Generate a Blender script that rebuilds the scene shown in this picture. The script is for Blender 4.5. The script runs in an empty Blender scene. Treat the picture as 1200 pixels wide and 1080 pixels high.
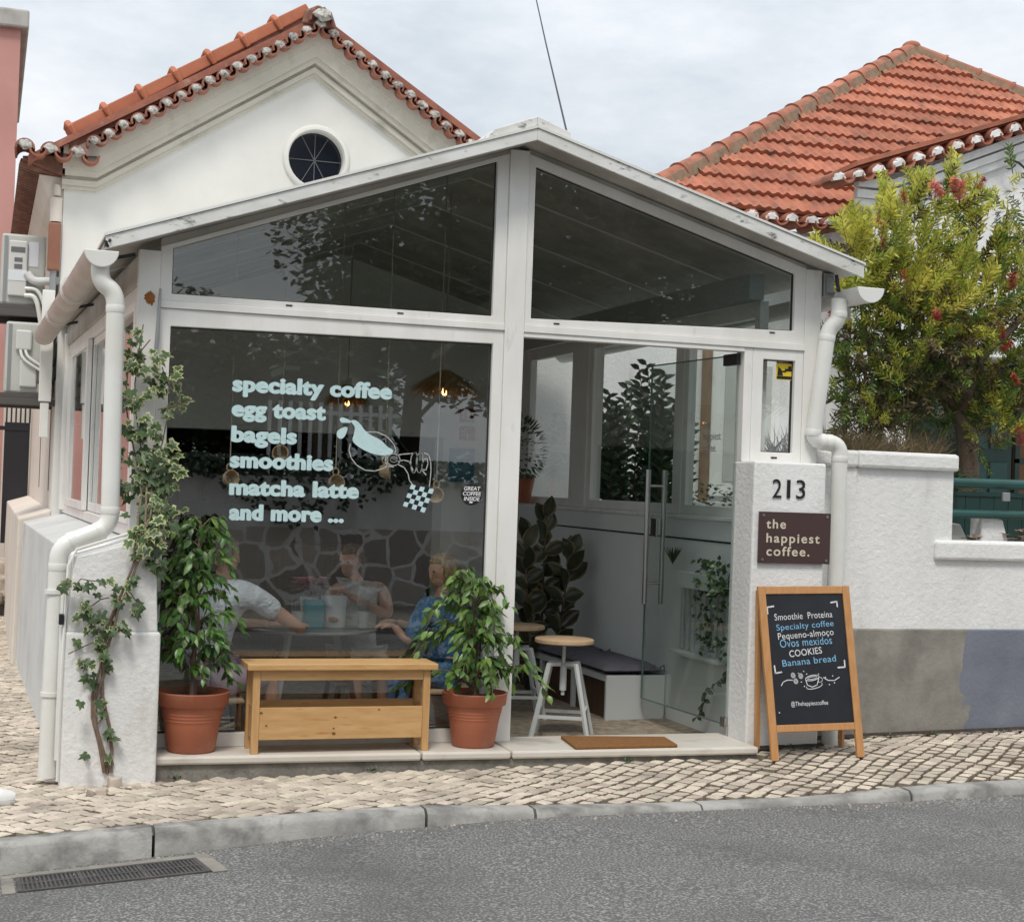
import bpy, bmesh, math, random
import numpy as np
from mathutils import Vector, Matrix
R = math.radians
rnd = random.Random(7)
S = bpy.context.scene
COL = S.collection

# ------------------------------------------------------------------ camera
F_PX, W_PX, H_PX = 1850.0, 1200.0, 1080.0
YAW, PITCH, ROLL = R(18.5), math.atan(27 / 1850.0), R(2.0)
CAM = Vector((-2.974, -8.755, 1.5))
FW = Vector((math.sin(YAW) * math.cos(PITCH), math.cos(YAW) * math.cos(PITCH), math.sin(PITCH)))
_r0 = Vector((math.cos(YAW), -math.sin(YAW), 0)); _u0 = _r0.cross(FW)
RT = _r0 * math.cos(ROLL) + _u0 * math.sin(ROLL)
UP = -_r0 * math.sin(ROLL) + _u0 * math.cos(ROLL)
cd = bpy.data.cameras.new('camera'); cam = bpy.data.objects.new('camera', cd); COL.objects.link(cam)
cd.sensor_fit = 'HORIZONTAL'; cd.sensor_width = 36.0; cd.lens = F_PX / W_PX * 36.0
cd.clip_start = 0.05; cd.clip_end = 500
_m = Matrix((RT, UP, -FW)).transposed().to_4x4(); _m.translation = CAM
cam.matrix_world = _m
S.camera = cam

# ------------------------------------------------------------------ sky and sun (overcast)
SUN_EL, SUN_AZ = R(58), R(205)          # azimuth from +Y clockwise: the sun stands behind the camera's left
w = bpy.data.worlds.new('World'); S.world = w; w.use_nodes = True
nt = w.node_tree; nt.nodes.clear()
def N(t, tree, **k):
    n = tree.nodes.new(t)
    for a, b in k.items():
        setattr(n, a, b)
    return n
wo = N('ShaderNodeOutputWorld', nt); bg = N('ShaderNodeBackground', nt); bg.inputs['Strength'].default_value = 0.1
sky = N('ShaderNodeTexSky', nt, sky_type='NISHITA', sun_disc=False, sun_elevation=SUN_EL, sun_rotation=SUN_AZ)
tc = N('ShaderNodeTexCoord', nt); mp = N('ShaderNodeMapping', nt); mp.inputs['Scale'].default_value = (1.4, 1.4, 3.4)
nz = N('ShaderNodeTexNoise', nt); nz.inputs['Scale'].default_value = 2.3; nz.inputs['Detail'].default_value = 7; nz.inputs['Roughness'].default_value = 0.62
rp = N('ShaderNodeValToRGB', nt)
rp.color_ramp.elements[0].position = 0.33; rp.color_ramp.elements[0].color = (4.0, 4.5, 5.0, 1)
rp.color_ramp.elements[1].position = 0.68; rp.color_ramp.elements[1].color = (7.0, 7.15, 7.35, 1)
sp = N('ShaderNodeSeparateXYZ', nt)
mr = N('ShaderNodeMapRange', nt); mr.inputs['From Min'].default_value = 0.2; mr.inputs['From Max'].default_value = 1.0
mr.inputs['To Min'].default_value = 1.0; mr.inputs['To Max'].default_value = 1.8
ml = N('ShaderNodeMix', nt, data_type='RGBA', blend_type='MULTIPLY'); ml.inputs[0].default_value = 1
mx = N('ShaderNodeMix', nt, data_type='RGBA'); mx.inputs[0].default_value = 0.93
L = nt.links.new
L(tc.outputs['Generated'], mp.inputs['Vector']); L(mp.outputs['Vector'], nz.inputs['Vector']); L(nz.outputs['Fac'], rp.inputs['Fac'])
L(tc.outputs['Generated'], sp.inputs[0]); L(sp.outputs['Z'], mr.inputs['Value'])
L(rp.outputs['Color'], ml.inputs[6]); L(mr.outputs['Result'], ml.inputs[7])
L(sky.outputs['Color'], mx.inputs[6]); L(ml.outputs[2], mx.inputs[7])
L(mx.outputs[2], bg.inputs['Color']); L(bg.outputs[0], wo.inputs['Surface'])
sl = bpy.data.lights.new('sun', 'SUN'); sl.energy = 1.5; sl.angle = R(14); sl.color = (1.0, 0.945, 0.86)
sun = bpy.data.objects.new('sun', sl); COL.objects.link(sun)
_sd = Vector((math.sin(SUN_AZ) * math.cos(SUN_EL), math.cos(SUN_AZ) * math.cos(SUN_EL), math.sin(SUN_EL)))
sun.rotation_euler = (-_sd).to_track_quat('-Z', 'Y').to_euler()
sun.location = _sd * 40

S.render.engine = 'CYCLES'
S.view_settings.view_transform = 'Standard'; S.view_settings.look = 'None'
S.view_settings.exposure = 0.5; S.view_settings.gamma = 1.0; S.view_settings.use_curve_mapping = False
S.cycles.use_denoising = True
S.cycles.max_bounces = 10; S.cycles.transparent_max_bounces = 24; S.cycles.diffuse_bounces = 4; S.cycles.glossy_bounces = 5
S.cycles.sample_clamp_indirect = 6.0

# ------------------------------------------------------------------ helpers
def ray(px, py):
    d = FW * F_PX + RT * (px - W_PX / 2) - UP * (py - H_PX / 2)
    return d.normalized()
def P(px, py, Y=None, X=None, Z=None):
    """where the sight line of a measured photo point meets the real plane it lies on"""
    d = ray(px, py)
    if Y is not None: t = (Y - CAM.y) / d.y
    elif X is not None: t = (X - CAM.x) / d.x
    else: t = (Z - CAM.z) / d.z
    return CAM + d * t

class MB:
    def __init__(self): self.v = []; self.f = []; self.m = []
    def add(self, vs, fs, mi=0):
        o = len(self.v); self.v += [tuple(v) for v in vs]
        for f in fs: self.f.append(tuple(i + o for i in f)); self.m.append(mi)
        return self
    def box(self, x0, y0, z0, x1, y1, z1, mi=0):
        return self.add([(x0,y0,z0),(x1,y0,z0),(x1,y1,z0),(x0,y1,z0),(x0,y0,z1),(x1,y0,z1),(x1,y1,z1),(x0,y1,z1)],
                 [(0,3,2,1),(4,5,6,7),(0,1,5,4),(1,2,6,5),(2,3,7,6),(3,0,4,7)], mi)
    def hexa(self, b, t, mi=0):
        return self.add(list(b) + list(t), [(0,3,2,1),(4,5,6,7),(0,1,5,4),(1,2,6,5),(2,3,7,6),(3,0,4,7)], mi)
    def prism(self, poly, y0, y1, mi=0):                # poly in (x,z), extruded along y
        n = len(poly)
        return self.add([(x, y0, z) for x, z in poly] + [(x, y1, z) for x, z in poly],
                 [tuple(range(n)), tuple(range(2*n-1, n-1, -1))] + [(i, i+n, (i+1) % n + n, (i+1) % n) for i in range(n)], mi)
    def prismz(self, poly, z0, z1, mi=0):
        n = len(poly)
        return self.add([(x, y, z0) for x, y in poly] + [(x, y, z1) for x, y in poly],
                 [tuple(range(n-1, -1, -1)), tuple(range(n, 2*n))] + [(i, (i+1) % n, (i+1) % n + n, i+n) for i in range(n)], mi)
    def ring(self, outer, inner, y0, y1, mi=0):         # frame with a hole, both polys in (x,z)
        n = len(outer); vs = []
        for p, y in ((outer, y0), (inner, y0), (outer, y1), (inner, y1)): vs += [(a, y, b) for a, b in p]
        fs = []
        for i in range(n):
            j = (i+1) % n
            fs += [(i, j, n+j, n+i), (2*n+i, 3*n+i, 3*n+j, 2*n+j), (i, 2*n+i, 2*n+j, j), (n+i, n+j, 3*n+j, 3*n+i)]
        return self.add(vs, fs, mi)
    def bar(self, p, q, w_, d_, up=(0,0,1), mi=0):
        p, q = Vector(p), Vector(q); a = (q-p).normalized(); u = Vector(up)
        s = a.cross(u)
        if s.length < 1e-4: s = a.cross(Vector((0,1,0)))
        s.normalize(); u = s.cross(a).normalized(); s *= w_/2; u *= d_/2
        return self.hexa([p-s-u, p+s-u, p+s+u, p-s+u], [q-s-u, q+s-u, q+s+u, q-s+u], mi)
    def tube(self, pts, r, n=8, cap=True, mi=0, sy=1.0):
        pts = [Vector(p) for p in pts]; k = len(pts); rs = r if isinstance(r, (list, tuple)) else [r]*k
        vs = []; prev = None
        for i, p in enumerate(pts):
            a = (pts[min(i+1, k-1)] - pts[max(i-1, 0)])
            if a.length < 1e-9: a = Vector((0,0,1))
            a.normalize()
            if prev is None:
                s = a.cross(Vector((0,0,1)))
                if s.length < 1e-3: s = a.cross(Vector((0,1,0)))
                s.normalize()
            else:
                s = prev - a * prev.dot(a)
                if s.length < 1e-6: s = a.orthogonal()
                s.normalize()
            prev = s; u = a.cross(s)
            for j in range(n):
                t = 2*math.pi*j/n
                vs.append(p + s*(math.cos(t)*rs[i]) + u*(math.sin(t)*rs[i]*sy))
        fs = [(i*n+j, i*n+(j+1) % n, (i+1)*n+(j+1) % n, (i+1)*n+j) for i in range(k-1) for j in range(n)]
        if cap: fs += [tuple(range(n-1, -1, -1)), tuple((k-1)*n+j for j in range(n))]
        return self.add(vs, fs, mi)
    def lathe(self, prof, c=(0,0,0), n=28, mi=0, M=None, wob=0, rg=None):
        vs = []
        for r_, z in prof:
            for j in range(n):
                t = 2*math.pi*j/n
                v = Vector((r_*math.cos(t), r_*math.sin(t), z))
                if M is not None: v = M @ v
                vs.append(v + Vector(c))
        k = len(prof)
        fs = [(i*n+j, i*n+(j+1) % n, (i+1)*n+(j+1) % n, (i+1)*n+j) for i in range(k-1) for j in range(n)]
        if prof[0][0] > 1e-5: fs.append(tuple(range(n-1, -1, -1)))
        if prof[-1][0] > 1e-5: fs.append(tuple((k-1)*n+j for j in range(n)))
        return self.add(vs, fs, mi)
    def ell(self, c, rx, ry, rz, n=14, k=9, mi=0, M=None):
        c = Vector(c); vs = []
        for i in range(k+1):
            a = math.pi*i/k - math.pi/2
            for j in range(n):
                t = 2*math.pi*j/n
                v = Vector((rx*math.cos(a)*math.cos(t), ry*math.cos(a)*math.sin(t), rz*math.sin(a)))
                vs.append((M @ v if M is not None else v) + c)
        fs = [(i*n+j, i*n+(j+1) % n, (i+1)*n+(j+1) % n, (i+1)*n+j) for i in range(k) for j in range(n)]
        return self.add(vs, fs, mi)
    def leaf(self, p, d, nrm, ln, wd, fold=0.25, curl=0.15, mi=0):
        d = Vector(d).normalized(); nrm = Vector(nrm); s = d.cross(nrm)
        if s.length < 1e-4: s = d.orthogonal()
        s.normalize(); u = s.cross(d).normalized(); p = Vector(p)
        h = wd/2
        def pt(a, b, c): return p + d*(ln*a) + s*(h*b) + u*(h*c)
        c2 = -curl*ln/h
        vs = [pt(0,0,0), pt(.3,.85,fold), pt(.62,.8,fold+c2*.35), pt(1,0,c2), pt(.62,-.8,fold+c2*.35), pt(.3,-.85,fold), pt(.3,0,0), pt(.62,0,c2*.3)]
        return self.add(vs, [(0,6,1),(6,7,2,1),(7,3,2),(0,5,6),(6,5,4,7),(7,4,3)], mi)
    def sliver(self, p, d, nrm, ln, wd, mi=0):
        d = Vector(d).normalized(); s = d.cross(Vector(nrm))
        if s.length < 1e-4: s = d.orthogonal()
        s.normalize(); p = Vector(p); s = s*(wd/2)
        return self.add([p - s*.4, p + s*.4, p + d*(ln*.5) + s, p + d*ln, p + d*(ln*.5) - s], [(0,1,2,4),(4,2,3)], mi)
    def build(self, name, mats, parent=None, smooth=False, bevel=0.0, label=None, ang=40, fix=True):
        me = bpy.data.meshes.new(name)
        o = Vector((0,0,0))
        if parent is not None:
            q = parent
            while q.parent is not None: q = q.parent
            o = q.location
        me.from_pydata([(a-o.x, b-o.y, c-o.z) for a, b, c in self.v], [], self.f)
        ms = mats if isinstance(mats, (list, tuple)) else [mats]
        for m_ in ms: me.materials.append(m_)
        me.polygons.foreach_set('material_index', self.m)
        if fix:
            bm = bmesh.new(); bm.from_mesh(me); bmesh.ops.recalc_face_normals(bm, faces=bm.faces); bm.to_mesh(me); bm.free()
        if smooth:
            me.polygons.foreach_set('use_smooth', [True]*len(me.polygons)); me.set_sharp_from_angle(angle=R(ang))
        me.update()
        ob = bpy.data.objects.new(name, me); COL.objects.link(ob)
        if parent is not None: ob.parent = parent
        if bevel > 0:
            b = ob.modifiers.new('bevel', 'BEVEL'); b.width = bevel; b.segments = 2; b.limit_method = 'ANGLE'; b.angle_limit = R(50)
        if label: ob['label'] = label
        return ob

def tag(o, label, cat, group=None):
    o['label'] = label; o['category'] = cat
    if group: o['group'] = group
    return o
def thing(name, label, cat, loc=(0,0,0), group=None):
    o = bpy.data.objects.new(name, None); COL.objects.link(o); o.location = loc; o.empty_display_size = 0.1
    return tag(o, label, cat, group)
def structure(o, kind='structure'):
    o['kind'] = kind; return o
def copy_thing(o, loc, label=None, rotz=0.0):
    c = o.copy(); COL.objects.link(c); c.location = loc; c.rotation_euler = (0, 0, rotz)
    if label: c['label'] = label
    def rec(a, b):
        for ch in list(a.children):
            k = ch.copy(); COL.objects.link(k); k.parent = b; rec(ch, k)
    rec(o, c)
    return c

# ------------------------------------------------------------------ materials
def mat(name, col, rough=0.6, col2=None, nscale=3.0, lo=0.4, hi=0.65, dirt=None, dscale=6.0, dlo=0.6, dhi=0.8, bump=0.0, bscale=60.0,
        metal=0.0, island=0.0, transl=0.0, spec=0.5, stretch=(1,1,1), bdist=0.004, emit=None, estr=1.0, detail=6, hue=0.0):
    m = bpy.data.materials.new(name); m.use_nodes = True; t = m.node_tree; t.nodes.clear(); L = t.links.new
    out = N('ShaderNodeOutputMaterial', t); b = N('ShaderNodeBsdfPrincipled', t)
    b.inputs['Roughness'].default_value = rough; b.inputs['Metallic'].default_value = metal; b.inputs['Specular IOR Level'].default_value = spec
    co = N('ShaderNodeTexCoord', t); mpn = N('ShaderNodeMapping', t); mpn.inputs['Scale'].default_value = stretch; L(co.outputs['Object'], mpn.inputs['Vector'])
    rgb = N('ShaderNodeRGB', t); rgb.outputs[0].default_value = (*col, 1); cur = rgb.outputs[0]
    def noise(sc, d=detail, vec=None):
        n = N('ShaderNodeTexNoise', t); n.inputs['Scale'].default_value = sc; n.inputs['Detail'].default_value = d; n.inputs['Roughness'].default_value = 0.6
        L(vec or mpn.outputs['Vector'], n.inputs['Vector']); return n.outputs['Fac']
    def mixc(a, bcol, fac, lo_, hi_):
        mrn = N('ShaderNodeMapRange', t); mrn.inputs['From Min'].default_value = lo_; mrn.inputs['From Max'].default_value = hi_; L(fac, mrn.inputs['Value'])
        x = N('ShaderNodeMix', t, data_type='RGBA'); L(mrn.outputs[0], x.inputs[0]); L(a, x.inputs[6]); x.inputs[7].default_value = (*bcol, 1); return x.outputs[2]
    if col2: cur = mixc(cur, col2, noise(nscale), lo, hi)
    if dirt: cur = mixc(cur, dirt, noise(dscale, 9), dlo, dhi)
    if island > 0:
        g = N('ShaderNodeNewGeometry', t); h = N('ShaderNodeHueSaturation', t)
        mrn = N('ShaderNodeMapRange', t); mrn.inputs['To Min'].default_value = 1 - island; mrn.inputs['To Max'].default_value = 1 + island
        L(g.outputs['Random Per Island'], mrn.inputs['Value']); L(mrn.outputs[0], h.inputs['Value'])
        if hue > 0:
            wn = N('ShaderNodeTexWhiteNoise', t, noise_dimensions='1D'); L(g.outputs['Random Per Island'], wn.inputs['W'])
            mr2 = N('ShaderNodeMapRange', t); mr2.inputs['To Min'].default_value = .5 - hue; mr2.inputs['To Max'].default_value = .5 + hue
            L(wn.outputs['Value'], mr2.inputs['Value']); L(mr2.outputs[0], h.inputs['Hue'])
        L(cur, h.inputs['Color']); cur = h.outputs['Color']
    L(cur, b.inputs['Base Color'])
    if bump > 0:
        bp = N('ShaderNodeBump', t); bp.inputs['Strength'].default_value = bump; bp.inputs['Distance'].default_value = bdist
        L(noise(bscale, 4, co.outputs['Object']), bp.inputs['Height']); L(bp.outputs[0], b.inputs['Normal'])
    sh = b.outputs[0]
    if transl > 0:
        tr = N('ShaderNodeBsdfTranslucent', t); L(cur, tr.inputs['Color']); ms = N('ShaderNodeMixShader', t); ms.inputs[0].default_value = transl
        L(sh, ms.inputs[1]); L(tr.outputs[0], ms.inputs[2]); sh = ms.outputs[0]
    if emit: b.inputs['Emission Color'].default_value = (*emit, 1); b.inputs['Emission Strength'].default_value = estr
    L(sh, out.inputs['Surface']); return m

def glass_mat(name, tint, base=0.05):
    """a thin clear pane: straight-through light, mirror reflection rising at glancing angles"""
    m = bpy.data.materials.new(name); m.use_nodes = True; t = m.node_tree; t.nodes.clear(); L = t.links.new
    out = N('ShaderNodeOutputMaterial', t); tr = N('ShaderNodeBsdfTransparent', t); tr.inputs['Color'].default_value = (*tint, 1)
    gl = N('ShaderNodeBsdfGlossy', t); gl.inputs['Roughness'].default_value = 0.0; gl.inputs['Color'].default_value = (1,1,1,1)
    lw = N('ShaderNodeLayerWeight', t); lw.inputs['Blend'].default_value = 0.5
    pw = N('ShaderNodeMath', t, operation='POWER'); pw.inputs[1].default_value = 5; L(lw.outputs['Facing'], pw.inputs[0])
    ma = N('ShaderNodeMath', t, operation='MULTIPLY_ADD'); ma.inputs[1].default_value = 1-base; ma.inputs[2].default_value = base; L(pw.outputs[0], ma.inputs[0])
    ms = N('ShaderNodeMixShader', t); L(ma.outputs[0], ms.inputs[0]); L(tr.outputs[0], ms.inputs[1]); L(gl.outputs[0], ms.inputs[2])
    L(ms.outputs[0], out.inputs['Surface']); return m

M = {}
M['stucco'] = mat('white_stucco', (.77,.765,.75), .85, col2=(.67,.665,.645), nscale=2.2, dirt=(.44,.42,.38), dscale=4.5, dlo=.60, dhi=.86, bump=.55, bscale=30, bdist=.012, stretch=(1,1,.3))
M['smooth_plaster'] = mat('painted_plaster', (.75,.745,.71), .8, col2=(.66,.655,.62), nscale=.9, dirt=(.5,.48,.42), dscale=2.6, dlo=.64, dhi=.9, bump=.25, bscale=70)
M['cream_plaster'] = mat('cream_plaster', (.70,.64,.57), .85, col2=(.63,.57,.50), nscale=1.1, dirt=(.42,.38,.34), dscale=3, dlo=.62, dhi=.85, bump=.5, bscale=50)
M['frame'] = mat('white_aluminium', (.80,.79,.76), .38, col2=(.71,.695,.65), nscale=2.2, dirt=(.44,.39,.32), dscale=8, dlo=.62, dhi=.92, stretch=(1.4,1.4,.4))
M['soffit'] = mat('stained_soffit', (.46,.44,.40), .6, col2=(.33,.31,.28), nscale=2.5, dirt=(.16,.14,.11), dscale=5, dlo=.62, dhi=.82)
M['fascia'] = mat('weathered_fascia', (.72,.72,.70), .5, col2=(.58,.57,.53), nscale=3, dirt=(.10,.10,.085), dscale=10, dlo=.60, dhi=.72, stretch=(1,1,2.2))
M['pvc'] = mat('white_pvc', (.74,.74,.71), .35, col2=(.67,.66,.61), nscale=1.8, dirt=(.5,.47,.40), dscale=5, dlo=.66, dhi=.9)
M['gutter_brown'] = mat('faded_gutter', (.48,.40,.35), .5, col2=(.58,.52,.47), nscale=3)
M['glass'] = glass_mat('window_glass', (.945,.96,.955), .085)
M['glass_side'] = glass_mat('side_window_glass', (.94,.96,.955), .05)
M['glass_dark'] = glass_mat('gable_glass', (.80,.83,.82), .07)
M['glass_door'] = glass_mat('door_glass', (.92,.95,.94), .075)
M['glass_clear'] = glass_mat('drinking_glass', (.93,.95,.95), .06)
M['rubber'] = mat('black_rubber', (.02,.02,.02), .6)
M['dark_glass'] = mat('dark_window', (.012,.014,.022), .08, spec=.6)
M['tile'] = mat('terracotta_tile', (.42,.155,.09), .8, col2=(.30,.10,.058), nscale=2.5, dirt=(.16,.085,.06), dscale=6, dlo=.50, dhi=.74, bump=.4, bscale=45, island=.16)
M['tile_orange'] = mat('orange_ridge_tile', (.44,.145,.075), .75, col2=(.36,.11,.055), nscale=3, dirt=(.25,.09,.05), dscale=9, dlo=.6, dhi=.8, bump=.3)
M['tile_old'] = mat('old_barrel_tile', (.33,.13,.085), .85, col2=(.22,.085,.06), nscale=5, dirt=(.36,.30,.25), dscale=9, dlo=.58, dhi=.8, bump=.5, island=.18)
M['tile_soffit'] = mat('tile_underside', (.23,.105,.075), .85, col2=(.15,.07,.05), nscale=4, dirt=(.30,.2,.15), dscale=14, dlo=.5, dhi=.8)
M['mortar'] = mat('rough_mortar', (.58,.56,.52), .95, col2=(.30,.28,.255), nscale=16, dirt=(.10,.085,.075), dscale=24, dlo=.5, dhi=.66, bump=1, bscale=60, bdist=.012)
M['limewash'] = mat('limewashed_mortar', (.78,.78,.77), .9, col2=(.62,.61,.59), nscale=10, bump=.5)
M['hip_mortar'] = mat('brown_mortar', (.25,.17,.11), .95, col2=(.18,.12,.08), nscale=9, bump=.6)
M['pink'] = mat('pink_render', (.54,.29,.26), .9, col2=(.48,.25,.22), nscale=1.2, bump=.35, bscale=60)
M['grey_stone'] = mat('grey_stone', (.44,.43,.41), .85, col2=(.34,.33,.31), nscale=4, bump=.3)
M['marble'] = mat('threshold_marble', (.56,.51,.44), .45, col2=(.63,.60,.54), nscale=2.2, dirt=(.36,.31,.26), dscale=5, dlo=.58, dhi=.8, stretch=(.5,1,1))
M['concrete'] = mat('rough_concrete', (.26,.24,.205), .95, col2=(.16,.15,.13), nscale=5, dirt=(.09,.085,.075), dscale=13, dlo=.55, dhi=.8, bump=.9, bscale=50, bdist=.008)
M['kerb'] = mat('kerb_stone', (.36,.35,.325), .9, col2=(.23,.225,.21), nscale=4, dirt=(.10,.097,.09), dscale=6, dlo=.48, dhi=.72, bump=.7, bscale=55, bdist=.006)
M['cobble'] = mat('limestone_cobble', (.55,.475,.385), .7, col2=(.44,.38,.31), nscale=9, dirt=(.27,.225,.18), dscale=1.8, dlo=.50, dhi=.80, bump=.4, bscale=60, island=.24, hue=.014)
M['joint'] = mat('sandy_joint', (.30,.25,.19), 1, col2=(.16,.13,.10), nscale=18, bump=.6)
M['soil'] = mat('dark_soil', (.05,.035,.025), 1, col2=(.03,.022,.016), nscale=30, bump=1, bscale=120)
M['pot'] = mat('terracotta_plastic', (.40,.125,.062), .55, col2=(.34,.105,.055), nscale=3.5, dirt=(.44,.25,.17), dscale=6, dlo=.58, dhi=.85, bump=.08, bscale=90)
M['pine'] = mat('pine_wood', (.57,.35,.155), .5, col2=(.47,.265,.10), nscale=2.2, lo=.35, hi=.7, dirt=(.36,.16,.045), dscale=2.5, dlo=.58, dhi=.78, stretch=(2.2,14,14))
M['pine_v'] = mat('pine_wood_upright', (.55,.33,.145), .5, col2=(.45,.245,.09), nscale=2.2, lo=.35, hi=.7, stretch=(14,14,2.2))
M['knot'] = mat('pine_knot', (.17,.07,.02), .6)
M['oak'] = mat('board_wood', (.50,.255,.10), .5, col2=(.41,.195,.068), nscale=2.5, lo=.35, hi=.7, stretch=(16,16,2))
M['chalkboard'] = mat('chalkboard', (.007,.008,.013), .5, col2=(.012,.014,.02), nscale=4)
M['chalk_white'] = mat('white_chalk', (.66,.66,.66), .95, col2=(.42,.42,.43), nscale=60, lo=.45, hi=.75)
M['chalk_blue'] = mat('blue_chalk', (.20,.42,.60), .95, col2=(.12,.27,.40), nscale=60, lo=.45, hi=.75)
M['brown_sign'] = mat('brown_sign', (.062,.034,.032), .45, col2=(.055,.03,.028), nscale=2)
M['cream_letter'] = mat('cream_letter', (.62,.54,.42), .6)
M['steel'] = mat('brushed_steel', (.50,.49,.47), .28, metal=1.0, stretch=(30,30,1), col2=(.40,.39,.37), nscale=4)
M['dark_metal'] = mat('dark_metal', (.06,.06,.062), .45, metal=.6)
M['iron'] = mat('cast_iron', (.05,.047,.047), .75, col2=(.085,.075,.07), nscale=9, bump=.4)
M['grey_metal'] = mat('grey_bracket', (.30,.31,.31), .45, metal=.5)
M['coir'] = mat('coir_mat', (.27,.125,.038), 1, col2=(.18,.078,.022), nscale=60, lo=.35, hi=.7, bump=1, bscale=200, bdist=.006)
M['vinyl'] = mat('pale_vinyl', (.52,.69,.70), .5, col2=(.44,.60,.61), nscale=30, lo=.45, hi=.75)
M['vinyl_line'] = mat('pale_vinyl_line', (.46,.47,.44), .5)
M['black'] = mat('black_paint', (.012,.012,.014), .45)
M['white'] = mat('white_paint', (.76,.76,.75), .5)
M['red'] = mat('red_sign', (.26,.018,.018), .5)
M['blue_poster'] = mat('blue_poster', (.035,.20,.34), .5, col2=(.05,.26,.40), nscale=3)
M['yellow'] = mat('yellow_sign', (.72,.52,.02), .5)
M['inner_wall'] = mat('interior_wall', (.74,.75,.74), .8, col2=(.69,.70,.69), nscale=1.2)
M['ceiling'] = mat('ceiling_panel', (.40,.41,.40), .6, col2=(.35,.36,.35), nscale=1.5)
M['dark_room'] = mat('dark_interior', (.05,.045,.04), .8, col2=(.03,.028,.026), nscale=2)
M['floor_in'] = mat('terrazzo_floor', (.075,.077,.08), .5, col2=(.34,.34,.34), nscale=75, lo=.52, hi=.6)
M['grey_white'] = mat('grey_white_paint', (.52,.54,.53), .5)
M['brown_wood'] = mat('dark_walnut', (.085,.042,.025), .55, col2=(.055,.027,.016), nscale=3, stretch=(10,10,1.5))
M['cushion'] = mat('grey_cushion', (.125,.122,.145), .9, col2=(.095,.093,.115), nscale=9, bump=.4, bscale=200)
M['light_wood'] = mat('birch_wood', (.52,.37,.23), .5, col2=(.44,.30,.18), nscale=3, stretch=(3,14,14))
M['straw'] = mat('straw_shade', (.42,.27,.11), .9, col2=(.28,.17,.065), nscale=20, transl=.3, island=.25)
M['bulb'] = mat('glowing_filament', (1,.6,.2), .4, emit=(1,.50,.14), estr=14)
M['cord'] = mat('pale_cord', (.34,.30,.24), .8)
M['cup_wood'] = mat('hanging_cup_clay', (.34,.24,.14), .55)
M['skin'] = mat('skin', (.50,.27,.18), .55, col2=(.45,.235,.155), nscale=8)
M['hair_brown'] = mat('brown_hair', (.10,.055,.035), .6, col2=(.22,.13,.08), nscale=60, stretch=(1,1,.12), bump=1, bscale=90, bdist=.01)
M['hair_blond'] = mat('blond_hair', (.46,.32,.16), .6, col2=(.24,.15,.065), nscale=60, stretch=(1,1,.12), bump=1, bscale=90, bdist=.01)
M['cloth_white'] = mat('white_cotton', (.74,.77,.82), .9, col2=(.66,.69,.75), nscale=6, bump=1, bscale=11, bdist=.05)
M['cloth_cream'] = mat('cream_cotton', (.70,.70,.68), .9, col2=(.60,.60,.58), nscale=8, bump=1, bscale=12, bdist=.05)
M['denim'] = mat('blue_denim', (.06,.16,.32), .9, col2=(.045,.12,.25), nscale=8, bump=1, bscale=12, bdist=.05)
M['cloth_pink'] = mat('lilac_cotton', (.48,.36,.44), .9, col2=(.42,.31,.39), nscale=6)
M['eye'] = mat('dark_eye', (.02,.015,.012), .3)
M['teal'] = mat('teal_box', (.05,.26,.31), .5)
M['pink_flower'] = mat('pink_petal', (.80,.30,.44), .7, col2=(.78,.38,.46), nscale=30, island=.2, transl=.3)
M['pale_pink'] = mat('pale_pink_petal', (.76,.48,.46), .7, island=.15, transl=.3)
M['leaf_ficus'] = mat('ficus_leaf', (.08,.17,.034), .38, col2=(.05,.12,.024), nscale=5, island=.45, hue=.02, transl=.22)
M['leaf_ficus_light'] = mat('ficus_leaf_young', (.135,.225,.045), .36, col2=(.09,.17,.035), nscale=5, island=.35, hue=.02, transl=.28)
M['leaf_ivy'] = mat('ivy_leaf', (.035,.068,.022), .45, col2=(.06,.10,.034), nscale=20, island=.4, transl=.12)
M['leaf_ivy_edge'] = mat('ivy_leaf_margin', (.34,.36,.16), .5, island=.3, transl=.15)
M['bark'] = mat('bark', (.12,.085,.06), .95, col2=(.19,.145,.11), nscale=9, bump=1, bscale=60, stretch=(1,1,.3), bdist=.01)
M['stem'] = mat('ivy_stem', (.15,.10,.07), .9, col2=(.22,.16,.12), nscale=20)
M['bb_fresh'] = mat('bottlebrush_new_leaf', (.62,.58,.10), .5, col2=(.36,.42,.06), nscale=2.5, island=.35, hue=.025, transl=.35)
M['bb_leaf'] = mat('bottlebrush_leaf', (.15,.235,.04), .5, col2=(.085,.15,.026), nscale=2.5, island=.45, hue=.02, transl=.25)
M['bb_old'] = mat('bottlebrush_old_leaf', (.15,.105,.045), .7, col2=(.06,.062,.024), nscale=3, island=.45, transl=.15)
M['bb_red'] = mat('bottlebrush_flower', (.50,.065,.05), .7, col2=(.62,.20,.11), nscale=20, island=.3, transl=.2)
M['leaf_shrub'] = mat('shrub_leaf', (.05,.095,.035), .4, col2=(.035,.07,.026), nscale=4, island=.4, transl=.2)
M['leaf_dark'] = mat('dark_leaf', (.022,.045,.018), .4, col2=(.03,.06,.022), nscale=4, island=.4, transl=.15)
M['leaf_mid'] = mat('mid_leaf', (.05,.085,.03), .5, island=.45, hue=.02, transl=.2)
M['leaf_var'] = mat('rubber_leaf', (.035,.05,.026), .3, col2=(.075,.062,.034), nscale=9, island=.4)
M['leaf_var_edge'] = mat('rubber_leaf_margin', (.20,.18,.10), .35, island=.2)
M['dry_grass'] = mat('dry_grass', (.13,.095,.05), .9, island=.5, hue=.03, transl=.2)
M['palm'] = mat('palm_leaf', (.05,.085,.045), .5, island=.4, transl=.15)
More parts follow.
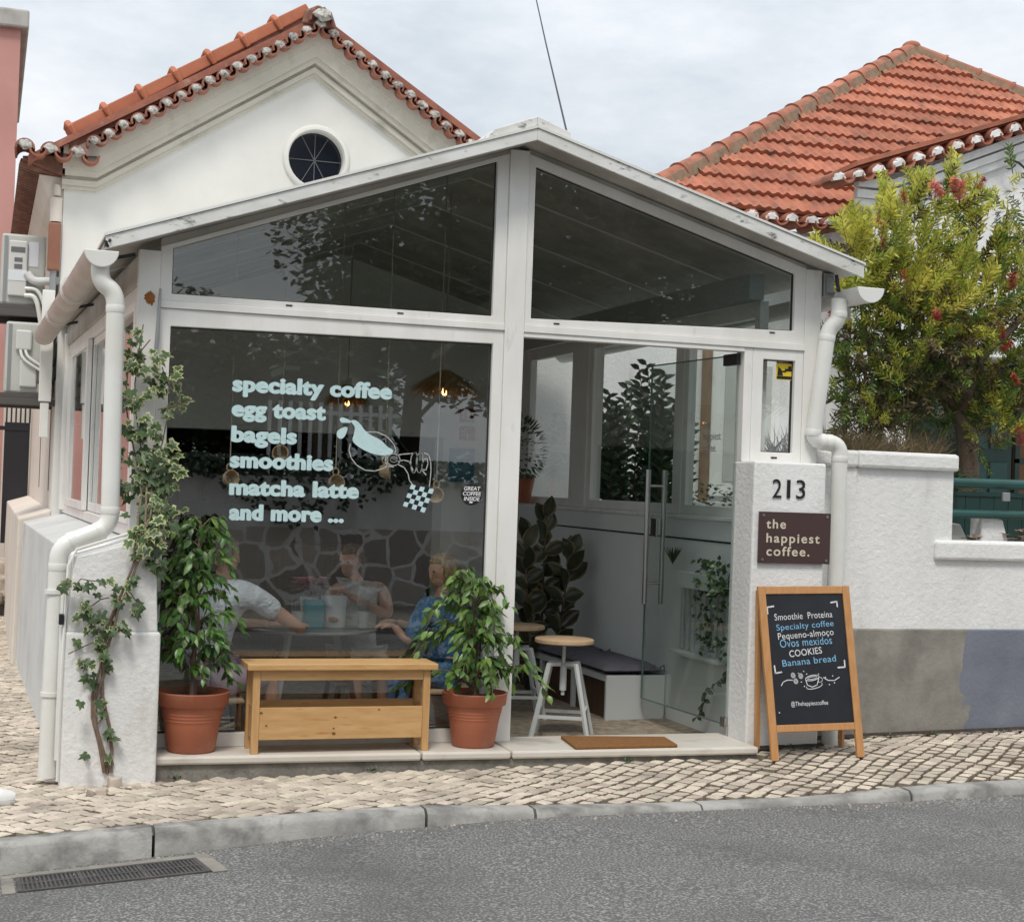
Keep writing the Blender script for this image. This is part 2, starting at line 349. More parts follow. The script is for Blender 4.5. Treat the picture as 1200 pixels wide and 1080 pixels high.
M['green_paint'] = mat('green_railing_paint', (.012,.06,.052), .35, col2=(.016,.075,.065), nscale=4)
M['green_door'] = mat('green_door_paint', (.008,.036,.03), .45, col2=(.011,.045,.038), nscale=3)
M['orange_curtain'] = mat('brown_blind', (.16,.085,.045), .8)
M['ac'] = mat('ac_casing', (.50,.50,.46), .5, col2=(.44,.44,.40), nscale=2, dirt=(.3,.29,.26), dscale=8, dlo=.62, dhi=.85)
M['ac_panel'] = mat('ac_cover', (.57,.57,.54), .45)
M['label'] = mat('paper_label', (.66,.68,.71), .6)
M['label_dark'] = mat('dark_label', (.13,.13,.135), .6)
M['conduit'] = mat('brown_pipe', (.29,.125,.075), .5, col2=(.24,.10,.06), nscale=3)
M['cable'] = mat('black_cable', (.012,.012,.012), .6)
M['foam'] = mat('white_insulation', (.66,.66,.64), .8, bump=.6, bscale=40)
M['rust'] = mat('rust', (.36,.15,.035), .9, col2=(.22,.075,.02), nscale=14)
M['brown_ac'] = mat('dark_shelf', (.09,.08,.075), .7)
M['black_gate'] = mat('black_gate', (.012,.012,.016), .5)
M['shoe'] = mat('white_trainer', (.70,.70,.69), .6, col2=(.58,.58,.57), nscale=5)
M['sole'] = mat('trainer_sole', (.50,.49,.46), .7)
M['rubble'] = mat('rubble_stone', (.42,.36,.30), .95, col2=(.26,.21,.17), nscale=6, bump=.8, bscale=30, island=.25)
M['slat'] = mat('white_slat', (.55,.58,.58), .6)
M['leaf_litter'] = mat('dead_leaf', (.13,.05,.03), .9, island=.4)
# ------------------------------------------------------------------ special materials
def custom_mats():
    M['door_edge'] = mat('glass_edge', (.10,.17,.15), .2)
    # asphalt with light chippings
    m = mat('asphalt', (.11,.108,.105), .88, col2=(.36,.355,.34), nscale=85, lo=.48, hi=.64, dirt=(.085,.083,.08), dscale=.9, dlo=.48, dhi=.75, bump=1, bscale=130, bdist=.010, detail=3)
    M['asphalt'] = m
    # plinth: bare render on the left, slate blue paint on the right with a ragged edge
    m = mat('plinth_render', (.27,.255,.225), .92, col2=(.18,.17,.15), nscale=3.2, dirt=(.37,.355,.31), dscale=2.2, dlo=.5, dhi=.75, bump=.6, bscale=45, bdist=.006)
    t = m.node_tree; L = t.links.new
    b = next(n for n in t.nodes if n.type == 'BSDF_PRINCIPLED'); src = b.inputs['Base Color'].links[0].from_socket
    g = N('ShaderNodeTexCoord', t); sx = N('ShaderNodeSeparateXYZ', t); L(g.outputs['Object'], sx.inputs[0])
    n = N('ShaderNodeTexNoise', t); n.inputs['Scale'].default_value = 1.9; n.inputs['Detail'].default_value = 8; L(g.outputs['Object'], n.inputs['Vector'])
    a = N('ShaderNodeMath', t, operation='MULTIPLY_ADD'); a.inputs[1].default_value = 1.1; L(n.outputs['Fac'], a.inputs[0]); L(sx.outputs['X'], a.inputs[2])
    z = N('ShaderNodeMath', t, operation='MULTIPLY_ADD'); z.inputs[1].default_value = -.18; L(sx.outputs['Z'], z.inputs[0]); L(a.outputs[0], z.inputs[2])
    r = N('ShaderNodeMapRange', t); r.inputs['From Min'].default_value = 0.645; r.inputs['From Max'].default_value = 0.665; L(z.outputs[0], r.inputs['Value'])
    n2 = N('ShaderNodeTexNoise', t); n2.inputs['Scale'].default_value = 3.5; n2.inputs['Detail'].default_value = 6; L(g.outputs['Object'], n2.inputs['Vector'])
    c = N('ShaderNodeMix', t, data_type='RGBA'); L(n2.outputs['Fac'], c.inputs[0]); c.inputs[6].default_value = (.10,.115,.155,1); c.inputs[7].default_value = (.235,.25,.29,1)
    x = N('ShaderNodeMix', t, data_type='RGBA'); L(r.outputs[0], x.inputs[0]); L(src, x.inputs[6]); L(c.outputs[2], x.inputs[7]); L(x.outputs[2], b.inputs['Base Color'])
    M['plinth'] = m
    # field stones with white pointing
    m = mat('stone_facing', (.2,.16,.12), .9, bump=.5, bscale=30); t = m.node_tree; L = t.links.new
    b = next(n for n in t.nodes if n.type == 'BSDF_PRINCIPLED')
    g = N('ShaderNodeTexCoord', t); n = N('ShaderNodeTexNoise', t); n.inputs['Scale'].default_value = 2.2; L(g.outputs['Object'], n.inputs['Vector'])
    vm = N('ShaderNodeVectorMath', t, operation='MULTIPLY_ADD'); vm.inputs[1].default_value = (.22,.22,.22); L(n.outputs['Color'], vm.inputs[0]); L(g.outputs['Object'], vm.inputs[2])
    ed = N('ShaderNodeTexVoronoi', t, feature='DISTANCE_TO_EDGE'); ed.inputs['Scale'].default_value = 3.0; L(vm.outputs[0], ed.inputs['Vector'])
    ce = N('ShaderNodeTexVoronoi', t); ce.inputs['Scale'].default_value = 3.0; L(vm.outputs[0], ce.inputs['Vector'])
    hs = N('ShaderNodeHueSaturation', t); hs.inputs['Saturation'].default_value = .8; hs.inputs['Color'].default_value = (.50,.435,.37,1)
    sp_ = N('ShaderNodeSeparateColor', t); L(ce.outputs['Color'], sp_.inputs[0]); mr_ = N('ShaderNodeMapRange', t); mr_.inputs['To Min'].default_value = .5; mr_.inputs['To Max'].default_value = 1.1; L(sp_.outputs[0], mr_.inputs['Value']); L(mr_.outputs[0], hs.inputs['Value'])
    r = N('ShaderNodeMapRange', t); r.inputs['From Min'].default_value = .045; r.inputs['From Max'].default_value = .062; L(ed.outputs['Distance'], r.inputs['Value'])
    x = N('ShaderNodeMix', t, data_type='RGBA'); L(r.outputs[0], x.inputs[0]); x.inputs[6].default_value = (.72,.71,.68,1); L(hs.outputs[0], x.inputs[7]); L(x.outputs[2], b.inputs['Base Color'])
    M['fieldstone'] = m
custom_mats()

# ------------------------------------------------------------------ ground levels (surveyed: kerb top, road at kerb foot)
_kx = [-6,-2.85,-2.2,-1.6,-.95,-.37,.4,1.34,2.05,2.75,9]
_kt = [-.17,-.112,-.088,-.078,-.068,-.098,-.125,-.139,-.113,-.112,-.09]
_rx = [-6,-2.84,-2.2,-1.6,-.95,-.37,1.34,2.05,2.75,9]
_rz = [-.36,-.244,-.208,-.172,-.150,-.138,-.162,-.172,-.171,-.15]
def yk(x): return -1.38 + .1*x
def zk(x): return float(np.interp(x, _kx, _kt))
def zr(x, y): return float(np.interp(x, _rx, _rz)) + .006*min(0, yk(x)-y)*0 + .012*min(max(0, yk(x)-y), 3)
def zb(x): return -.078 + .02*min(max(x, -6), 5)
def zs(x, y):
    a, b = yk(x) + .13, -.3
    t = min(1, max(0, (y-a)/(b-a)))
    return zk(x)*(1-t) + zb(x)*t

def grid_sheet(xs, ys, fz):
    m = MB(); n = len(ys)
    vs = [(x, y(x) if callable(y) else y, 0) for x in xs for y in ys]
    vs = [(x, y, fz(x, y)) for x, y, _ in vs]
    fs = [(i*n+j, (i+1)*n+j, (i+1)*n+j+1, i*n+j+1) for i in range(len(xs)-1) for j in range(n-1)]
    return m.add(vs, fs)
xs = [-60,-30,-12,-8,-6] + [-5 + .25*i for i in range(61)] + [14,20,40,60]
ys = [lambda x: -7.4] + [(lambda k: (lambda x: yk(x) - k))(k) for k in (5.2,4,3,2,1.2,.8,.5,.25,.1,0)]
structure(grid_sheet(xs, ys, lambda x, y: zr(x, y)).build('road', M['asphalt'], smooth=True))
structure(grid_sheet(xs, [lambda x: yk(x)+.05, -.9, -.3, 1.5, 4, 8, 16, 60], lambda x, y: zs(x, y) - .035).build('pavement_bed', M['joint'], smooth=True))
m = MB(); m.box(-60,-90,-.62,60,90,-.55); structure(m.build('ground', M['soil']))
# kerb of long worn stones
m = MB(); joints = [-9,-7.2,-5.6,-4.1,-3.3,-2.195,-.905,-.33,.62,1.95,3.3,4.8,6.4,8]
for a, b in zip(joints[:-1], joints[1:]):
    k = max(3, int((b-a)/.2)); g = .007
    rows = []
    for i in range(k+1):
        x = a + g + (b-a-2*g)*i/k; j = lambda s: rnd.uniform(-s, s); y0, zt, zl = yk(x), zk(x), zr(x, yk(x))-.12
        rows.append([(x, y0-.012+j(.003), zl), (x, y0+j(.004), zt-.022+j(.003)), (x, y0+.022+j(.004), zt+j(.0025)), (x, y0+.115, zt+.002), (x, y0+.125, zl)])
    vs = [p for r_ in rows for p in r_]
    fs = [(i*5+q, (i+1)*5+q, (i+1)*5+q+1, i*5+q+1) for i in range(k) for q in range(4)] + [(4,3,2,1,0), tuple(k*5+q for q in range(5))]
    m.add(vs, fs)
structure(m.build('kerb', M['kerb'], smooth=True, ang=50))
# hand-laid limestone cobbles
def front_y(x):
    if x < -2.56: return 12.0
    if x < -2.05: return -.27
    if x < 1.44: return -.31 - .02*(x+2.05)
    if x < 1.96: return -.17
    return .16
m = MB(); c45 = math.cos(R(40)); s45 = math.sin(R(40)); st = .086
for i in range(-130, 150):
    for j in range(-130, 190):
        u = (i + .5*(j % 2)*0 + .16*math.sin(j*.55+1))*st; v = (j + .14*math.sin(i*.5))*st*.92
        x = u*c45 - v*s45; y = u*s45 + v*c45
        if not (-5.4 < x < 5.6 and yk(x)+.155 < y < min(front_y(x), 9.5)): continue
        if y > .3 and x < -3.9: continue
        h = st*.5*rnd.uniform(.83,.95); hv = st*.46*rnd.uniform(.83,.95); a0 = rnd.uniform(-.13,.13)
        z = zs(x, y); tz = rnd.uniform(-.004,.003); tx_, ty_ = rnd.uniform(-.06,.06), rnd.uniform(-.06,.06)
        b = []; t_ = []
        for sx_, sy_ in ((-1,-1),(1,-1),(1,1),(-1,1)):
            du = sx_*h*rnd.uniform(.82,1.03); dv = sy_*hv*rnd.uniform(.82,1.03)
            ca, sa = math.cos(R(40)+a0), math.sin(R(40)+a0)
            ox, oy = du*ca - dv*sa, du*sa + dv*ca
            b.append((x+ox, y+oy, z-.045)); t_.append((x+ox, y+oy, z+tz-.006+ox*tx_+oy*ty_))
        top = [(x+(p[0]-x)*.84, y+(p[1]-y)*.87, p[2]+.0055) for p in t_]
        o = len(m.v); m.v += b + t_ + top
        for q in range(4):
            r_ = (q+1) % 4
            m.f += [(o+q, o+r_, o+4+r_, o+4+q), (o+4+q, o+4+r_, o+8+r_, o+8+q)]; m.m += [1,0]
        m.f.append((o+8,o+9,o+10,o+11)); m.m.append(0)
structure(m.build('cobbled_pavement', [M['cobble'], M['joint']], fix=False))

# drain in the gutter
t = thing('drain_grate', 'long cast iron drain grate set in the road beside the kerb', 'drain', (-2.4,-1.9,-.21))
def on_road(x, y):
    z = -.21
    for _ in range(12): p = P(x, y, Z=z); z = zr(p.x, p.y)
    return P(x, y, Z=z)
A, B, Cc, D = [on_road(x, y) for x, y in ((20,1030),(228,1007),(245,1021),(23,1045))]
def bil(u, v): return (A*(1-u)+B*u)*(1-v) + (D*(1-u)+Cc*u)*v
m = MB(); m.add([bil(-.01,-.05)+Vector((0,0,.003)), bil(1.01,-.05)+Vector((0,0,.003)), bil(1.01,1.05)+Vector((0,0,.003)), bil(-.01,1.05)+Vector((0,0,.003))], [(0,1,2,3)])
m.build('pit', M['black'], t, fix=False)
m = MB(); up = Vector((0,0,.008))
for u0, u1 in ((-.01,.015),(.322,.345),(.655,.678),(.985,1.01)): m.hexa([bil(u0,-.05),bil(u1,-.05),bil(u1,1.05),bil(u0,1.05)], [p+up for p in (bil(u0,-.05),bil(u1,-.05),bil(u1,1.05),bil(u0,1.05))])
for v0, v1 in ((-.06,.03),(.97,1.06),(.47,.53)): m.hexa([bil(-.01,v0),bil(1.01,v0),bil(1.01,v1),bil(-.01,v1)], [p+up*.9 for p in (bil(-.01,v0),bil(1.01,v0),bil(1.01,v1),bil(-.01,v1))])
for i in range(1, 42):
    u = i/42; m.hexa([bil(u-.006,0),bil(u+.006,0),bil(u+.006,1),bil(u-.006,1)], [p+up*.75 for p in (bil(u-.006,0),bil(u+.006,0),bil(u+.006,1),bil(u-.006,1))])
m.build('grating', M['iron'], t)
m = MB(); up = Vector((0,0,.006))
for (u0,u1,v0,v1) in ((-.03,1.03,-.32,-.07),(1.015,1.10,-.32,1.1),(-.09,-.02,-.3,1.1)): m.hexa([bil(u0,v0),bil(u1,v0),bil(u1,v1),bil(u0,v1)], [p+up for p in (bil(u0,v0),bil(u1,v0),bil(u1,v1),bil(u0,v1))])
m.build('surround', M['concrete'], t, bevel=.003)

# ------------------------------------------------------------------ the glass conservatory shop front
FL = -.2
cons = thing('glass_conservatory', 'white gabled glass shop front with lettered window and open glass doorway', 'shop', (0,0,0))
# low plastered walls and piers
m = MB()
m.hexa([(-2.545,-.36,-.3),(-2.06,-.36,-.3),(-2.06,.25,-.3),(-2.545,.25,-.3)], [(-2.545,-.34,.66),(-2.06,-.34,.66),(-2.06,.25,.66),(-2.545,.25,.66)])
m.hexa([(-2.535,-.325,.655),(-2.075,-.325,.655),(-2.075,.24,.655),(-2.535,.24,.655)], [(-2.515,-.31,1.05),(-2.10,-.31,1.165),(-2.10,.24,1.165),(-2.515,.24,1.05)])
m.build('front_pier', M['stucco'], cons, bevel=.014)
m = MB()
m.hexa([(-2.55,.25,-.4),(-2.08,.25,-.4),(-2.24,5,-.4),(-2.66,5,-.4)], [(-2.52,.25,1.045),(-2.08,.25,1.15),(-2.24,5,1.15),(-2.64,5,1.045)])
m.build('side_wall', mat('weathered_side_wall', (.62,.62,.60), .9, col2=(.53,.535,.53), nscale=1.2, dirt=(.40,.40,.395), dscale=2.0, dlo=.50, dhi=.85, bump=.6, bscale=40), cons, bevel=.01)
m = MB(); m.box(1.43,-.20,-.3,1.92,.095,1.69); m.build('front_pier', M['stucco'], cons, bevel=.012)
# threshold of two marble slabs on a concrete strip
m = MB()
for x0, x1 in ((-2.06,-.62),(-.612,-.10),(-.092,1.43)):
    f = lambda x: -.285 - .025*(x+2.05)
    m.prismz([(x0,f(x0)),(x1,f(x1)),(x1,.16),(x0,.16)], -.045, 0)
m.build('threshold', M['marble'], cons, bevel=.012)
m = MB(); f = lambda x: -.262 - .025*(x+2.05)
m.prismz([(-2.06,f(-2.06)),(1.43,f(1.43)),(1.43,.16),(-2.06,.16)], -.4, -.046); m.build('threshold_base', M['concrete'], cons)
# frames of the front
def post(name, x0, x1, z0, z1, y0=-.012, y1=.08, mt='frame', lean=0.0):
    m = MB(); m.hexa([(x0,y0,z0),(x1,y0,z0),(x1,y1,z0),(x0,y1,z0)], [(x0+lean,y0,z1),(x1+lean,y0,z1),(x1+lean,y1,z1),(x0+lean,y1,z1)]); return m.build(name, M[mt], cons, bevel=.004)
def ridge_z(x):   # underside of the roof at the front
    return 3.462 + (x+.043)*(.345 if x < -.043 else -.2925)
post('corner_post', -2.215, -2.10, 1.16, 2.70)
post('corner_post', 1.845, 1.955, 1.69, 2.90)
post('centre_post', -.122, -.004, .0, 3.452, -.02, .09)
m = MB(); m.box(-2.10,-.018,2.392,-.1225,.075,2.432); m.box(-.0035,-.018,2.39,1.845,.075,2.435); m.build('transom', M['frame'], cons, bevel=.004)
# upper gable panels
def panel(outer, inner, gm, name='gable_window', gy=.03):
    m = MB(); m.ring(outer, inner, -.006, .06); fr = m.build(name, M['frame'], cons, bevel=.004)
    m = MB(); m.prism(inner, gy, gy+.006); pane = m.build('pane', M[gm], fr)
    n = len(inner); cx = sum(p[0] for p in inner)/n; cz = sum(p[1] for p in inner)/n
    m = MB(); m.ring(inner, [(x+(cx-x)*.006/max(.1,abs(cx-x)), z+(cz-z)*.006/max(.1,abs(cz-z))) for x, z in inner], gy-.006, gy+.012); m.build('seal', M['rubber'], fr)
    return fr, pane
panel([(-2.10,2.433),(-.1225,2.433),(-.1225,3.43),(-2.10,2.725)], [(-2.036,2.472),(-.196,2.472),(-.196,3.378),(-2.036,2.722-.0)], 'glass_dark')
panel([(-.0035,2.436),(1.845,2.436),(1.845,2.905),(-.0035,3.44)], [(.040,2.474),(1.772,2.512),(1.772,2.868),(.040,3.372)], 'glass_dark')
# main lettered window
win, pane = panel([(-2.10,.0),(-.1225,.0),(-.1225,2.391),(-2.10,2.391)], [(-2.034,.078),(-.187,.078),(-.187,2.312),(-2.034,2.295)], 'glass', 'main_window')
# sidelight on the pier
sf, spane = panel([(1.495,1.691),(1.844,1.691),(1.844,2.389),(1.495,2.389)], [(1.568,1.752),(1.788,1.752),(1.788,2.325),(1.568,2.325)], 'glass', 'sidelight')
post('door_jamb', 1.437, 1.494, 1.69, 2.389, -.006, .1)
m = MB(); m.box(-.0035,-.01,2.362,1.4365,.07,2.3895); m.build('door_head', M['frame'], cons, bevel=.003)
m = MB()
for x, z in ((-1.39,2.452),(-.75,2.452),(.20,2.454),(1.62,2.492)): m.box(x-.018,-.0095,z-.004,x+.018,-.005,z+.004)
for x in (1.66,): m.box(x-.02,-.0095,1.714,x+.02,-.005,1.724)
m.build('weep_slot', M['black'], cons)
# rusty plate and aluminium handrail stub on the left post
m = MB(); m.prism([(-2.152+.036*(.65+.45*rnd.random())*math.cos(k*.2094), 2.437+.04*(.6+.5*rnd.random())*math.sin(k*.2094)) for k in range(30)], -.0145, -.0122); m.build('rust_patch', M['rust'], cons)
m = MB(); m.tube([P(188,338,Y=-.04), P(184,400,Y=-.05), P(180,440,Y=-.04)], [.007,.013,.007]); m.build('handrail', M['grey_metal'], cons, smooth=True)
# roof with overhang
def slab(pl, y0, y1): pass
m = MB()
Lx, Rx, Px = -2.405, 2.10, -.043
def top(x): return 3.532 + (x-Px)*(.3445 if x < Px else -.2878)
y0, y1 = -.25, 4.985
th = .05
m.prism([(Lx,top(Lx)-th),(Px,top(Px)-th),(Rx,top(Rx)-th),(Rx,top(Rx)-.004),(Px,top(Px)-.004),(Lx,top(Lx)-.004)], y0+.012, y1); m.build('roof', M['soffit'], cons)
m = MB()
m.prism([(Lx-.006,top(Lx)-.066),(Px,top(Px)-.064),(Px,top(Px)+.004),(Lx-.006,top(Lx)+.004)], y0-.006, y0+.011)
m.prism([(Px+.0005,top(Px)-.064),(Rx+.006,top(Rx)-.078),(Rx+.006,top(Rx)+.002),(Px+.0005,top(Px)+.004)], y0-.006, y0+.011)
m.build('fascia', M['fascia'], cons, bevel=.003)
m = MB(); m.prism([(Lx-.01,top(Lx)+.005),(Px,top(Px)+.005),(Px,top(Px)+.02),(Lx-.01,top(Lx)+.02)], y0-.014, y1)
m.prism([(Px+.0005,top(Px)+.005),(Rx+.01,top(Rx)+.003),(Rx+.01,top(Rx)+.016),(Px+.0005,top(Px)+.02)], y0-.014, y1); m.build('roof_sheet', M['pvc'], cons)
m = MB()
m.prism([(-.345,top(-.345)+.021),(Px,top(Px)+.021),(Px,top(Px)+.075),(-.30,top(-.30)+.062)], y0+.005, y1)
m.prism([(Px+.0005,top(Px)+.021),(.165,top(.165)+.021),(.16,top(.16)+.062),(Px+.0005,top(Px)+.075)], y0+.005, y1)
m.build('ridge_cap', M['fascia'], cons, bevel=.004)
m = MB(); e = P(128,284,Y=-.262)
for i in range(5): m.tube([e+Vector((rnd.uniform(-.02,.01),.0,rnd.uniform(-.02,.02))), e+Vector((rnd.uniform(-.035,.02),.05,rnd.uniform(-.03,.03)))], .008, 5)
m.build('torn_seal', M['rubber'], cons)
# rake boards under the roof, seen below the overhang
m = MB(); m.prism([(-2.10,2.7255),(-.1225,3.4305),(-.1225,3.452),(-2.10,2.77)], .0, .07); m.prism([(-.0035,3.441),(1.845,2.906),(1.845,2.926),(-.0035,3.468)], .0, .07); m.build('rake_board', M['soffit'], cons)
# ceiling joint strips
m = MB()
for yy in (1.05,2.1,3.15,4.2):
    m.prism([(-2.3,top(-2.3)-th-.006),(Px,top(Px)-th-.006),(2.0,top(2.0)-th-.006),(2.0,top(2.0)-th-.001),(Px,top(Px)-th-.001),(-2.3,top(-2.3)-th-.001)], yy, yy+.03)
m.build('ceiling_strip', M['white'], cons)
m = MB(); m.box(1.50,.08,2.70,1.60,4.98,2.86); m.build('eave_beam', M['ceiling'], cons)
# ---- left side: sliding windows receding to the house
def sx(y): return -2.20 - .028*y
def side(name, y0, y1, z0, z1, mt, th=.05, off=0.0):
    m = MB(); a, b = sx(y0)+off, sx(y1)+off
    m.hexa([(a,y0,z0),(a+th,y0,z0),(b+th,y1,z0),(b,y1,z0)], [(a,y0,z1),(a+th,y0,z1),(b+th,y1,z1),(b,y1,z1)]); return m.build(name, M[mt], cons, bevel=.003)
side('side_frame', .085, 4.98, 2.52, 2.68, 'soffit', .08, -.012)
side('side_frame', .085, 4.98, 2.44, 2.5195, 'frame', .08)
side('side_frame', .085, 4.98, 1.135, 1.20, 'frame', .08)
for k, (a, b) in enumerate(((.10,1.55),(1.50,3.0),(2.95,4.40))):
    o = -.014 if k % 2 == 0 else .028
    for q, (c, d) in enumerate(((a,a+.075),(b-.075,b))): side('sash_stile', c, d, 1.205, 2.437, 'frame', .035, o)
    side('sash_rail', a+.0755, b-.0755, 1.205, 1.265, 'frame', .035, o); side('sash_rail', a+.0755, b-.0755, 2.385, 2.437, 'frame', .035, o)
    side('side_pane', a+.076, b-.076, 1.266, 2.384, 'glass_side', .006, o+.012)
side('side_panel', 4.42, 4.80, 1.205, 2.437, 'frame', .03)
side('side_post', 4.81, 4.97, 1.16, 2.62, 'frame', .11, -.03)
# gutters
def gutter(a, b, r, mt, name='gutter'):
    a, b = Vector(a), Vector(b); d = (b-a).normalized(); s = d.cross(Vector((0,0,1))).normalized(); u = s.cross(d)
    m = MB(); n = 12; vs = []
    for p in (a, b):
        for rr in (r, r*.92):
            for j in range(n+1):
                t = math.pi*j/n; vs.append(p + s*math.cos(t)*rr - u*math.sin(t)*rr)
    k = n+1; fs = []
    for j in range(n): fs += [(j, j+1, 2*k+j+1, 2*k+j), (k+j, 3*k+j, 3*k+j+1, k+j+1), (j, k+j, k+j+1, j+1)]
    fs += [(0,2*k,3*k,k), (n,k+n,3*k+n,2*k+n)]
    m.add(vs, fs); g = m.build(name, M[mt], cons, smooth=True)
    m = MB(); vs = []
    for q in (-.012, .006):
        for j in range(n+1):
            t = math.pi*j/n; vs.append(a + d*q + s*math.cos(t)*r*1.05 - u*math.sin(t)*r*1.05)
    fs = [tuple(range(k)), tuple(range(2*k-1,k-1,-1))] + [(j,j+1,k+j+1,k+j) for j in range(n)] + [(n,0,k,k+n)]
    m.add(vs, fs); m.build('end_cap', M['pvc'], g, bevel=.004)
    return g, d, s, u
gl, d, s, u = gutter((-2.43,-.25,2.645), (-2.535,4.9,2.60), .085, 'gutter_brown')
for yy in (1.5,1.6,3.05,3.15):
    c = Vector((-2.43,-.25,2.645)) + d*(yy+.25); m = MB(); m.tube([c-d*.012, c+d*.012], .091, 18); m.build('gutter_joint', M['pvc'], gl, smooth=True)
for yy in (.0,1.3,2.6,3.9): c = Vector((-2.43,-.25,2.645)) + d*(yy+.25); m = MB(); m.bar(c+Vector((.09,0,.0)), c+Vector((.2,.02,.03)), .012, .02); m.build('gutter_bracket', M['dark_metal'], gl)
gr, d2, s2, u2 = gutter((2.125,-.30,2.775), (2.06,4.9,2.72), .09, 'pvc')
m = MB(); m.bar(P(980,322,Y=-.1), P(983,342,Y=-.1), .012, .02); m.build('gutter_bracket', M['dark_metal'], gr)
m = MB(); m.box(1.962,-.03,2.74,2.03,.05,2.885); m.box(1.972,-.05,2.76,2.02,-.03,2.86); m.build('bracket_plate', M['grey_metal'], cons, bevel=.004)
# downpipes
def bend(pts, k=5, r=.05):
    out = [Vector(pts[0])]
    for a, b, c in zip(pts, pts[1:], pts[2:]):
        a, b, c = Vector(a), Vector(b), Vector(c); p = b + (a-b).normalized()*min(r,(a-b).length*.48); q = b + (c-b).normalized()*min(r,(c-b).length*.48)
        for i in range(k+1):
            t = i/k; out.append(p*(1-t)**2 + b*2*t*(1-t) + q*t*t)
    return out + [Vector(pts[-1])]
pl = [(-2.43,-.19,2.60),(-2.425,-.19,2.50),(-2.35,-.19,2.41),(-2.335,-.19,1.245),(-2.335,-.20,1.225),(-2.59,-.24,1.105),(-2.597,-.24,-.09)]
pl = [(-2.43,-.19,2.62),(-2.43,-.19,2.49),(-2.345,-.19,2.435),(-2.33,-.19,1.20),(-2.585,-.23,1.095),(-2.60,-.23,-.10)]
m = MB(); m.tube(bend(pl, 6, .075), .048, 16); dp = m.build('downpipe', M['pvc'], cons, smooth=True)
def collar(mb, pts, tt, r):
    for a, b, f in tt:
        p = Vector(pts[a]).lerp(Vector(pts[b]), f); q = (Vector(pts[b])-Vector(pts[a])).normalized(); mb.tube([p-q*.02, p-q*.016, p+q*.016, p+q*.02], [r*.97,r,r,r*.97], 16)
for q_ in ((2,3,.07),(2,3,.93),(3,4,.2),(3,4,.75),(4,5,.09)): m = MB(); collar(m, pl, (q_,), .0505); m.build('pipe_collar', M['pvc'], dp, smooth=True)
for z in (.86,.33): m = MB(); m.tube([(-2.596,-.23,z-.01),(-2.596,-.23,z+.01)], .055, 16); m.build('pipe_clip', M['pvc'], dp, smooth=True)
pr = [(2.03,-.10,2.72),(2.03,-.10,2.59),(1.975,-.07,2.53),(1.90,-.05,1.835),(2.085,-.07,1.82),(2.075,-.07,-.06)]
m = MB(); m.tube(bend(pr, 6, .07), .05, 16); dp = m.build('downpipe', M['pvc'], cons, smooth=True)
for q_ in ((0,1,.75),(2,3,.08),(2,3,.93),(3,4,.35),(3,4,.6),(4,5,.05)): m = MB(); collar(m, pr, (q_,), .0525); m.build('pipe_collar', M['pvc'], dp, smooth=True)
m = MB(); m.tube([(-2.555,-.352,-.10),(-2.553,-.35,.5),(-2.54,-.33,1.0),(-2.50,-.315,1.085),(-2.16,-.315,1.20)], .008, 6); m.tube([(-2.562,-.30,.0),(-2.558,-.29,.9)], .012, 6); m.build('wall_cable', M['pvc'], cons, smooth=True)
m = MB(); m.box(-2.578,-.36,.70,-2.552,-.33,.755); m.build('cable_clip', M['black'], cons, bevel=.004)

# ---- right side wall with windows; low inner wall
m = MB(); m.box(1.57,.10,FL-.1,1.90,4.98,1.305); m.build('side_wall', M['inner_wall'], cons)
m = MB(); m.box(1.545,.10,1.3055,1.93,4.98,1.335); m.build('sill', M['frame'], cons, bevel=.006)
m = MB(); m.box(1.566,.10,1.165,1.5695,4.98,1.177); m.build('panel_joint', M['black'], cons)
def rs(name, y0, y1, z0, z1, mt='frame', x0=1.60, x1=1.66, par=None):
    m = MB(); m.box(x0, y0, z0, x1, y1, z1); return m.build(name, M[mt], par or cons, bevel=.003)
for (y0, y1) in ((.12,1.22),(1.30,3.02),(3.36,4.55)):
    rs('sash_stile', y0, y0+.07, 1.336, 2.70); rs('sash_stile', y1-.07, y1, 1.336, 2.70)
    rs('sash_rail', y0+.0705, y1-.0705, 1.336, 1.40); rs('sash_rail', y0+.0705, y1-.0705, 2.60, 2.70)
    rs('side_pane', y0+.071, y1-.071, 1.401, 2.599, 'glass_side', 1.627, 1.633)
rs('side_post', 3.025, 3.355, 1.336, 2.70, 'frame', 1.585, 1.72); rs('side_post', 4.56, 4.98, 1.336, 2.70); rs('side_post', 1.222, 1.298, 1.336, 2.70, 'frame', 1.595,1.67)
# interior floor, back wall is the house
m = MB(); m.box(-2.1,.161,FL-.06,1.57,4.99,FL); m.build('shop_floor', M['floor_in'], cons)
# open glass door leaf, swung inwards on the right jamb
ha, hb = Vector((1.425,.045,0)), Vector((1.365,1.24,0)); dd = (hb-ha).normalized(); dn = Vector((dd.y,-dd.x,0))
def dbox(name, u0, u1, z0, z1, mt, t=.005, off=0, par=None):
    m = MB(); b = [ha+dd*u0-dn*t+dn*off, ha+dd*u1-dn*t+dn*off, ha+dd*u1+dn*t+dn*off, ha+dd*u0+dn*t+dn*off]
    m.hexa([p+Vector((0,0,z0)) for p in b], [p+Vector((0,0,z1)) for p in b]); return m.build(name, M[mt], par or cons)
leaf = dbox('door_leaf', .0, (hb-ha).length, .065, 2.345, 'glass_door')
m = MB(); Ld = (hb-ha).length
for sgn in (-1,1):
    q = ha+dd*(Ld-.12)+dn*(.062*sgn)
    m.tube([q+Vector((0,0,.72)), q+Vector((0,0,1.63))], .017, 14)
for z in (.86,1.52): q = ha+dd*(Ld-.12)+Vector((0,0,z)); m.tube([q-dn*.062, q+dn*.062], .009, 10)
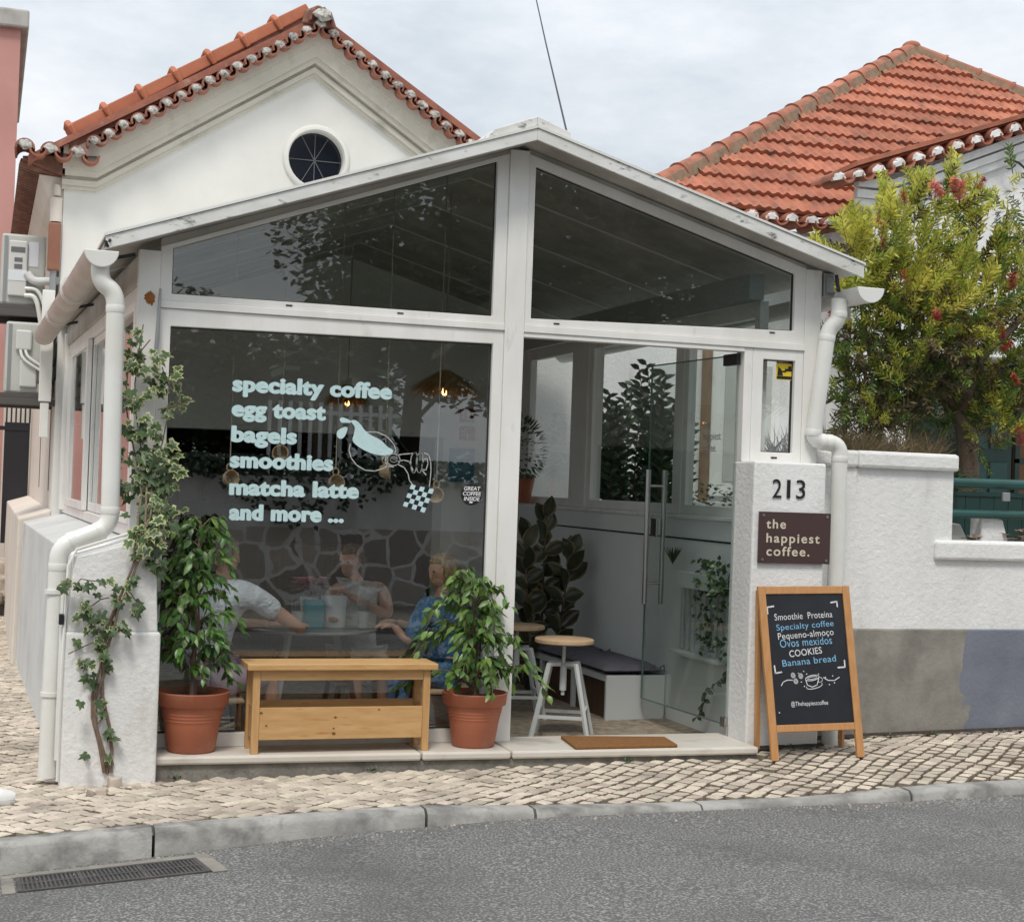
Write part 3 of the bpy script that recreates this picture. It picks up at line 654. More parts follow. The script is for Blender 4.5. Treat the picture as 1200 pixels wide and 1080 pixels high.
m.build('door_handle', M['steel'], leaf, smooth=True)
dbox('edge_strip', Ld-.006, Ld+.002, .065, 2.345, 'door_edge', .0056, 0, leaf); dbox('edge_strip', .0, Ld-.0065, .061, .069, 'door_edge', .0056, 0, leaf); dbox('edge_strip', .0, Ld-.0065, 2.341, 2.349, 'door_edge', .0056, 0, leaf)
dbox('lock_plate', Ld-.155, Ld-.075, 1.18, 1.30, 'steel', .010, 0, leaf)
dbox('hinge_clamp', .0, .17, 2.285, 2.355, 'dark_metal', .016, 0, leaf); dbox('hinge_clamp', .0, .06, .05, .11, 'steel', .018, 0, leaf)
m = MB(); q = ha+Vector((0,0,0)); m.tube([q+Vector((0,0,.0)), q+Vector((0,0,.065))], .012, 10); m.build('pivot', M['steel'], leaf, smooth=True)
m = MB(); m.box(.98,.17,FL+.001,1.44,1.15,FL+.02); m.build('ramp_mat', M['rubber'], cons)
# ------------------------------------------------------------------ gabled white house behind
HY = 5.0
house = thing('gabled_house', 'white plastered house with terracotta tiled gable and round dark window', 'house', (-.29, HY, 0))
gx, gz_ = -.345, 5.35                       # apex of the wall
ex, ez = -2.42, 4.0                       # left eave
sl_ = (gz_-ez)/(gx-ex)
rx_ = 2*gx-ex                              # right eave
wgx, cz, rr = -.29, 4.305, .245             # round window
# gable wall with a round opening and the doorway the conservatory opens into
bm = bmesh.new()
def wall_with_holes(outer, holes, y, depth):
    from mathutils.geometry import tessellate_polygon
    polys = [[Vector((x, z, 0)) for x, z in outer]] + [[Vector((x, z, 0)) for x, z in h] for h in holes]
    tris = tessellate_polygon(polys); flat = [p for q in polys for p in q]
    m = MB(); n = len(flat)
    m.v = [(p.x, y, p.y) for p in flat] + [(p.x, y+depth, p.y) for p in flat]
    for t in tris: m.f += [tuple(t), tuple(i+n for i in reversed(t))]; m.m += [0,0]
    o = 0
    for q in polys:
        k = len(q)
        for i in range(k): m.f.append((o+i, o+(i+1) % k, o+(i+1) % k+n, o+i+n)); m.m.append(0)
        o += k
    return m
circ = [(wgx+rr*math.cos(2*math.pi*i/40), cz+rr*math.sin(2*math.pi*i/40)) for i in range(40)]
wall_with_holes([(ex,-.3),(-2.0,-.3),(-2.0,1.88),(.97,1.90),(.97,-.3),(rx_,-.3),(rx_,ez),(gx,gz_),(ex,ez)], [circ], HY, .3).build('gable_wall', M['smooth_plaster'], house)
# rooms behind the opening
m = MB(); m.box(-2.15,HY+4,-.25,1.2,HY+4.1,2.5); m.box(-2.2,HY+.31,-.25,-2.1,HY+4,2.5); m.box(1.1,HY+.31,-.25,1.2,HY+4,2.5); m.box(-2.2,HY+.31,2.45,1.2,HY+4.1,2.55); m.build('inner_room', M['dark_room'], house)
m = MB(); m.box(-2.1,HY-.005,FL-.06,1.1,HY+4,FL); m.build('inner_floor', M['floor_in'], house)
m = MB()
m.box(-1.9,HY+1.0,FL,.4,HY+1.6,.85)
for i in range(7): m.box(-1.85+i*.3,HY+3.7,1.2+.0*i,-1.65+i*.3,HY+3.95,1.45)
m.build('shop_counter', M['brown_wood'], house)
# round window: moulding, glass, wire bars
m = MB(); prof = [(.245,.0),(.255,-.03),(.285,-.03),(.30,-.012),(.30,.0)]
n = 48; vs = []
for r_, yy in prof:
    for j in range(n): t = 2*math.pi*j/n; vs.append((wgx+r_*math.cos(t), HY+yy-.001, cz+r_*math.sin(t)))
m.add(vs, [(i*n+j, i*n+(j+1) % n, (i+1)*n+(j+1) % n, (i+1)*n+j) for i in range(len(prof)-1) for j in range(n)])
rw = m.build('round_window', M['smooth_plaster'], house, smooth=True, ang=60)
m = MB(); m.prism([(wgx+.25*math.cos(2*math.pi*i/40), cz+.25*math.sin(2*math.pi*i/40)) for i in range(40)], HY+.09, HY+.10); m.build('pane', M['dark_glass'], rw)
m = MB()
for a in (0,60,120): m.bar((wgx+.24*math.cos(R(a)),HY+.086,cz+.24*math.sin(R(a))),(wgx-.24*math.cos(R(a)),HY+.086,cz-.24*math.sin(R(a))),.006,.006)
m.bar((wgx,HY+.086,cz+.24),(wgx,HY+.086,cz-.24),.006,.006)
m.build('glazing_bar', M['label_dark'], rw)
# raking cornice: stepped mouldings following the gable, with short returns at the eaves
def rake(off0, off1, y0, y1, mb, xl=ex, ret=.26, kick=True):
    # band between perpendicular offsets below the rake line
    def line(o):
        dz = o*math.sqrt(1+sl_*sl_)
        a = (gx, gz_-dz)
        kx = xl + ret; kz = ez + sl_*(kx-ex) - dz
        return [(xl-.02, kz), (kx, kz), a, (2*gx-kx, kz), (2*gx-xl+.02, kz)]
    A_, B_ = line(off0), line(off1)
    for i in range(4): mb.prism([B_[i], B_[i+1], A_[i+1], A_[i]], y0, y1)
m = MB(); rake(-.045,.05,HY-.16,HY-.001,m); rake(.0505,.145,HY-.13,HY-.001,m); rake(.1455,.185,HY-.10,HY-.001,m); rake(.1855,.21,HY-.03,HY-.001,m); rake(.2105,.25,HY-.06,HY-.001,m); rake(.2505,.275,HY-.035,HY-.001,m)
m.build('raking_cornice', mat('cornice_plaster', (.64,.61,.54), .85, col2=(.55,.52,.45), nscale=1.2, dirt=(.33,.31,.26), dscale=4, dlo=.58, dhi=.82, bump=.3, bscale=60), house)
# side wall of the house along the alley
m = MB(); m.box(ex,HY+.3005,-.3,ex+.25,HY+7,ez); m.build('side_wall', M['cream_plaster'], house)
m = MB(); m.hexa([(-2.70,HY+.02,-.4),(ex,HY+.02,-.4),(ex,HY+7,-.4),(-2.70,HY+7,-.4)], [(-2.68,HY+.02,1.07),(ex,HY+.02,1.15),(ex,HY+7,1.15),(-2.68,HY+7,1.07)]); m.build('ledge_wall', M['cream_plaster'], house, bevel=.012)
for yy in (HY+.75,HY+3.2): m = MB(); m.box(ex-.003,yy,1.3,ex-.001,yy+.16,2.05); m.build('wall_slot', M['label_dark'], house)
m = MB(); m.hexa([(ex-.34,HY-.1,ez+.05),(ex,HY-.1,ez-.06),(ex,HY+7,ez-.06),(ex-.34,HY+7,ez+.05)], [(ex-.34,HY-.1,ez+.07),(ex,HY-.1,ez+.1),(ex,HY+7,ez+.1),(ex-.34,HY+7,ez+.07)])
for i in range(60): m.tube([(ex-.36,HY+.05+i*.115,ez+.045),(ex-.02,HY+.05+i*.115,ez-.055)], .035, 6)
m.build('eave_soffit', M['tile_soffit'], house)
m = MB(); m.hexa([(ex-.12,HY+.02,ez-.22),(ex,HY+.02,ez-.36),(ex,HY+7,ez-.36),(ex-.12,HY+7,ez-.22)], [(ex-.2,HY+.02,ez-.05),(ex,HY+.02,ez-.065),(ex,HY+7,ez-.065),(ex-.2,HY+7,ez-.05)]); m.build('eave_cornice', M['cream_plaster'], house)
# roof slopes
def barrel(mb, a, d, r, ln, up, mi=0, inv=False, n=9):
    """half-barrel tile: axis d, open downwards (or upwards when inv), 16 mm thick"""
    a, d, up = Vector(a), Vector(d).normalized(), Vector(up).normalized(); s = d.cross(up).normalized(); sg = -1 if inv else 1; vs = []
    for q, tr in ((0,1.0),(ln,.93)):
        for rr_ in (r*tr, r*tr-.016):
            for j in range(n+1): t = math.pi*j/n; vs.append(a + d*q + s*math.cos(t)*rr_ + up*(math.sin(t)*rr_*sg))
    k = n+1; fs = []
    for j in range(n): fs += [(j,j+1,2*k+j+1,2*k+j),(k+j,3*k+j,3*k+j+1,k+j+1),(j,k+j,k+j+1,j+1),(2*k+j,2*k+j+1,3*k+j+1,3*k+j)]
    fs += [(0,2*k,3*k,k),(n,k+n,3*k+n,2*k+n)]
    mb.add(vs, fs, mi)
def plug(mb, a, d, r, up, rr_=.8):
    """rough mortar stopping the open end of a barrel tile"""
    a, d, up = Vector(a), Vector(d).normalized(), Vector(up).normalized(); s = d.cross(up).normalized(); n = 10; vs = [a - d*.012 + up*r*.38]
    for j in range(n+1):
        t = math.pi*j/n; q = r*rnd.uniform(.8,1.0)*rr_; vs.append(a - d*rnd.uniform(-.004,.012) + s*math.cos(t)*q + up*(math.sin(t)*q - .012))
    vs += [v + d*.05 for v in [Vector(x) for x in vs[1:]]]
    k = n+1; fs = [(0,1+j,2+j) for j in range(n)] + [(0,k,1)] + [(1+j,k+1+j,k+2+j,2+j) for j in range(n)]
    mb.add(vs, fs)
nrmL = Vector((-sl_,0,1)).normalized(); nrmR = Vector((sl_,0,1)).normalized()
dirL = Vector((1,0,sl_)).normalized()
apex = Vector((gx,0,gz_))
slopeL = math.hypot(gx-ex, gz_-ez)
m = MB()
for sg in (1,-1):
    q = lambda x, z, y: (gx+sg*(x-gx), y, z)
    o0, o1 = .10, .16
    A0 = [(ex-.34, ez-.34*sl_*.35), (gx, gz_)]
    m.hexa([q(ex-.30,ez-.10+.10,HY-.22),q(gx,gz_+.10,HY-.22),q(gx,gz_+.10,HY+7),q(ex-.30,ez,HY+7)], [q(ex-.30,ez+.06,HY-.22),q(gx,gz_+.17,HY-.22),q(gx,gz_+.17,HY+7),q(ex-.30,ez+.06,HY+7)])
m.build('roof', M['tile_old'], house)
# verge tiles: barrels pointing at the street with mortar in their mouths, channels between
K = 16
def blob(mb, c, r, n=9, k=6, dy=.045):
    vs = []
    for i in range(k+1):
        a = math.pi*i/k - math.pi/2
        for j in range(n):
            t = 2*math.pi*j/n; q = (r*rnd.uniform(.84,1.12) if 0 < i < k else r)*(1.0 if math.sin(t) > -.1 else .4)
            vs.append(Vector(c) + Vector((q*math.cos(a)*math.cos(t), dy*rnd.uniform(.8,1.2)*math.sin(a), q*math.cos(a)*math.sin(t))))
    mb.add(vs, [(i*n+j, i*n+(j+1) % n, (i+1)*n+(j+1) % n, (i+1)*n+j) for i in range(k) for j in range(n)])
def verge(p, nn, ax, dn_, r, last=False):
    t1 = MB(); barrel(t1, p, ax, r, .5, nn); tl_ = t1.build('verge_tile', M['tile_old'], house, smooth=True)
    t2 = MB(); blob(t2, p + nn*r*.12 + Vector((0,.006,0)), r*.84, dy=.026); t2.build('mortar_plug', M['mortar'], tl_, smooth=True, ang=70)
    if not last: t3 = MB(); barrel(t3, p+dn_, ax, r*.9, .45, nn, inv=True); t3.build('channel_tile', M['tile_old'], house, smooth=True)
for sg in (1,-1):
    for i in range(K+1):
        f_ = i/K; x = ex+.22 + (gx-ex-.22)*f_
        if sg < 0 and i == K: continue
        X = gx+sg*(x-gx); z = gz_ - sl_*(gx-x) + .055
        nn = Vector((-sl_*sg,0,1)).normalized(); ax = Vector((.02*sg,1,0))
        p = Vector((X, HY-.27+rnd.uniform(-.012,.012), z)) + nn*rnd.uniform(-.006,.008)
        dn_ = Vector((1*sg,0,sl_)).normalized()*(slopeL*.9/K*.5)*(1 if sg > 0 else -1) * (1 if sg > 0 else -1)
        verge(p, nn, ax, dn_ + nn*.015 + Vector((0,-.012,0)), .067, i == K)
for i, x in enumerate((ex-.33, ex-.13, ex+.09)): verge(Vector((x, HY-.27, ez+.105-.01*i)), Vector((0,0,1)), Vector((0.02,1,0)), Vector((.105,-.012,.012)), .082)
t1 = MB(); barrel(t1, (gx,HY-.30,gz_+.095), (0,1,0), .105, .5, (0,0,1)); tl_ = t1.build('verge_tile', M['tile_old'], house, smooth=True); t2 = MB(); blob(t2, (gx,HY-.31,gz_+.115), .095); t2.build('mortar_plug', M['mortar'], tl_, smooth=True, ang=70)
# bright flat cap tiles along the left rake, with a lump at each joint
m = MB(); m2 = MB(); kcap = 7; base = Vector((ex+.02,HY-.19,ez+.02*sl_+.285)); end = Vector((gx-.10,HY-.19,gz_+.225))
for i in range(kcap):
    a = base.lerp(end, i/kcap); b = base.lerp(end, (i+1)/kcap); dd_ = (b-a).normalized(); s_ = Vector((0,1,0)); u_ = Vector((-dd_.z,0,dd_.x))
    m = MB(); m2 = MB(); m.hexa([a-u_*.055, a-u_*.055+s_*.28, a+u_*.05+s_*.28, a+u_*.05], [b-u_*.055, b-u_*.055+s_*.28, b+u_*.042+s_*.28, b+u_*.042]); cap_ = m.build('rake_cap_tile', M['tile_orange'], house, bevel=.01)
    c = a + dd_*.02
    m2.tube([c-u_*.06-s_*.012, c+u_*.02-s_*.016, c+u_*.06+s_*.03, c+u_*.062+s_*.24], [.020,.030,.032,.026], 8); m2.build('cap_lump', M['tile_orange'], cap_, smooth=True)
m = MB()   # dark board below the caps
a = base+Vector((0,.02,-.05)); b = end+Vector((0,.02,-.05)); m.hexa([a+Vector((0,0,-.11)),a+Vector((0,.15,-.11)),a+Vector((0,.15,0)),a], [b+Vector((0,0,-.11)),b+Vector((0,.15,-.11)),b+Vector((0,.15,0)),b]); m.build('rake_dark_board', M['tile_soffit'], house)
m = MB(); m.prism([(gx-.16,gz_+.07),(gx+.16,gz_+.04),(gx+.10,gz_+.2),(gx-.02,gz_+.25),(gx-.13,gz_+.19)], HY-.24, HY+.3); m.build('apex_tile', M['tile_soffit'], house, bevel=.02)
# corner pipe and trunking on the house corner
m = MB(); m.box(-2.53,HY-.05,3.15,-2.43,HY+.06,3.55); cp = m.build('corner_pipe', M['conduit'], house, bevel=.012)
m = MB(); m.tube([(-2.475,HY,3.56),(-2.475,HY,3.76)], .05, 12); m.tube([(-2.475,HY,3.78),(-2.47,HY,3.87)], .03, 10); m.build('pipe_sleeve', M['cream_plaster'], cp, smooth=True)
m = MB(); m.tube([(-2.48,HY,2.95),(-2.48,HY,3.15)], .028, 10); m.build('pipe_tail', M['grey_metal'], cp, smooth=True)
m = MB(); m.box(-2.56,HY-.07,2.05,-2.46,HY-.01,2.98); m.box(-2.545,HY-.06,1.75,-2.475,HY-.02,2.04); m.build('trunking', M['pvc'], house, bevel=.006)

# ------------------------------------------------------------------ air conditioners on brackets
def ac_unit(loc, label, v):
    x, y, z = loc; w_, d_, h_ = .36, .85, .60
    t = thing('air_conditioner', label, 'air conditioner', loc, 'air conditioners on the house side')
    m = MB(); m.box(x-w_,y,z,x,y+d_,z+h_); m.build('casing', M['ac'], t, bevel=.02)
    m = MB(); m.box(x-w_+.02,y-.004,z+.02,x-w_+.05,y-.0005,z+h_-.02); m.build('casing_seam', M['grey_metal'], t)
    if v == 0:
        m = MB(); m.box(x-.30,y-.04,z+.07,x-.15,y-.001,z+h_-.06); cv = m.build('valve_cover', M['ac_panel'], t, bevel=.012)
        m = MB(); m.box(x-.285,y-.043,z+.44,x-.17,y-.041,z+.485); m.box(x-.255,y-.043,z+.36,x-.19,y-.041,z+.395); m.box(x-.255,y-.043,z+.30,x-.19,y-.041,z+.34); m.build('printed_label', M['label_dark'], cv)
        m = MB(); m.box(x-.14,y-.004,z+.33,x-.06,y-.0008,z+.54); m.box(x-.30,y-.0435,z+.20,x-.15,y-.0405,z+.29); m.build('paper_label', M['label'], cv)
        m = MB(); m.tube(bend([(x-.15,y-.05,z+.27),(x-.10,y-.06,z+.20),(x+.12,y-.06,z+.22)],4,.05), .035, 10); m.build('insulated_pipe', M['foam'], t, smooth=True)
        m = MB(); m.tube(bend([(x-.16,y-.03,z+.14),(x-.05,y-.06,z+.14),(x+.04,y-.06,z-.12)],5,.1), .016, 8); m.tube(bend([(x-.16,y-.03,z+.08),(x-.07,y-.06,z+.08),(x,y-.06,z-.26)],5,.1), .02, 8); m.build('hose', M['pvc'], t, smooth=True)
    else:
        m = MB(); m.box(x-.28,y-.035,z+.36,x-.15,y-.001,z+.53); m.box(x-.24,y-.03,z+.05,x-.10,y-.001,z+.28); m.build('valve_cover', M['ac_panel'], t, bevel=.014)
        m = MB(); m.tube(bend([(x-.24,y-.03,z+.36),(x-.22,y-.05,z+.28),(x-.03,y-.05,z+.17)],4,.08), .012, 8); m.tube(bend([(x-.20,y-.03,z+.36),(x-.18,y-.05,z+.30),(x-.01,y-.05,z+.20)],4,.08), .012, 8); m.build('hose', M['pvc'], t, smooth=True)
        m = MB(); m.tube(bend([(x-.09,y-.03,z+.2),(x+.03,y-.05,z+.22),(x+.05,y-.05,z+.40),(x+.09,y-.03,z+.5)],4,.08), .014, 8); m.tube(bend([(x-.09,y-.03,z+.1),(x+.04,y-.05,z+.08),(x+.07,y-.04,z+.45)],4,.1), .016, 8); m.build('wiring', M['cable'], t, smooth=True)
    m = MB(); m.box(x-w_-.12,y-.06,z-.10,x+.07,y+.06,z-.045); m.box(x-w_-.12,y+d_-.15,z-.10,x+.07,y+d_-.03,z-.045); m.box(x-w_-.1,y-.03,z-.045,x+.02,y+d_,z-.001); m.build('bracket', M['brown_ac'], t, bevel=.004)
    return t
ac_unit((-2.535,5.25,2.87), 'upper of the two outdoor units, with printed labels on its cover', 0)
ac_unit((-2.475,5.15,2.12), 'lower of the two outdoor units, with looped black wiring behind', 1)

# ------------------------------------------------------------------ pink building and gate at the end of the alley
pb = thing('pink_building', 'tall pink rendered building with grey cornice at the left edge', 'building', (-6,13,0))
m = MB(); m.box(-11,13,-.5,-2.72,19,7.25); m.build('wall', M['pink'], pb)
m = MB(); m.box(-11.05,12.9,7.251,-2.62,19,7.5); m.build('cornice', M['grey_stone'], pb, bevel=.03)
fwl = MB(); fwl.box(-2.75,12.4,-.4,-2.3,12.7,3.2); tag(fwl.build('alley_wall', M['cream_plaster']), 'narrow cream wall closing the alley behind the black gate', 'wall')
g = thing('alley_gate', 'black metal gate at the end of the alley', 'gate', (-2.6,11.8,0))
m = MB(); m.box(-2.74,11.8,.55,-2.44,11.84,2.05); m.build('gate_panel', M['black_gate'], g)
m = MB(); 
for i in range(6): m.box(-2.73+i*.055,11.8,2.051,-2.71+i*.055,11.83,2.25)
m.box(-2.9,11.79,1.95,-2.44,11.85,2.0); m.build('gate_rail', M['black_gate'], g)
s_ = thing('stone_steps', 'rough stone steps climbing the alley by the cream wall', 'steps', (-2.9,9.4,0))
m = MB()
for i in range(3): m.box(-5,9.6+i*.5,-.2,-2.62,10.2+i*.5,.08+i*.16)
m.build('tread', M['rubble'], s_, bevel=.03)
m = MB()
for i in range(22): m.ell((rnd.uniform(-3.2,-2.7), rnd.uniform(9.3,9.6), rnd.uniform(-.05,.12)), rnd.uniform(.05,.11), .08, rnd.uniform(.04,.08), 7, 5)
m.build('rubble', M['rubble'], s_)

# ------------------------------------------------------------------ terracotta-roofed house on the right
th_ = thing('tiled_house', 'white house with hipped terracotta roof and tiled porch gable', 'house', (7,7,0))
Ap = P(1068,60,Y=10.4); EL = P(743,232,Y=6.6); ER = P(1740,286,Y=6.6)
ER.z = EL.z
vS = ((EL+ER)/2 - Ap)
nF = (ER-EL).cross(Ap-EL).normalized()
if nF.z < 0: nF = -nF
ud = (ER-EL).normalized(); vd = nF.cross(ud).normalized()
if vd.z < 0: vd = -vd
H = (Ap-EL).dot(vd); aL = (Ap-EL).dot(ud); Wd = (ER-EL).length
rows = 15; tw = .235
m = MB()
for r_ in range(rows):
    v0, v1 = H*r_/rows, H*(r_+1)/rows
    uL, uR = aL*(v0+v1)/2/H, Wd - (Wd-aL)*(v0+v1)/2/H
    if uR-uL < .1: continue
    per = 8; nseg = int((uR-uL)/tw*per)+1
    vs = []; jit = rnd.uniform(-.01,.01)
    for i in range(nseg+1):
        u = uL + (uR-uL)*i/nseg; ph = ((u+jit)/tw) % 1; tj = math.sin(int((u+jit)/tw)*12.9898+r_*4.1)*.006
        if ph < .14: h = .034
        elif ph < .26: h = .022
        elif ph < .48: h = .004
        elif ph < .60: h = .026
        elif ph < .74: h = .022
        else: h = .004
        for v, lift in ((v0-.035,.052+tj),(v0-.035,.016),(v0+(v1-v0)*.5,.028),(v1,.002)):
            hh = h if lift != .016 else -.0
            vs.append(EL + ud*u + vd*v + nF*(lift + hh))
    fs = []
    for i in range(nseg):
        a, b = i*4, (i+1)*4
        fs += [(a+1,b+1,b,a),(a,b,b+2,a+2),(a+2,b+2,b+3,a+3)]
    m.add(vs, fs)
m.add([EL+nF*-.02, ER+nF*-.02, Ap+nF*-.02], [(0,1,2)])
Bk = Ap + Vector((3.0,5,-.2)); BL = EL + Vector((3.6,6,0)); BR = ER + Vector((2,6,0))
m.add([EL, Ap, Bk, BL, ER, BR], [(0,3,2,1),(4,1,2,5)])
m.build('roof', M['tile'], th_, fix=False)
m = MB(); mo = MB()
def ridge(a, b, step=.47):
    L_ = (b-a).length; n = max(1, int(L_/step)); d_ = (b-a).normalized()
    for i in range(n):
        p = a + d_*(L_*i/n); up_ = (nF+Vector((0,0,1))).normalized(); up_ = (up_-d_*up_.dot(d_)).normalized()
        barrel(m, p+up_*.0, d_, .12, L_/n*1.06, up_)
        barrel(m, p+up_*.004, d_, .132, .045, up_)
    mo.tube([a+nF*-.02-Vector((0,0,.03)), b+nF*-.02-Vector((0,0,.03))], .155, 8)
ridge(EL, Ap); ridge(ER, Ap)
m.ell(Ap+Vector((0,0,.06)), .13,.13,.08)
m.build('hip_tiles', M['tile'], th_, smooth=True); mo.build('hip_mortar', M['hip_mortar'], th_)
def beirado(par, a, b, out, step=.23, r=.085, first=0):
    a, b = Vector(a), Vector(b); L_ = (b-a).length; n = max(1, int(L_/step)); d_ = (b-a).normalized(); o_ = Vector(out).normalized(); up_ = d_.cross(-o_).normalized()
    if up_.z < 0: up_ = -up_
    for i in range(n):
        p = a + d_*(L_*(i+.5)/n)
        t1, t2 = MB(), MB()
        barrel(t1, p+o_*.1, -o_, r, .45, up_); plug(t2, p+o_*.103, -o_, r*1.02, up_, 1.0)
        barrel(t1, p+d_*step*.5+o_*.12+up_*.012, -o_, r*.95, .45, up_, inv=True)
        e_ = t1.build('eave_tile', M['tile'], par, smooth=True); t2.build('mortar_plug', M['limewash'], e_, smooth=True, ang=35)
beirado(th_, EL+Vector((.0,-.05,-.10)), EL+ud*6.2+Vector((0,-.05,-.10)), (0,-1,0))
wx0 = P(800,300,Y=7).x
m = MB(); m.box(wx0,7.0,0,14,12,EL.z-.12); m.build('wall', M['stucco'], th_)
# porch gable in front
pY = 5.6
a0 = P(966,213,Y=pY); a1 = P(1012,206,Y=pY); a2 = P(1205,148,Y=pY)
slp = (a2.z-a1.z)/(a2.x-a1.x); pk = a1.x + 3.3; pkz = a1.z + slp*3.3
beirado(th_, (a0.x,pY,a0.z), (a1.x,pY,a1.z), (0,-1,0), .22, .08)
beirado(th_, (a1.x,pY,a1.z), (pk,pY,pkz), (0,-1,0), .235, .085)
m = MB()
m.hexa([(a1.x-.1,pY-.05,a1.z+.09),(pk,pY-.05,pkz+.09),(pk,7.4,pkz+.09),(a1.x-.02,6.3,a1.z+.09)], [(a1.x-.1,pY-.05,a1.z+.14),(pk,pY-.05,pkz+.14),(pk,7.4,pkz+.14),(a1.x-.02,6.3,a1.z+.14)])
m.hexa([(pk,pY-.05,pkz+.09),(pk+3.4,pY-.05,a1.z+.09),(pk+3.4,7.4,a1.z+.09),(pk,7.4,pkz+.09)], [(pk,pY-.05,pkz+.14),(pk+3.4,pY-.05,a1.z+.14),(pk+3.4,7.4,a1.z+.14),(pk,7.4,pkz+.14)])
m.build('porch_roof', M['tile'], th_)
px0 = a1.x+.12
wall_with_holes([(px0,1.0),(px0+.55,1.0),(px0+.55,3.05),(px0+4.6,3.05),(px0+4.6,1.0),(2*pk-px0,1.0),(2*pk-px0,a1.z-.02),(pk,pkz-.02),(px0,a1.z-.02)], [], pY+.12, .25).build('porch_wall', M['stucco'], th_)
m = MB()
for k, (o, dpt) in enumerate(((.02,.11),(.13,.08),(.22,.05))):
    q = [(px0-.16,a1.z-.0-o),(px0+.2,a1.z-o),(pk,pkz-o+.02)]
    for (xa,za),(xb,zb_) in zip(q, q[1:]): m.prism([(xa,za-.085),(xb,zb_-.085),(xb,zb_),(xa,za)], pY+.12-dpt, pY+.119)
m.build('porch_cornice', M['stucco'], th_)
m = MB(); m.box(px0+.1,6.6,1.0,px0+.3,6.95,4.4); m.build('porch_return', M['stucco'], th_)
# recessed porch with green door
m = MB(); m.box(px0+.55,6.93,1.0,px0+4.6,6.99,3.1); m.build('porch_back', M['green_door'], th_)
dr = []
dx = P(1150,560,Y=6.9).x
m = MB(); m.box(dx-.30,6.86,1.15,dx+.38,6.929,3.05); d_ = m.build('door', M['green_door'], th_, bevel=.01)
m = MB(); m.box(dx-.22,6.84,1.3,dx+.02,6.859,1.95); m.box(dx+.07,6.84,1.3,dx+.31,6.859,1.95); m.box(dx-.22,6.84,2.1,dx+.02,6.859,2.9); m.box(dx+.07,6.84,2.1,dx+.31,6.859,2.9); m.build('door_panel', M['green_paint'], d_, bevel=.008)
m = MB(); m.box(dx+.42,6.87,1.15,dx+1.4,6.929,3.05); w_ = m.build('window', M['orange_curtain'], th_)
m = MB(); m.box(dx+.42,6.85,1.95,dx+1.4,6.869,2.0); m.box(dx+.42,6.85,1.15,dx+.48,6.869,3.05); m.build('window_bar', M['green_door'], w_)
m = MB(); m.tube(bend([P(1130,415,Y=5.5)+Vector((0,0,-.0)), P(1178,186,Y=5.5), P(1190,192,Y=5.5), P(1202,196,Y=5.5)],3,.05), .012, 6) if False else m.tube([P(1177,190,Y=5.6), P(1184,187,Y=5.55), P(1194,191,Y=5.6), P(1204,200,Y=5.65)], .012, 6)
m.build('cable_loop', M['cable'], th_, smooth=True)

# white annex wall behind the conservatory's right side
an = thing('annex_wall', 'plain white wall with a white door beyond the side windows', 'wall', (3,5.1,1))
m = MB(); m.box(1.86,5.3,.9,4.75,5.5,3.05); m.build('wall', M['stucco'], an)
dxx = 4.05
m = MB(); m.box(dxx-.3,5.26,1.45,dxx+.45,5.299,2.9); q = m.build('door', M['frame'], an, bevel=.01)
m = MB(); m.box(dxx-.16,5.25,1.6,dxx+.35,5.2595,2.75); m.build('door_pane', M['ac'], q)
m = MB(); m.box(dxx-.5,5.0,.9,dxx+.6,5.299,1.4); m.build('door_step', M['grey_stone'], an, bevel=.02)
m = MB(); m.tube([(dxx-.36,5.26,1.1),(dxx-.36,5.26,3.0)], .05, 10); m.build('pipe', M['hip_mortar'], an, smooth=True)
# terrace ground behind the garden wall
m = MB(); m.box(1.905,.32,-.3,16,7.0,1.12); structure(m.build('terrace_ground', M['grey_stone']))
# ------------------------------------------------------------------ garden wall on the right
gw = thing('garden_wall', 'white roughcast garden wall with stepped coping and patchy grey plinth', 'wall', (3,.1,0))
m = MB(); m.box(2.30,.115,.655,3.04,.30,1.68); m.box(3.04,.115,.655,14,.30,1.105); m.box(1.93,.085,.655,2.30,.30,1.68); m.build('wall', M['stucco'], gw)
m = MB(); m.box(1.93,.06,1.6805,2.305,.34,1.79); m.box(2.31,.075,1.6805,3.06,.34,1.792); m.build('coping', M['stucco'], gw, bevel=.022)
m = MB(); m.box(2.905,.08,1.1055,14,.34,1.23); m.build('coping', M['stucco'], gw, bevel=.018)
m = MB(); m.box(2.335,.09,-.4,14,.30,.6545); m.box(1.93,.055,-.4,2.33,.30,.6545); m.build('plinth', M['plinth'], gw, bevel=.008)
rl = thing('terrace_railing', 'dark green tubular railing above the lower garden wall', 'railing', (4,.5,1.2))
m = MB(); m.tube([(3.0,.5,1.615),(8,.5,1.63)], .035, 14); m.tube([(3.0,.5,1.405),(8,.5,1.41)], .030, 14); m.build('rail', M['green_paint'], rl, smooth=True)
m = MB(); m.tube([(5.6,.5,1.12),(5.6,.5,1.62)], .03, 10); m.tube([(7.5,.5,1.12),(7.5,.5,1.62)], .03, 10); m.build('post', M['green_paint'], rl, smooth=True)
m = MB(); m.box(3.66,.44,1.50,3.72,.46,1.56); m.build('clamp', M['grey_metal'], rl, bevel=.005)
gp = thing('board_screen', 'dark green boarded panel behind the terrace railing', 'panel', (4.5,.9,1.2))
m = MB()
for i in range(38): m.box(3.2+i*.12,.9,1.125,3.315+i*.12,.925,1.53)
m.build('board', M['green_door'], gp); m = MB(); m.box(3.18,.89,1.531,7.8,.94,1.56); m.build('top_rail', M['green_door'], gp)
bl = [((3.18,.50),.16,.2,.10,'grey broken stone block leaning left behind the low wall'),((3.42,.56),.22,.22,-.35,'cracked grey stone block behind the low wall'),((3.68,.52),.24,.26,-.12,'pale upright stone block beside the pink flowers')]
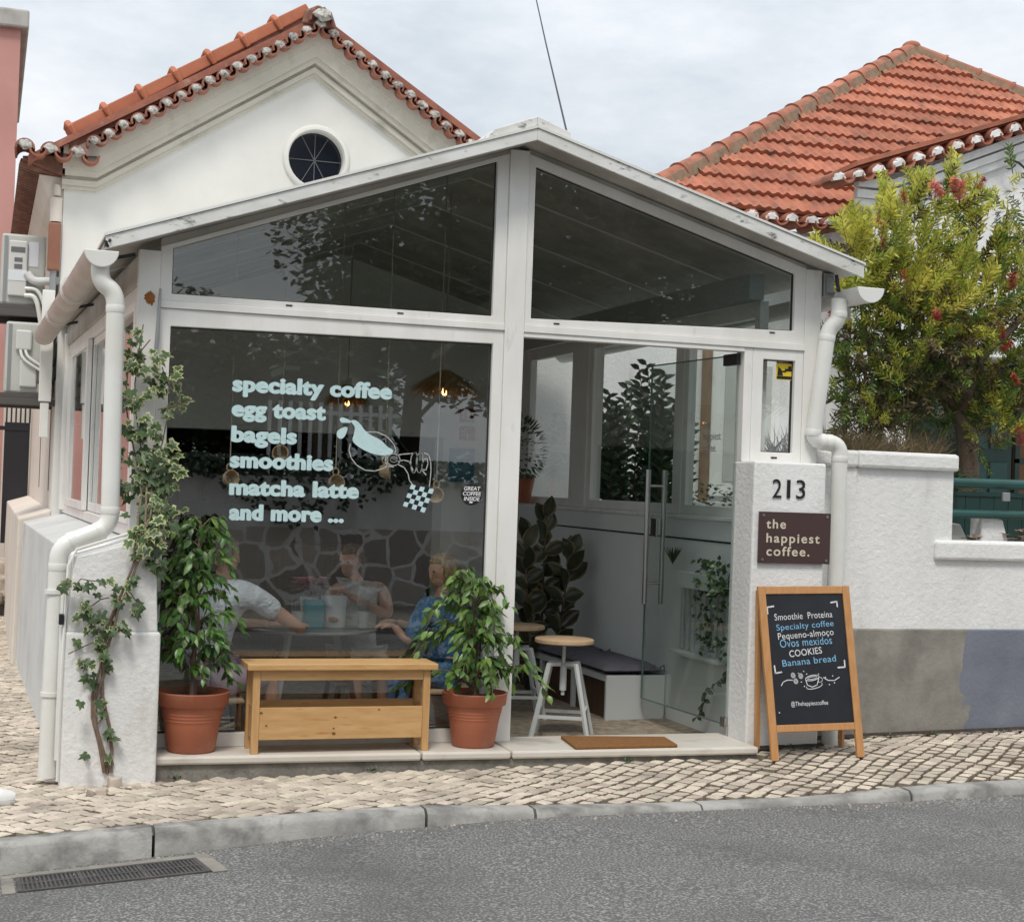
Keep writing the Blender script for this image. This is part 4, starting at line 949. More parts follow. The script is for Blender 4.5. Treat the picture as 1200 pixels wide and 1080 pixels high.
for (x, y), w_, h_, tl, lb in bl:
    m = MB(); m.hexa([(x-w_/2,y,1.13),(x+w_/2,y,1.13),(x+w_/2,y+.16,1.13),(x-w_/2,y+.16,1.13)], [(x-w_/2*.8+tl*h_,y+.01,1.13+h_),(x+w_/2*.7+tl*h_,y+.01,1.11+h_),(x+w_/2*.7+tl*h_,y+.14,1.12+h_),(x-w_/2*.8+tl*h_,y+.14,1.13+h_)])
    tag(m.build('stone_block', M['grey_stone'] if tl < .05 and x < 3.6 else M['stucco'], bevel=.012), lb, 'stone', 'stone blocks behind the low wall')
def flower_clump(name, c, rx, rz, nf, nl, pm, lm, label, cat='flowers', size=.03, grp=None):
    t = thing(name, label, cat, c, grp); c = Vector(c)
    m = MB()
    for i in range(nl):
        a = rnd.uniform(0, 6.28); p = c + Vector((math.cos(a)*rx*rnd.uniform(.1,1), math.sin(a)*rx*.6*rnd.uniform(.1,1), rnd.uniform(0,rz)))
        m.leaf(p, (math.cos(a), math.sin(a), rnd.uniform(-.2,.8)), (0,0,1), rnd.uniform(.04,.07), .04)
    m.build('foliage', lm, t, fix=False); m = MB()
    for i in range(nf):
        a = rnd.uniform(0, 6.28); p = c + Vector((math.cos(a)*rx*rnd.uniform(0,1), math.sin(a)*rx*.6*rnd.uniform(0,1), rz*rnd.uniform(.35,1.25)))
        for k in range(5):
            b = k*1.257+rnd.uniform(-.2,.2); m.leaf(p, (math.cos(b), math.sin(b), .35), (0,0,1), size, size*.8)
    m.build('petals', pm, t, fix=False); return t
flower_clump('geranium', (3.43,.42,1.17), .07, .07, 10, 14, M['pale_pink'], M['leaf_mid'], 'small pink geranium against the cracked stone block', grp='geraniums behind the low wall')
flower_clump('geranium', (3.92,.45,1.17), .22, .12, 40, 70, M['pale_pink'], M['leaf_mid'], 'large pink geranium clump at the right edge', grp='geraniums behind the low wall')
flower_clump('terrace_plant', (3.55,1.0,1.55), .25, .16, 0, 120, M['pale_pink'], M['leaf_mid'], 'low green plant on the terrace panel behind the rail', 'plant')

# bottlebrush: trunk, limbs, many leafy shoots, red brushes
bb = thing('bottlebrush_tree', 'large bottlebrush tree with yellow-green tips and red flowers', 'tree', (4.0,1.5,1.12))
def Q(x, y, Y=1.5): return P(x, y, Y=Y)
trunk = [Vector((Q(1134,590).x,1.5,1.1)), Q(1136,545), Q(1128,500), Q(1100,450,1.6), Q(1075,410,1.7)]
limbs = [([Q(1040,497,1.35),Q(1060,478,1.4),Q(1095,448,1.5),Q(1128,425,1.6),Q(1150,380,1.7)],[.05,.05,.043,.035,.02]),
 (trunk,[.085,.075,.06,.045,.02]),
 ([Q(1100,450,1.6),Q(1080,380,1.4),Q(1080,300,1.5),Q(1100,235,1.5)],[.035,.025,.015,.006]),
 ([Q(1128,480),Q(1150,420,1.3),Q(1175,340,1.4),Q(1180,260,1.6)],[.04,.03,.018,.007]),
 ([Q(1060,478,1.4),Q(1020,420,1.6),Q(1005,340,1.7)],[.03,.02,.008]), ([Q(1150,420,1.3),Q(1200,370,1.2),Q(1230,300,1.5)],[.03,.02,.008]),
 ([Q(1080,380,1.4),Q(1045,330,1.2),Q(1025,280,1.3)],[.02,.013,.005])]
m = MB()
for pts, rs_ in limbs: m.tube(bend(pts,3,.12) if False else pts, rs_, 9)
m.build('trunk', M['bark'], bb, smooth=True)
shoots_ = {'bb_fresh': MB(), 'bb_leaf': MB(), 'bb_old': MB()}; tw_ = MB()
def shoot(p, d, ln, key, dens=30, lf=.074):
    p = Vector(p); d = Vector(d).normalized(); mb = shoots_[key]
    tw_.tube([p, p+d*ln*.55, p+d*ln], [.0035,.0028,.0015], 4, cap=False)
    n = int(dens*ln/.25)
    a = d.orthogonal().normalized(); b = d.cross(a)
    for i in range(n):
        f_ = (i+.5)/n; t = i*2.4+rnd.uniform(-.3,.3); rad = a*math.cos(t)+b*math.sin(t)
        dr_ = (rad*rnd.uniform(.7,1.0) + d*rnd.uniform(.5,1.0)); l_ = lf*rnd.uniform(.7,1.15)*(1.0 if f_ < .8 else .75)
        mb.sliver(p+d*(ln*(.12+.88*f_)), dr_, rad.cross(d)+Vector((0,0,.3)), l_, .0155)
    return p+d*ln
# outline of the crown seen from the street: lobes (px, py, radius px, depth, count, freshness)
lobes = [(1100,235,34,1.5,34,1.0),(1060,250,22,1.4,18,1.0),(1125,240,24,1.5,16,.9),(1188,222,20,1.5,13,.45),(1165,250,18,1.6,9,.5),(1200,258,26,1.6,18,.4),(1022,282,34,1.3,44,1.0),(1000,300,24,1.2,20,1.0),(1078,300,40,1.4,44,.7),
 (1150,300,36,1.5,40,.55),(1010,330,34,1.4,46,.85),(1060,352,50,1.3,90,.75),(1120,360,50,1.3,90,.72),(1180,345,46,1.3,74,.7),(1020,400,42,1.5,70,.22),(1075,420,50,1.4,76,.18),(1090,390,40,1.2,50,.5),
 (1140,430,46,1.5,70,.22),(1195,410,45,1.4,66,.45),(1010,455,34,1.5,60,.05),(1050,470,40,1.6,64,.05),(1100,500,26,1.7,34,.1),(1062,440,18,1.2,14,.9),(1160,500,30,1.35,40,.75),(1182,470,26,1.4,34,.6),(1215,320,40,1.4,40,.6),(1225,420,40,1.4,40,.4),
 (972,338,15,1.25,12,.9),(958,322,8,1.2,5,1.0),(1135,330,30,1.9,30,.1),(1080,380,60,2.1,80,.05),(1170,420,55,2.1,70,.05),(1030,430,40,2.1,60,.05),(1120,480,50,2.1,54,.05),(1005,490,24,1.5,34,.1),(1032,492,16,1.3,12,.8)]
for px_, py_, rp_, Y, cnt, fr in lobes:
    c = Q(px_, py_, Y); r_ = rp_/1850*(c-CAM).length
    for i in range(int(cnt*1.12)):
        v = Vector((rnd.gauss(0,1), rnd.gauss(0,1), rnd.gauss(0,1))).normalized(); q = c + v*(r_*rnd.uniform(.1,.9)**.6)
        d_ = (v*.7 + Vector((rnd.uniform(-.4,.4), -.15+rnd.uniform(-.4,.3), .75 if fr > .5 else rnd.uniform(-.35,.4)))).normalized()
        u_ = rnd.random() - .2*v.z
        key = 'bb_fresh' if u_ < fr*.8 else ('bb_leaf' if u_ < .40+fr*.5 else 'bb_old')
        ln_ = rnd.uniform(.07,.20) if rnd.random() < .6 else rnd.uniform(.18,.34)
        shoot(q, d_, ln_, key, 34 if key != 'bb_old' else 20, rnd.uniform(.045,.085))
tw_.build('twigs', M['bark'], bb, fix=False)
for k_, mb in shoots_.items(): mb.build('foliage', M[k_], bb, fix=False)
for px_, py_, s_ in ((1098,222,1.2),(1125,224,1.3),(1118,218,1),(1032,262,.9),(1060,232,.8),(1035,285,.8),(1060,325,.9),(1098,370,.9),(1127,367,1),(1186,330,1.1),(1175,390,1),(1180,405,.9),(1195,510,1.2),(975,365,1),(1190,445,.8),(1150,215,.8)):
    c = Q(px_, py_, 1.02); s_ *= 1.35; m = MB(); ax = Vector((rnd.uniform(-.6,.6), rnd.uniform(-.5,.2), rnd.uniform(.3,1))).normalized()
    if (px_, py_) == (1195,510): ax = Vector((0,-.2,-1)).normalized()
    a = ax.orthogonal().normalized(); b = ax.cross(a)
    for i in range(230):
        t = rnd.uniform(0,6.28); f_ = rnd.uniform(-.5,.5); rad = a*math.cos(t)+b*math.sin(t)
        m.sliver(c+ax*f_*.085*s_, rad+ax*rnd.uniform(-.1,.4), ax, .034*s_*rnd.uniform(.7,1.1), .005)
    m.build('flower', M['bb_red'], bb, fix=False)
# dry grass along the top of the wall
m = MB()
for i in range(1500):
    x = rnd.uniform(2.0,3.02); y = rnd.uniform(.20,.8); d_ = Vector((rnd.uniform(-.8,.8), rnd.uniform(-.8,.3), rnd.uniform(.3,1)))
    m.sliver((x,y,1.74 if y > .34 else 1.785), d_, (0,1,0), rnd.uniform(.08,.26), .006)
o = m.build('dry_grass', M['dry_grass'], fix=False); structure(o, 'stuff'); o['label'] = 'dry brown grass growing along the top of the garden wall'; o['category'] = 'grass'
m = MB(); m.box(2.30,.341,1.1,3.03,.95,1.72); structure(m.build('garden_bed', M['soil']))

# ------------------------------------------------------------------ potted figs
def fig(root, base, h, spread, seed, nb, lfm, trunk_lean=0.0, lo=.08):
    r_ = random.Random(seed); base = Vector(base); tr = MB(); lv = MB(); lv2 = MB()
    pts = [base + Vector((trunk_lean*h*f_*f_ + r_.uniform(-.012,.012), r_.uniform(-.012,.012), h*f_*.92)) for f_ in (0,.2,.4,.6,.8,1)]
    tr.tube(pts, [.013,.012,.010,.008,.006,.003], 7); tr.tube([pts[0]+Vector((.02,.01,0)), pts[1]+Vector((-.012,.014,0)), pts[2]+Vector((.014,0,0)), pts[3]+Vector((.02,0,0))], [.011,.009,.007,.004], 7)
    for i in range(nb):
        f_ = lo + (1-lo)*((i+.5)/nb); k = f_*5; a_ = pts[min(4,int(k))].lerp(pts[min(4,int(k))+1], k-int(min(4,int(k))) if k < 5 else 1)
        az = i*2.4 + r_.uniform(-.4,.4); rad = spread(f_)*r_.uniform(.5,1.25)
        d_ = Vector((math.cos(az), math.sin(az)*.8, 0)); up = r_.uniform(.35,.75)*rad
        b = [a_, a_ + d_*rad*.35 + Vector((0,0,up*.6)), a_ + d_*rad*.75 + Vector((0,0,up*.65)), a_ + d_*rad*1.05 + Vector((0,0,up*.15-.05))]
        tr.tube(b, [.005,.004,.003,.0015], 5, cap=False)
        nl = int(9 + rad*66)
        for q in range(nl):
            s = (q+.6)/nl*3; s = min(2.98, .35+s*.88); j = int(s); p = b[j].lerp(b[j+1], s-j)
            dr_ = (d_*r_.uniform(.1,1.0) + Vector((r_.uniform(-.8,.8), r_.uniform(-.8,.8), r_.uniform(-1.1,-.1)))).normalized()
            mb = lv2 if (r_.random() < lfm or q > nl-3 and r_.random() < .6) else lv
            p = p + Vector((r_.uniform(-.02,.02), r_.uniform(-.02,.02), r_.uniform(-.015,.015)))
            mb.leaf(p, dr_, Vector((r_.uniform(-.5,.5), r_.uniform(-1,.2), .9)), r_.uniform(.052,.086), r_.uniform(.026,.04), .22, .22)
    tr.build('trunk', M['bark'], root, smooth=True); lv.build('foliage', M['leaf_ficus'], root, fix=False, smooth=True, ang=80); lv2.build('foliage', M['leaf_ficus_light'], root, fix=False, smooth=True, ang=80)
def pot(root, c, s=1.0):
    m = MB(); pr_ = [(.0,.0),(.118,.0),(.128,.008),(.150,.15),(.153,.168),(.1555,.172),(.154,.176),(.158,.186),(.1605,.190),(.159,.194),(.163,.204),(.1655,.208),(.164,.212),(.171,.248),(.183,.250),(.190,.255),(.196,.315),(.199,.319),(.198,.324),(.190,.325),(.186,.30),(.176,.275),(.0,.275)]
    m.lathe([(a*s, b*s) for a, b in pr_], c, 40); m.build('pot', M['pot'], root, smooth=True, ang=50)
    m = MB(); m.lathe([(.0,.296*s),(.08*s,.299*s),(.182*s,.29*s),(.180*s,.276*s)], c, 24); m.build('soil', M['soil'], root)
c1 = (-1.852,-.105,.0); t = thing('potted_fig', 'tall bushy weeping fig in a terracotta pot left of the bench', 'potted plant', c1, 'potted figs by the window')
pot(t, c1); fig(t, (-1.852,-.105,.29), 1.03, lambda f_: .33*(1-.62*f_) if f_ > .22 else .26, 3, 36, .16)
c2 = (-.262,-.125,.0); t = thing('potted_fig', 'shorter light green fig in a terracotta pot beside the doorway', 'potted plant', c2, 'potted figs by the window')
pot(t, c2, .95); fig(t, (-.262,-.125,.275), .76, lambda f_: .38*(1-.5*f_), 11, 34, .66, -.06, .02)

# ------------------------------------------------------------------ pine bench box
bx = thing('bench_box', 'low pine bench with open slot and knotty front board', 'bench', (-1.07,-.14,0))
yf, yb, xl, xr_ = -.262, -.035, -1.555, -.565
m = MB(); m.box(xl-.035,yf-.028,.452,xr_+.035,yb+.012,.487); m.build('seat', M['pine'], bx, bevel=.005)
for x in (xl, xr_-.04):
    for y, h in ((yf,.04),(yb-.035,.035)):
        m = MB(); m.box(x,y,.0,x+.04,y+h,.4515); m.build('leg', M['pine_v'], bx, bevel=.003)
m = MB(); m.box(xl+.0405,yf+.006,.395,xr_-.0405,yf+.026,.4515); m.box(xl+.0405,yb-.022,.395,xr_-.0405,yb-.004,.4515); m.build('apron', M['pine'], bx, bevel=.002)
m = MB(); m.box(xl+.0405,yf+.004,.075,xr_-.0405,yf+.024,.248); fb = m.build('front_board', M['pine'], bx, bevel=.002)
m = MB()
for px_, py_, r_ in ((306,835,.009),(393,840,.008),(391,853,.006),(391,859,.011),(444,831,.006),(312,850,.006)):
    q = P(px_, py_, Y=yf+.004); m.lathe([(0,0),(r_,0),(r_,.0012),(0,.0012)], (0,0,0), 12, M=Matrix.Translation((q.x,yf+.0032,q.z)) @ Matrix.Rotation(R(90),4,'X') @ Matrix.Scale(.7,4,(0,1,0)))
m.build('knot', M['knot'], fb)
m = MB(); m.box(xl+.0405,yb-.024,.075,xr_-.0405,yb-.006,.262); m.build('back_board', M['pine'], bx)
m = MB(); m.box(xl+.012,yf+.041,.075,xl+.028,yb-.036,.248); m.box(xr_-.028,yf+.041,.075,xr_-.012,yb-.036,.248); m.box(xl+.0415,yf+.0255,.08,xr_-.0415,yb-.0245,.094); m.build('side_board', M['pine'], bx)

# ------------------------------------------------------------------ climbing ivy on the left pier
iv = thing('climbing_ivy', 'variegated ivy climbing the white pier from the pavement', 'plant', (-2.32,-.36,-.1))
def V2(px_, py_, y=-.36): return P(px_, py_, Y=y)
stems = [[(126,906),(121,880),(112,850),(111,820),(122,790),(121,760),(131,725),(150,690),(163,655),(170,620),(172,570),(166,530),(160,490),(158,450),(163,410),(168,380)],
         [(122,905),(116,870),(108,840),(108,815),(118,780),(119,745),(135,712),(152,672),(168,640),(177,600),(178,560),(190,520),(198,480)],
         [(130,905),(131,880),(128,850),(120,815),(120,790),(122,770),(134,735),(141,700),(157,660),(160,620),(166,580),(160,540),(152,505),(147,470),(150,430),(176,398)],
         [(112,850),(117,845),(124,832),(118,812)],[(139,690),(125,682),(105,680),(95,678),(86,688)],[(121,745),(110,752),(92,760),(80,766)],[(172,630),(188,625),(196,640)],[(160,470),(148,476),(136,480)],
         [(128,700),(118,702),(107,710)],[(150,690),(160,705),(155,718)],[(185,480),(205,475),(220,470)],[(190,430),(196,450),(206,462)]]
m = MB(); pts_all = []
for k, st_ in enumerate(stems):
    yy = lambda py_: -.365 if py_ > 655 else (-.345 if py_ > 600 else -.10 - .15*max(0,(py_-560))/40 if py_ > 560 else -.10)
    pts = [V2(x, y, yy(y) + rnd.uniform(-.015,.01)) for x, y in st_]
    rad = [.0095*(1-.7*i/len(pts)) if k < 3 else .0035 for i in range(len(pts))]
    m.tube(pts, rad, 6); pts_all.append((pts, st_))
m.build('stem', M['stem'], iv, smooth=True)
IV = [(0,-.02),(.28,-.28),(.62,-.15),(.42,.18),(.55,.52),(.22,.5),(0,1.0),(-.22,.5),(-.55,.52),(-.42,.18),(-.62,-.15),(-.28,-.28)]
ivm = MB()
def ivy_leaf(mb, p, d, nrm, s, edge=True):
    d = Vector(d).normalized(); nrm = Vector(nrm); sd = d.cross(nrm).normalized(); u = sd.cross(d).normalized(); p = Vector(p)
    e = rnd.uniform(.66,.86) if edge else .97
    o = [p + (sd*x*.75 + d*y + u*(-.18*abs(x)))*s for x, y in IV]; c = p + d*s*.22
    i_ = [c + (q-c)*e + u*.0006 for q in o]; n = len(o)
    mb.add(o + i_ + [c + u*.002], [(n+j, n+(j+1) % n, 2*n) for j in range(n)], 0)
    k = len(mb.v) - (2*n+1)
    for j in range(n): mb.f.append((k+j, k+(j+1) % n, k+n+(j+1) % n, k+n+j)); mb.m.append(1)
def ivy_spray(px_, py_, n, sp, y, light=.5, s0=.042, s1=.08):
    for i in range(int(n*(.85 if py_ < 490 else 1.25))):
        p = P(px_+rnd.gauss(0,sp), py_+rnd.gauss(0,sp), Y=y+rnd.uniform(-.07,.02))
        ivy_leaf(ivm, p, (rnd.uniform(-.8,.8), rnd.uniform(-.7,.0), rnd.uniform(-1,-.1)), (rnd.uniform(-.5,.5),-1,rnd.uniform(.2,.9)), rnd.uniform(s0,s1), rnd.random() < light)
for a in ((160,392,5,6,-.1,.9),(152,415,9,9,-.1,.9),(165,430,9,9,-.1,.8),(150,450,9,10,-.1,.7),(178,415,6,7,-.1,.8),(160,475,10,10,-.1,.7),(190,450,12,9,-.1,.95),(200,440,6,6,-.1,.95),(172,500,12,10,-.1,.5),(150,510,6,8,-.1,.6),
   (165,525,14,11,-.1,.3),(180,540,14,11,-.1,.2),(195,530,8,8,-.1,.4),(170,560,16,11,-.1,.2),(190,575,14,10,-.1,.25),(205,550,8,7,-.1,.3),(180,600,16,11,-.2,.5),(195,605,9,9,-.2,.6),(165,600,8,8,-.2,.4),(170,625,13,9,-.34,.9),(185,620,8,7,-.34,.9),(165,640,8,8,-.34,.6),
   (192,640,5,6,-.34,.3),(178,660,5,6,-.34,.4),(207,475,6,7,-.06,.9),(216,470,4,5,-.04,.8),(140,540,4,5,-.1,.6),(143,575,5,6,-.1,.7)): ivy_spray(*a)
for a in ((82,685,6,6,-.37,.7),(106,685,2,3,-.37,.1),(113,690,3,4,-.37,.1),(123,678,2,3,-.37,.2),(98,715,5,6,-.37,.7),(105,708,3,4,-.37,.4),(119,718,4,4,-.37,.1),(92,750,2,2,-.37,.1),(112,735,5,6,-.37,.6),(125,735,6,7,-.37,.5),(120,755,5,5,-.37,.5),(135,700,5,6,-.37,.5),
   (150,680,5,6,-.37,.5),(147,735,3,4,-.37,.2),(157,715,3,3,-.37,.2),(165,705,2,3,-.37,.2),(122,775,4,4,-.37,.2),(102,775,4,4,-.37,.3),(107,800,5,4,-.37,.2),(116,822,3,3,-.37,.2),(98,822,1,2,-.37,.1),(117,835,3,3,-.37,.1),(125,860,1,3,-.37,.1),(130,855,2,2,-.37,.2),(101,885,2,3,-.37,.1),(126,888,3,4,-.37,.2),(135,862,1,2,-.37,.1),(148,740,2,3,-.37,.1),(152,760,0,2,-.37,.1)): ivy_spray(*a, s0=.038, s1=.066)
ivm.build('foliage', [M['leaf_ivy'], M['leaf_ivy_edge']], iv, fix=False)
# loose stones round the ivy's foot
for i, (px_, py_, w_, lb) in enumerate(((93,916,.075,'tan loose cobble at the foot of the drainpipe and pier'),(120,921,.075,'flat grey cobble lying just left below the ivy stem'),(135,912,.085,'pale square cobble in front of the ivy stem'),(160,916,.06,'grey cobble right of the pale square one'),(156,904,.06,'upright tan cobble against the white pier'),(107,923,.05,'small dark cobble between the tan and flat ones'),(113,908,.06,'half buried brown cobble left of the ivy stem'))):
    q = P(px_, py_, Z=-.085); z = zs(q.x, q.y); m = MB(); a = rnd.uniform(-.5,.5); h = w_*rnd.uniform(.3,.5)
    pts = [Vector((sx_*w_*.5*rnd.uniform(.75,1), sy_*w_*.42*rnd.uniform(.75,1), 0)) for sx_, sy_ in ((-1,-1),(1,-1),(1,1),(-1,1))]; rot = Matrix.Rotation(a,4,'Z')
    b = [rot @ p + Vector((q.x,q.y,z-.01)) for p in pts]; t2 = [rot @ (p*rnd.uniform(.75,.95)) + Vector((q.x,q.y,z+h+rnd.uniform(-.012,.012))) for p in pts]
    m.hexa(b, t2); tag(m.build('loose_cobble', M['rubble'] if i in (5,6) else M['cobble'], bevel=.007), lb, 'stone', 'loose cobbles round the ivy')
m = MB()
for i in range(70):
    q = P(rnd.uniform(105,215), rnd.uniform(897,912), Z=-.09); m.leaf((q.x,q.y,zs(q.x,q.y)+.006), (rnd.uniform(-1,1),rnd.uniform(-1,1),.1), (0,0,1), .025, .016)
o = m.build('leaf_litter', M['leaf_litter'], fix=False); structure(o, 'stuff'); o['label'] = 'dead brown leaves scattered at the foot of the pier'; o['category'] = 'leaves'

# dirt and weeds in the gap along the walls
m = MB(); wd_ = MB()
for (xa, xb, yy) in ((1.44,1.95,-.205),(1.95,5.5,.05)):
    n_ = int((xb-xa)/.04); P0 = []
    for i in range(n_+1):
        x = xa+(xb-xa)*i/n_; P0.append((x, yy - max(.004, .035*abs(rnd.gauss(0,1)))*(1.3 if xa == 1.44 else .6), zs(x,yy)+.010))
    for i in range(n_): m.add([P0[i], P0[i+1], (P0[i+1][0], yy+.01, P0[i+1][2]+.016), (P0[i][0], yy+.01, P0[i][2]+.016)], [(0,1,2,3)])
o = m.build('wall_foot_dirt', M['soil'], smooth=True); structure(o, 'stuff'); o['label'] = 'dark dirt gathered in the gap along the wall foot'; o['category'] = 'dirt'
for cx_ in (1.72,1.9,2.55,2.9,3.4,-1.95,-.9,.6):
    cy_ = (-.215 if 1.4 < cx_ < 1.95 else .045 if cx_ > 1.95 else -.285-.025*(cx_+2.05)-.01)
    for i in range(16):
        a = rnd.uniform(0,6.28); wd_.leaf((cx_+rnd.uniform(-.03,.03), cy_-rnd.uniform(0,.025), zs(cx_,cy_)+.006), (math.cos(a),math.sin(a)-.4,rnd.uniform(.3,1.4)), (0,0,1), rnd.uniform(.015,.04), .010)
o = wd_.build('weeds', M['leaf_mid'], fix=False); structure(o, 'stuff'); o['label'] = 'small weeds growing in the pavement joints at the wall foot'; o['category'] = 'weeds'
# grit and fallen bits in the gutter
m = MB()
for i in range(420):
    x = rnd.uniform(-4,4.5); y = yk(x) - abs(rnd.gauss(0,.10)) - .01; s_ = rnd.uniform(.003,.008); z = zr(x,y)
    m.add([(x-s_,y-s_,z),(x+s_,y-s_*.6,z),(x+s_*.7,y+s_,z),(x-s_*.6,y+s_*.8,z),(x,y,z+s_*1.2)], [(0,1,4),(1,2,4),(2,3,4),(3,0,4)])
o = m.build('gutter_grit', M['rubble'], fix=False); structure(o, 'stuff'); o['label'] = 'grit and tiny stones lying along the kerb'; o['category'] = 'grit'

# ------------------------------------------------------------------ doormat
m = MB(); A_, B_, C_, D_ = [P(x, y, Z=.012) for x, y in ((657,863),(779,864),(806,878),(681,879))]
m.hexa([Vector((p.x,max(p.y,-.335),.001)) for p in (D_,C_,B_,A_)], [Vector((p.x,max(p.y,-.335),.02)) for p in (D_,C_,B_,A_)])
tag(m.build('doormat', M['coir'], bevel=.006), 'brown coir doormat lying on the marble threshold of the doorway', 'doormat')
# trainer at the left edge
sh = thing('trainer', 'white trainer shoe stepping in at the left edge', 'shoe', (-2.88,-1.18,-.12))
sp0 = P(-14,935,Z=-.10); z0 = zs(sp0.x, sp0.y)
m = MB()
prof = [(-.20,.034,.085),(-.15,.040,.10),(-.08,.038,.095),(-.02,.042,.07),(.03,.045,.052),(.07,.038,.042),(.095,.02,.03)]
n = 12; vs = []
for xx, hw, hh in prof:
    for j in range(n): t = math.pi*j/(n-1); vs.append((sp0.x+.03+xx, sp0.y-math.cos(t)*hw, z0+.022+math.sin(t)*hh))
m.add(vs, [(i*n+j, i*n+j+1, (i+1)*n+j+1, (i+1)*n+j) for i in range(len(prof)-1) for j in range(n-1)] + [tuple(range(n)), tuple(range((len(prof)-1)*n, len(prof)*n))])
m.build('upper', M['shoe'], sh, smooth=True)
m = MB(); m.prismz([(sp0.x+.03+x, sp0.y-hw*1.08) for x, hw, _ in prof] + [(sp0.x+.03+x, sp0.y+hw*1.08) for x, hw, _ in reversed(prof)], z0-.002, z0+.0215); m.build('sole', M['sole'], sh, bevel=.006)
m = MB(); m.tube([(sp0.x-.13,sp0.y,z0+.11),(sp0.x-.135,sp0.y+.01,z0+.28),(sp0.x-.15,sp0.y+.02,z0+.5)], [.038,.048,.055], 12); m.build('ankle', M['skin'], sh, smooth=True)
# overhead cable
m = MB(); a = Vector((.155,-.2,top(.155)+.06)); b = P(616,-60,Y=9)
m.tube([a, a.lerp(b,.33)+Vector((0,0,-.03)), a.lerp(b,.66)+Vector((0,0,-.03)), b], .006, 5); tag(m.build('overhead_cable', M['cable']), 'thin black cable rising from the shop roof into the sky', 'cable')
# ------------------------------------------------------------------ lettering
def text_mb(body, size, org, xd, zd, width=None, bold=0.0, ext=.0015, align='LEFT', xs=1.0, mi=0, space=1.0, out=None, height=None, shear=0):
    cu = bpy.data.curves.new('lettering', 'FONT'); cu.body = body; cu.size = size; cu.offset = bold*size; cu.extrude = 0; cu.space_character = space; cu.align_x = align; cu.shear = shear
    cu.resolution_u = 6
    ob = bpy.data.objects.new('lettering', cu); COL.objects.link(ob)
    dg = bpy.context.evaluated_depsgraph_get(); me = bpy.data.meshes.new_from_object(ob.evaluated_get(dg))
    vs = [v.co.copy() for v in me.vertices]; fs = [tuple(p.vertices) for p in me.polygons]
    bpy.data.objects.remove(ob); bpy.data.curves.remove(cu); bpy.data.meshes.remove(me)
    x0 = min(v.x for v in vs); x1 = max(v.x for v in vs)
    sx_ = (width/(x1-x0)) if width else xs
    if width and align == 'LEFT': vs = [Vector((v.x-x0, v.y, 0)) for v in vs]
    xd, zd = Vector(xd).normalized(), Vector(zd).normalized(); nn = xd.cross(zd); org = Vector(org)
    mb = out or MB(); A_ = [org + xd*(v.x*sx_) + zd*v.y for v in vs]
    n = len(A_); mb.add([p + nn*ext for p in A_], fs, mi); return mb
XD, ZD = (1,0,0), (0,0,1)
GY = .0285                                     # just proud of the outer face of the window glass
# vinyl menu on the window: fat rounded letters
m = MB()
for body, xa, ya, xb, yb_ in (('specialty coffee',273,457.5,458.5,462),('egg toast',272,486.5,381,488),('bagels',271.5,516.5,347,518),('smoothies',270,546.5,389.5,549),('matcha latte',269,578.5,419.5,582),('and more ...',269,608,402,610.5)):
    a, b = P(xa, ya, Y=GY), P(xb, yb_, Y=GY)
    for k_, (ox_, oz_) in enumerate(((0,0),(.0042,0),(-.0042,0),(0,.0022),(0,-.0022))): text_mb(body, .118, (a.x+ox_,GY,a.z+oz_), XD, ZD, width=b.x-a.x, bold=.030, out=m, space=1.06, ext=.0012+.00025*k_)
    m.build('vinyl_lettering', M['vinyl'], pane, fix=False); m = MB()
def poly_px(pts, y): return [(P(x, q, Y=y).x, P(x, q, Y=y).z) for x, q in pts]
def cr(x, y): return (380+x/4.909, 400+y/4.909)
def smooth_loop(pts, it=2):
    for _ in range(it):
        out = []
        for i in range(len(pts)):
            a, b = pts[i], pts[(i+1) % len(pts)]; out += [(a[0]*.75+b[0]*.25, a[1]*.75+b[1]*.25), (a[0]*.25+b[0]*.75, a[1]*.25+b[1]*.75)]
        pts = out
    return pts
m = MB()
def flat(pts, mb, mi=0, y=GY-.0015):
    from mathutils.geometry import tessellate_polygon
    q = poly_px(pts, y); mb.add([(x, y, z) for x, z in q], [tuple(t) for t in tessellate_polygon([[Vector((x, z, 0)) for x, z in q]])], mi)
flat(smooth_loop([cr(*p) for p in ((150,452),(185,452),(212,480),(235,515),(275,543),(330,568),(360,605),(402,625),(385,652),(320,657),(250,637),(190,602),(158,570),(172,530),(178,490),(160,470))]), m)
flat(smooth_loop([cr(*p) for p in ((85,448),(100,435),(125,442),(158,458),(150,470),(120,466),(100,470))]), m)
flat(smooth_loop([cr(*p) for p in ((138,486),(128,530),(105,562),(78,556),(68,525),(90,500))]), m)
# checked cuff
c0, c1_, c2_, c3_ = [cr(*p) for p in ((500,822),(632,850),(576,985),(452,945))]
def bl_(u, v): return tuple(((c0[k]*(1-u)+c1_[k]*u)*(1-v) + (c3_[k]*(1-u)+c2_[k]*u)*v) for k in (0,1))
for i in range(5):
    for j in range(5):
        flat([bl_(i/5,j/5), bl_((i+1)/5,j/5), bl_((i+1)/5,(j+1)/5), bl_(i/5,(j+1)/5)], m, (i+j) % 2)
def line_px(pts, mb, w_=.0055, mi=2, closed=False):
    p3 = [Vector((P(x, y, Y=GY-.001).x, GY-.001, P(x, y, Y=GY-.001).z)) for x, y in pts]
    if closed: p3.append(p3[0])
    for a, b in zip(p3, p3[1:]):
        d_ = (b-a)
        if d_.length < 1e-5: continue
        d_.normalize(); s = Vector((-d_.z,0,d_.x))*(w_/2); e = d_*w_*.3
        mb.add([a-s-e, b-s+e, b+s+e, a+s-e], [(0,1,2,3)], mi)
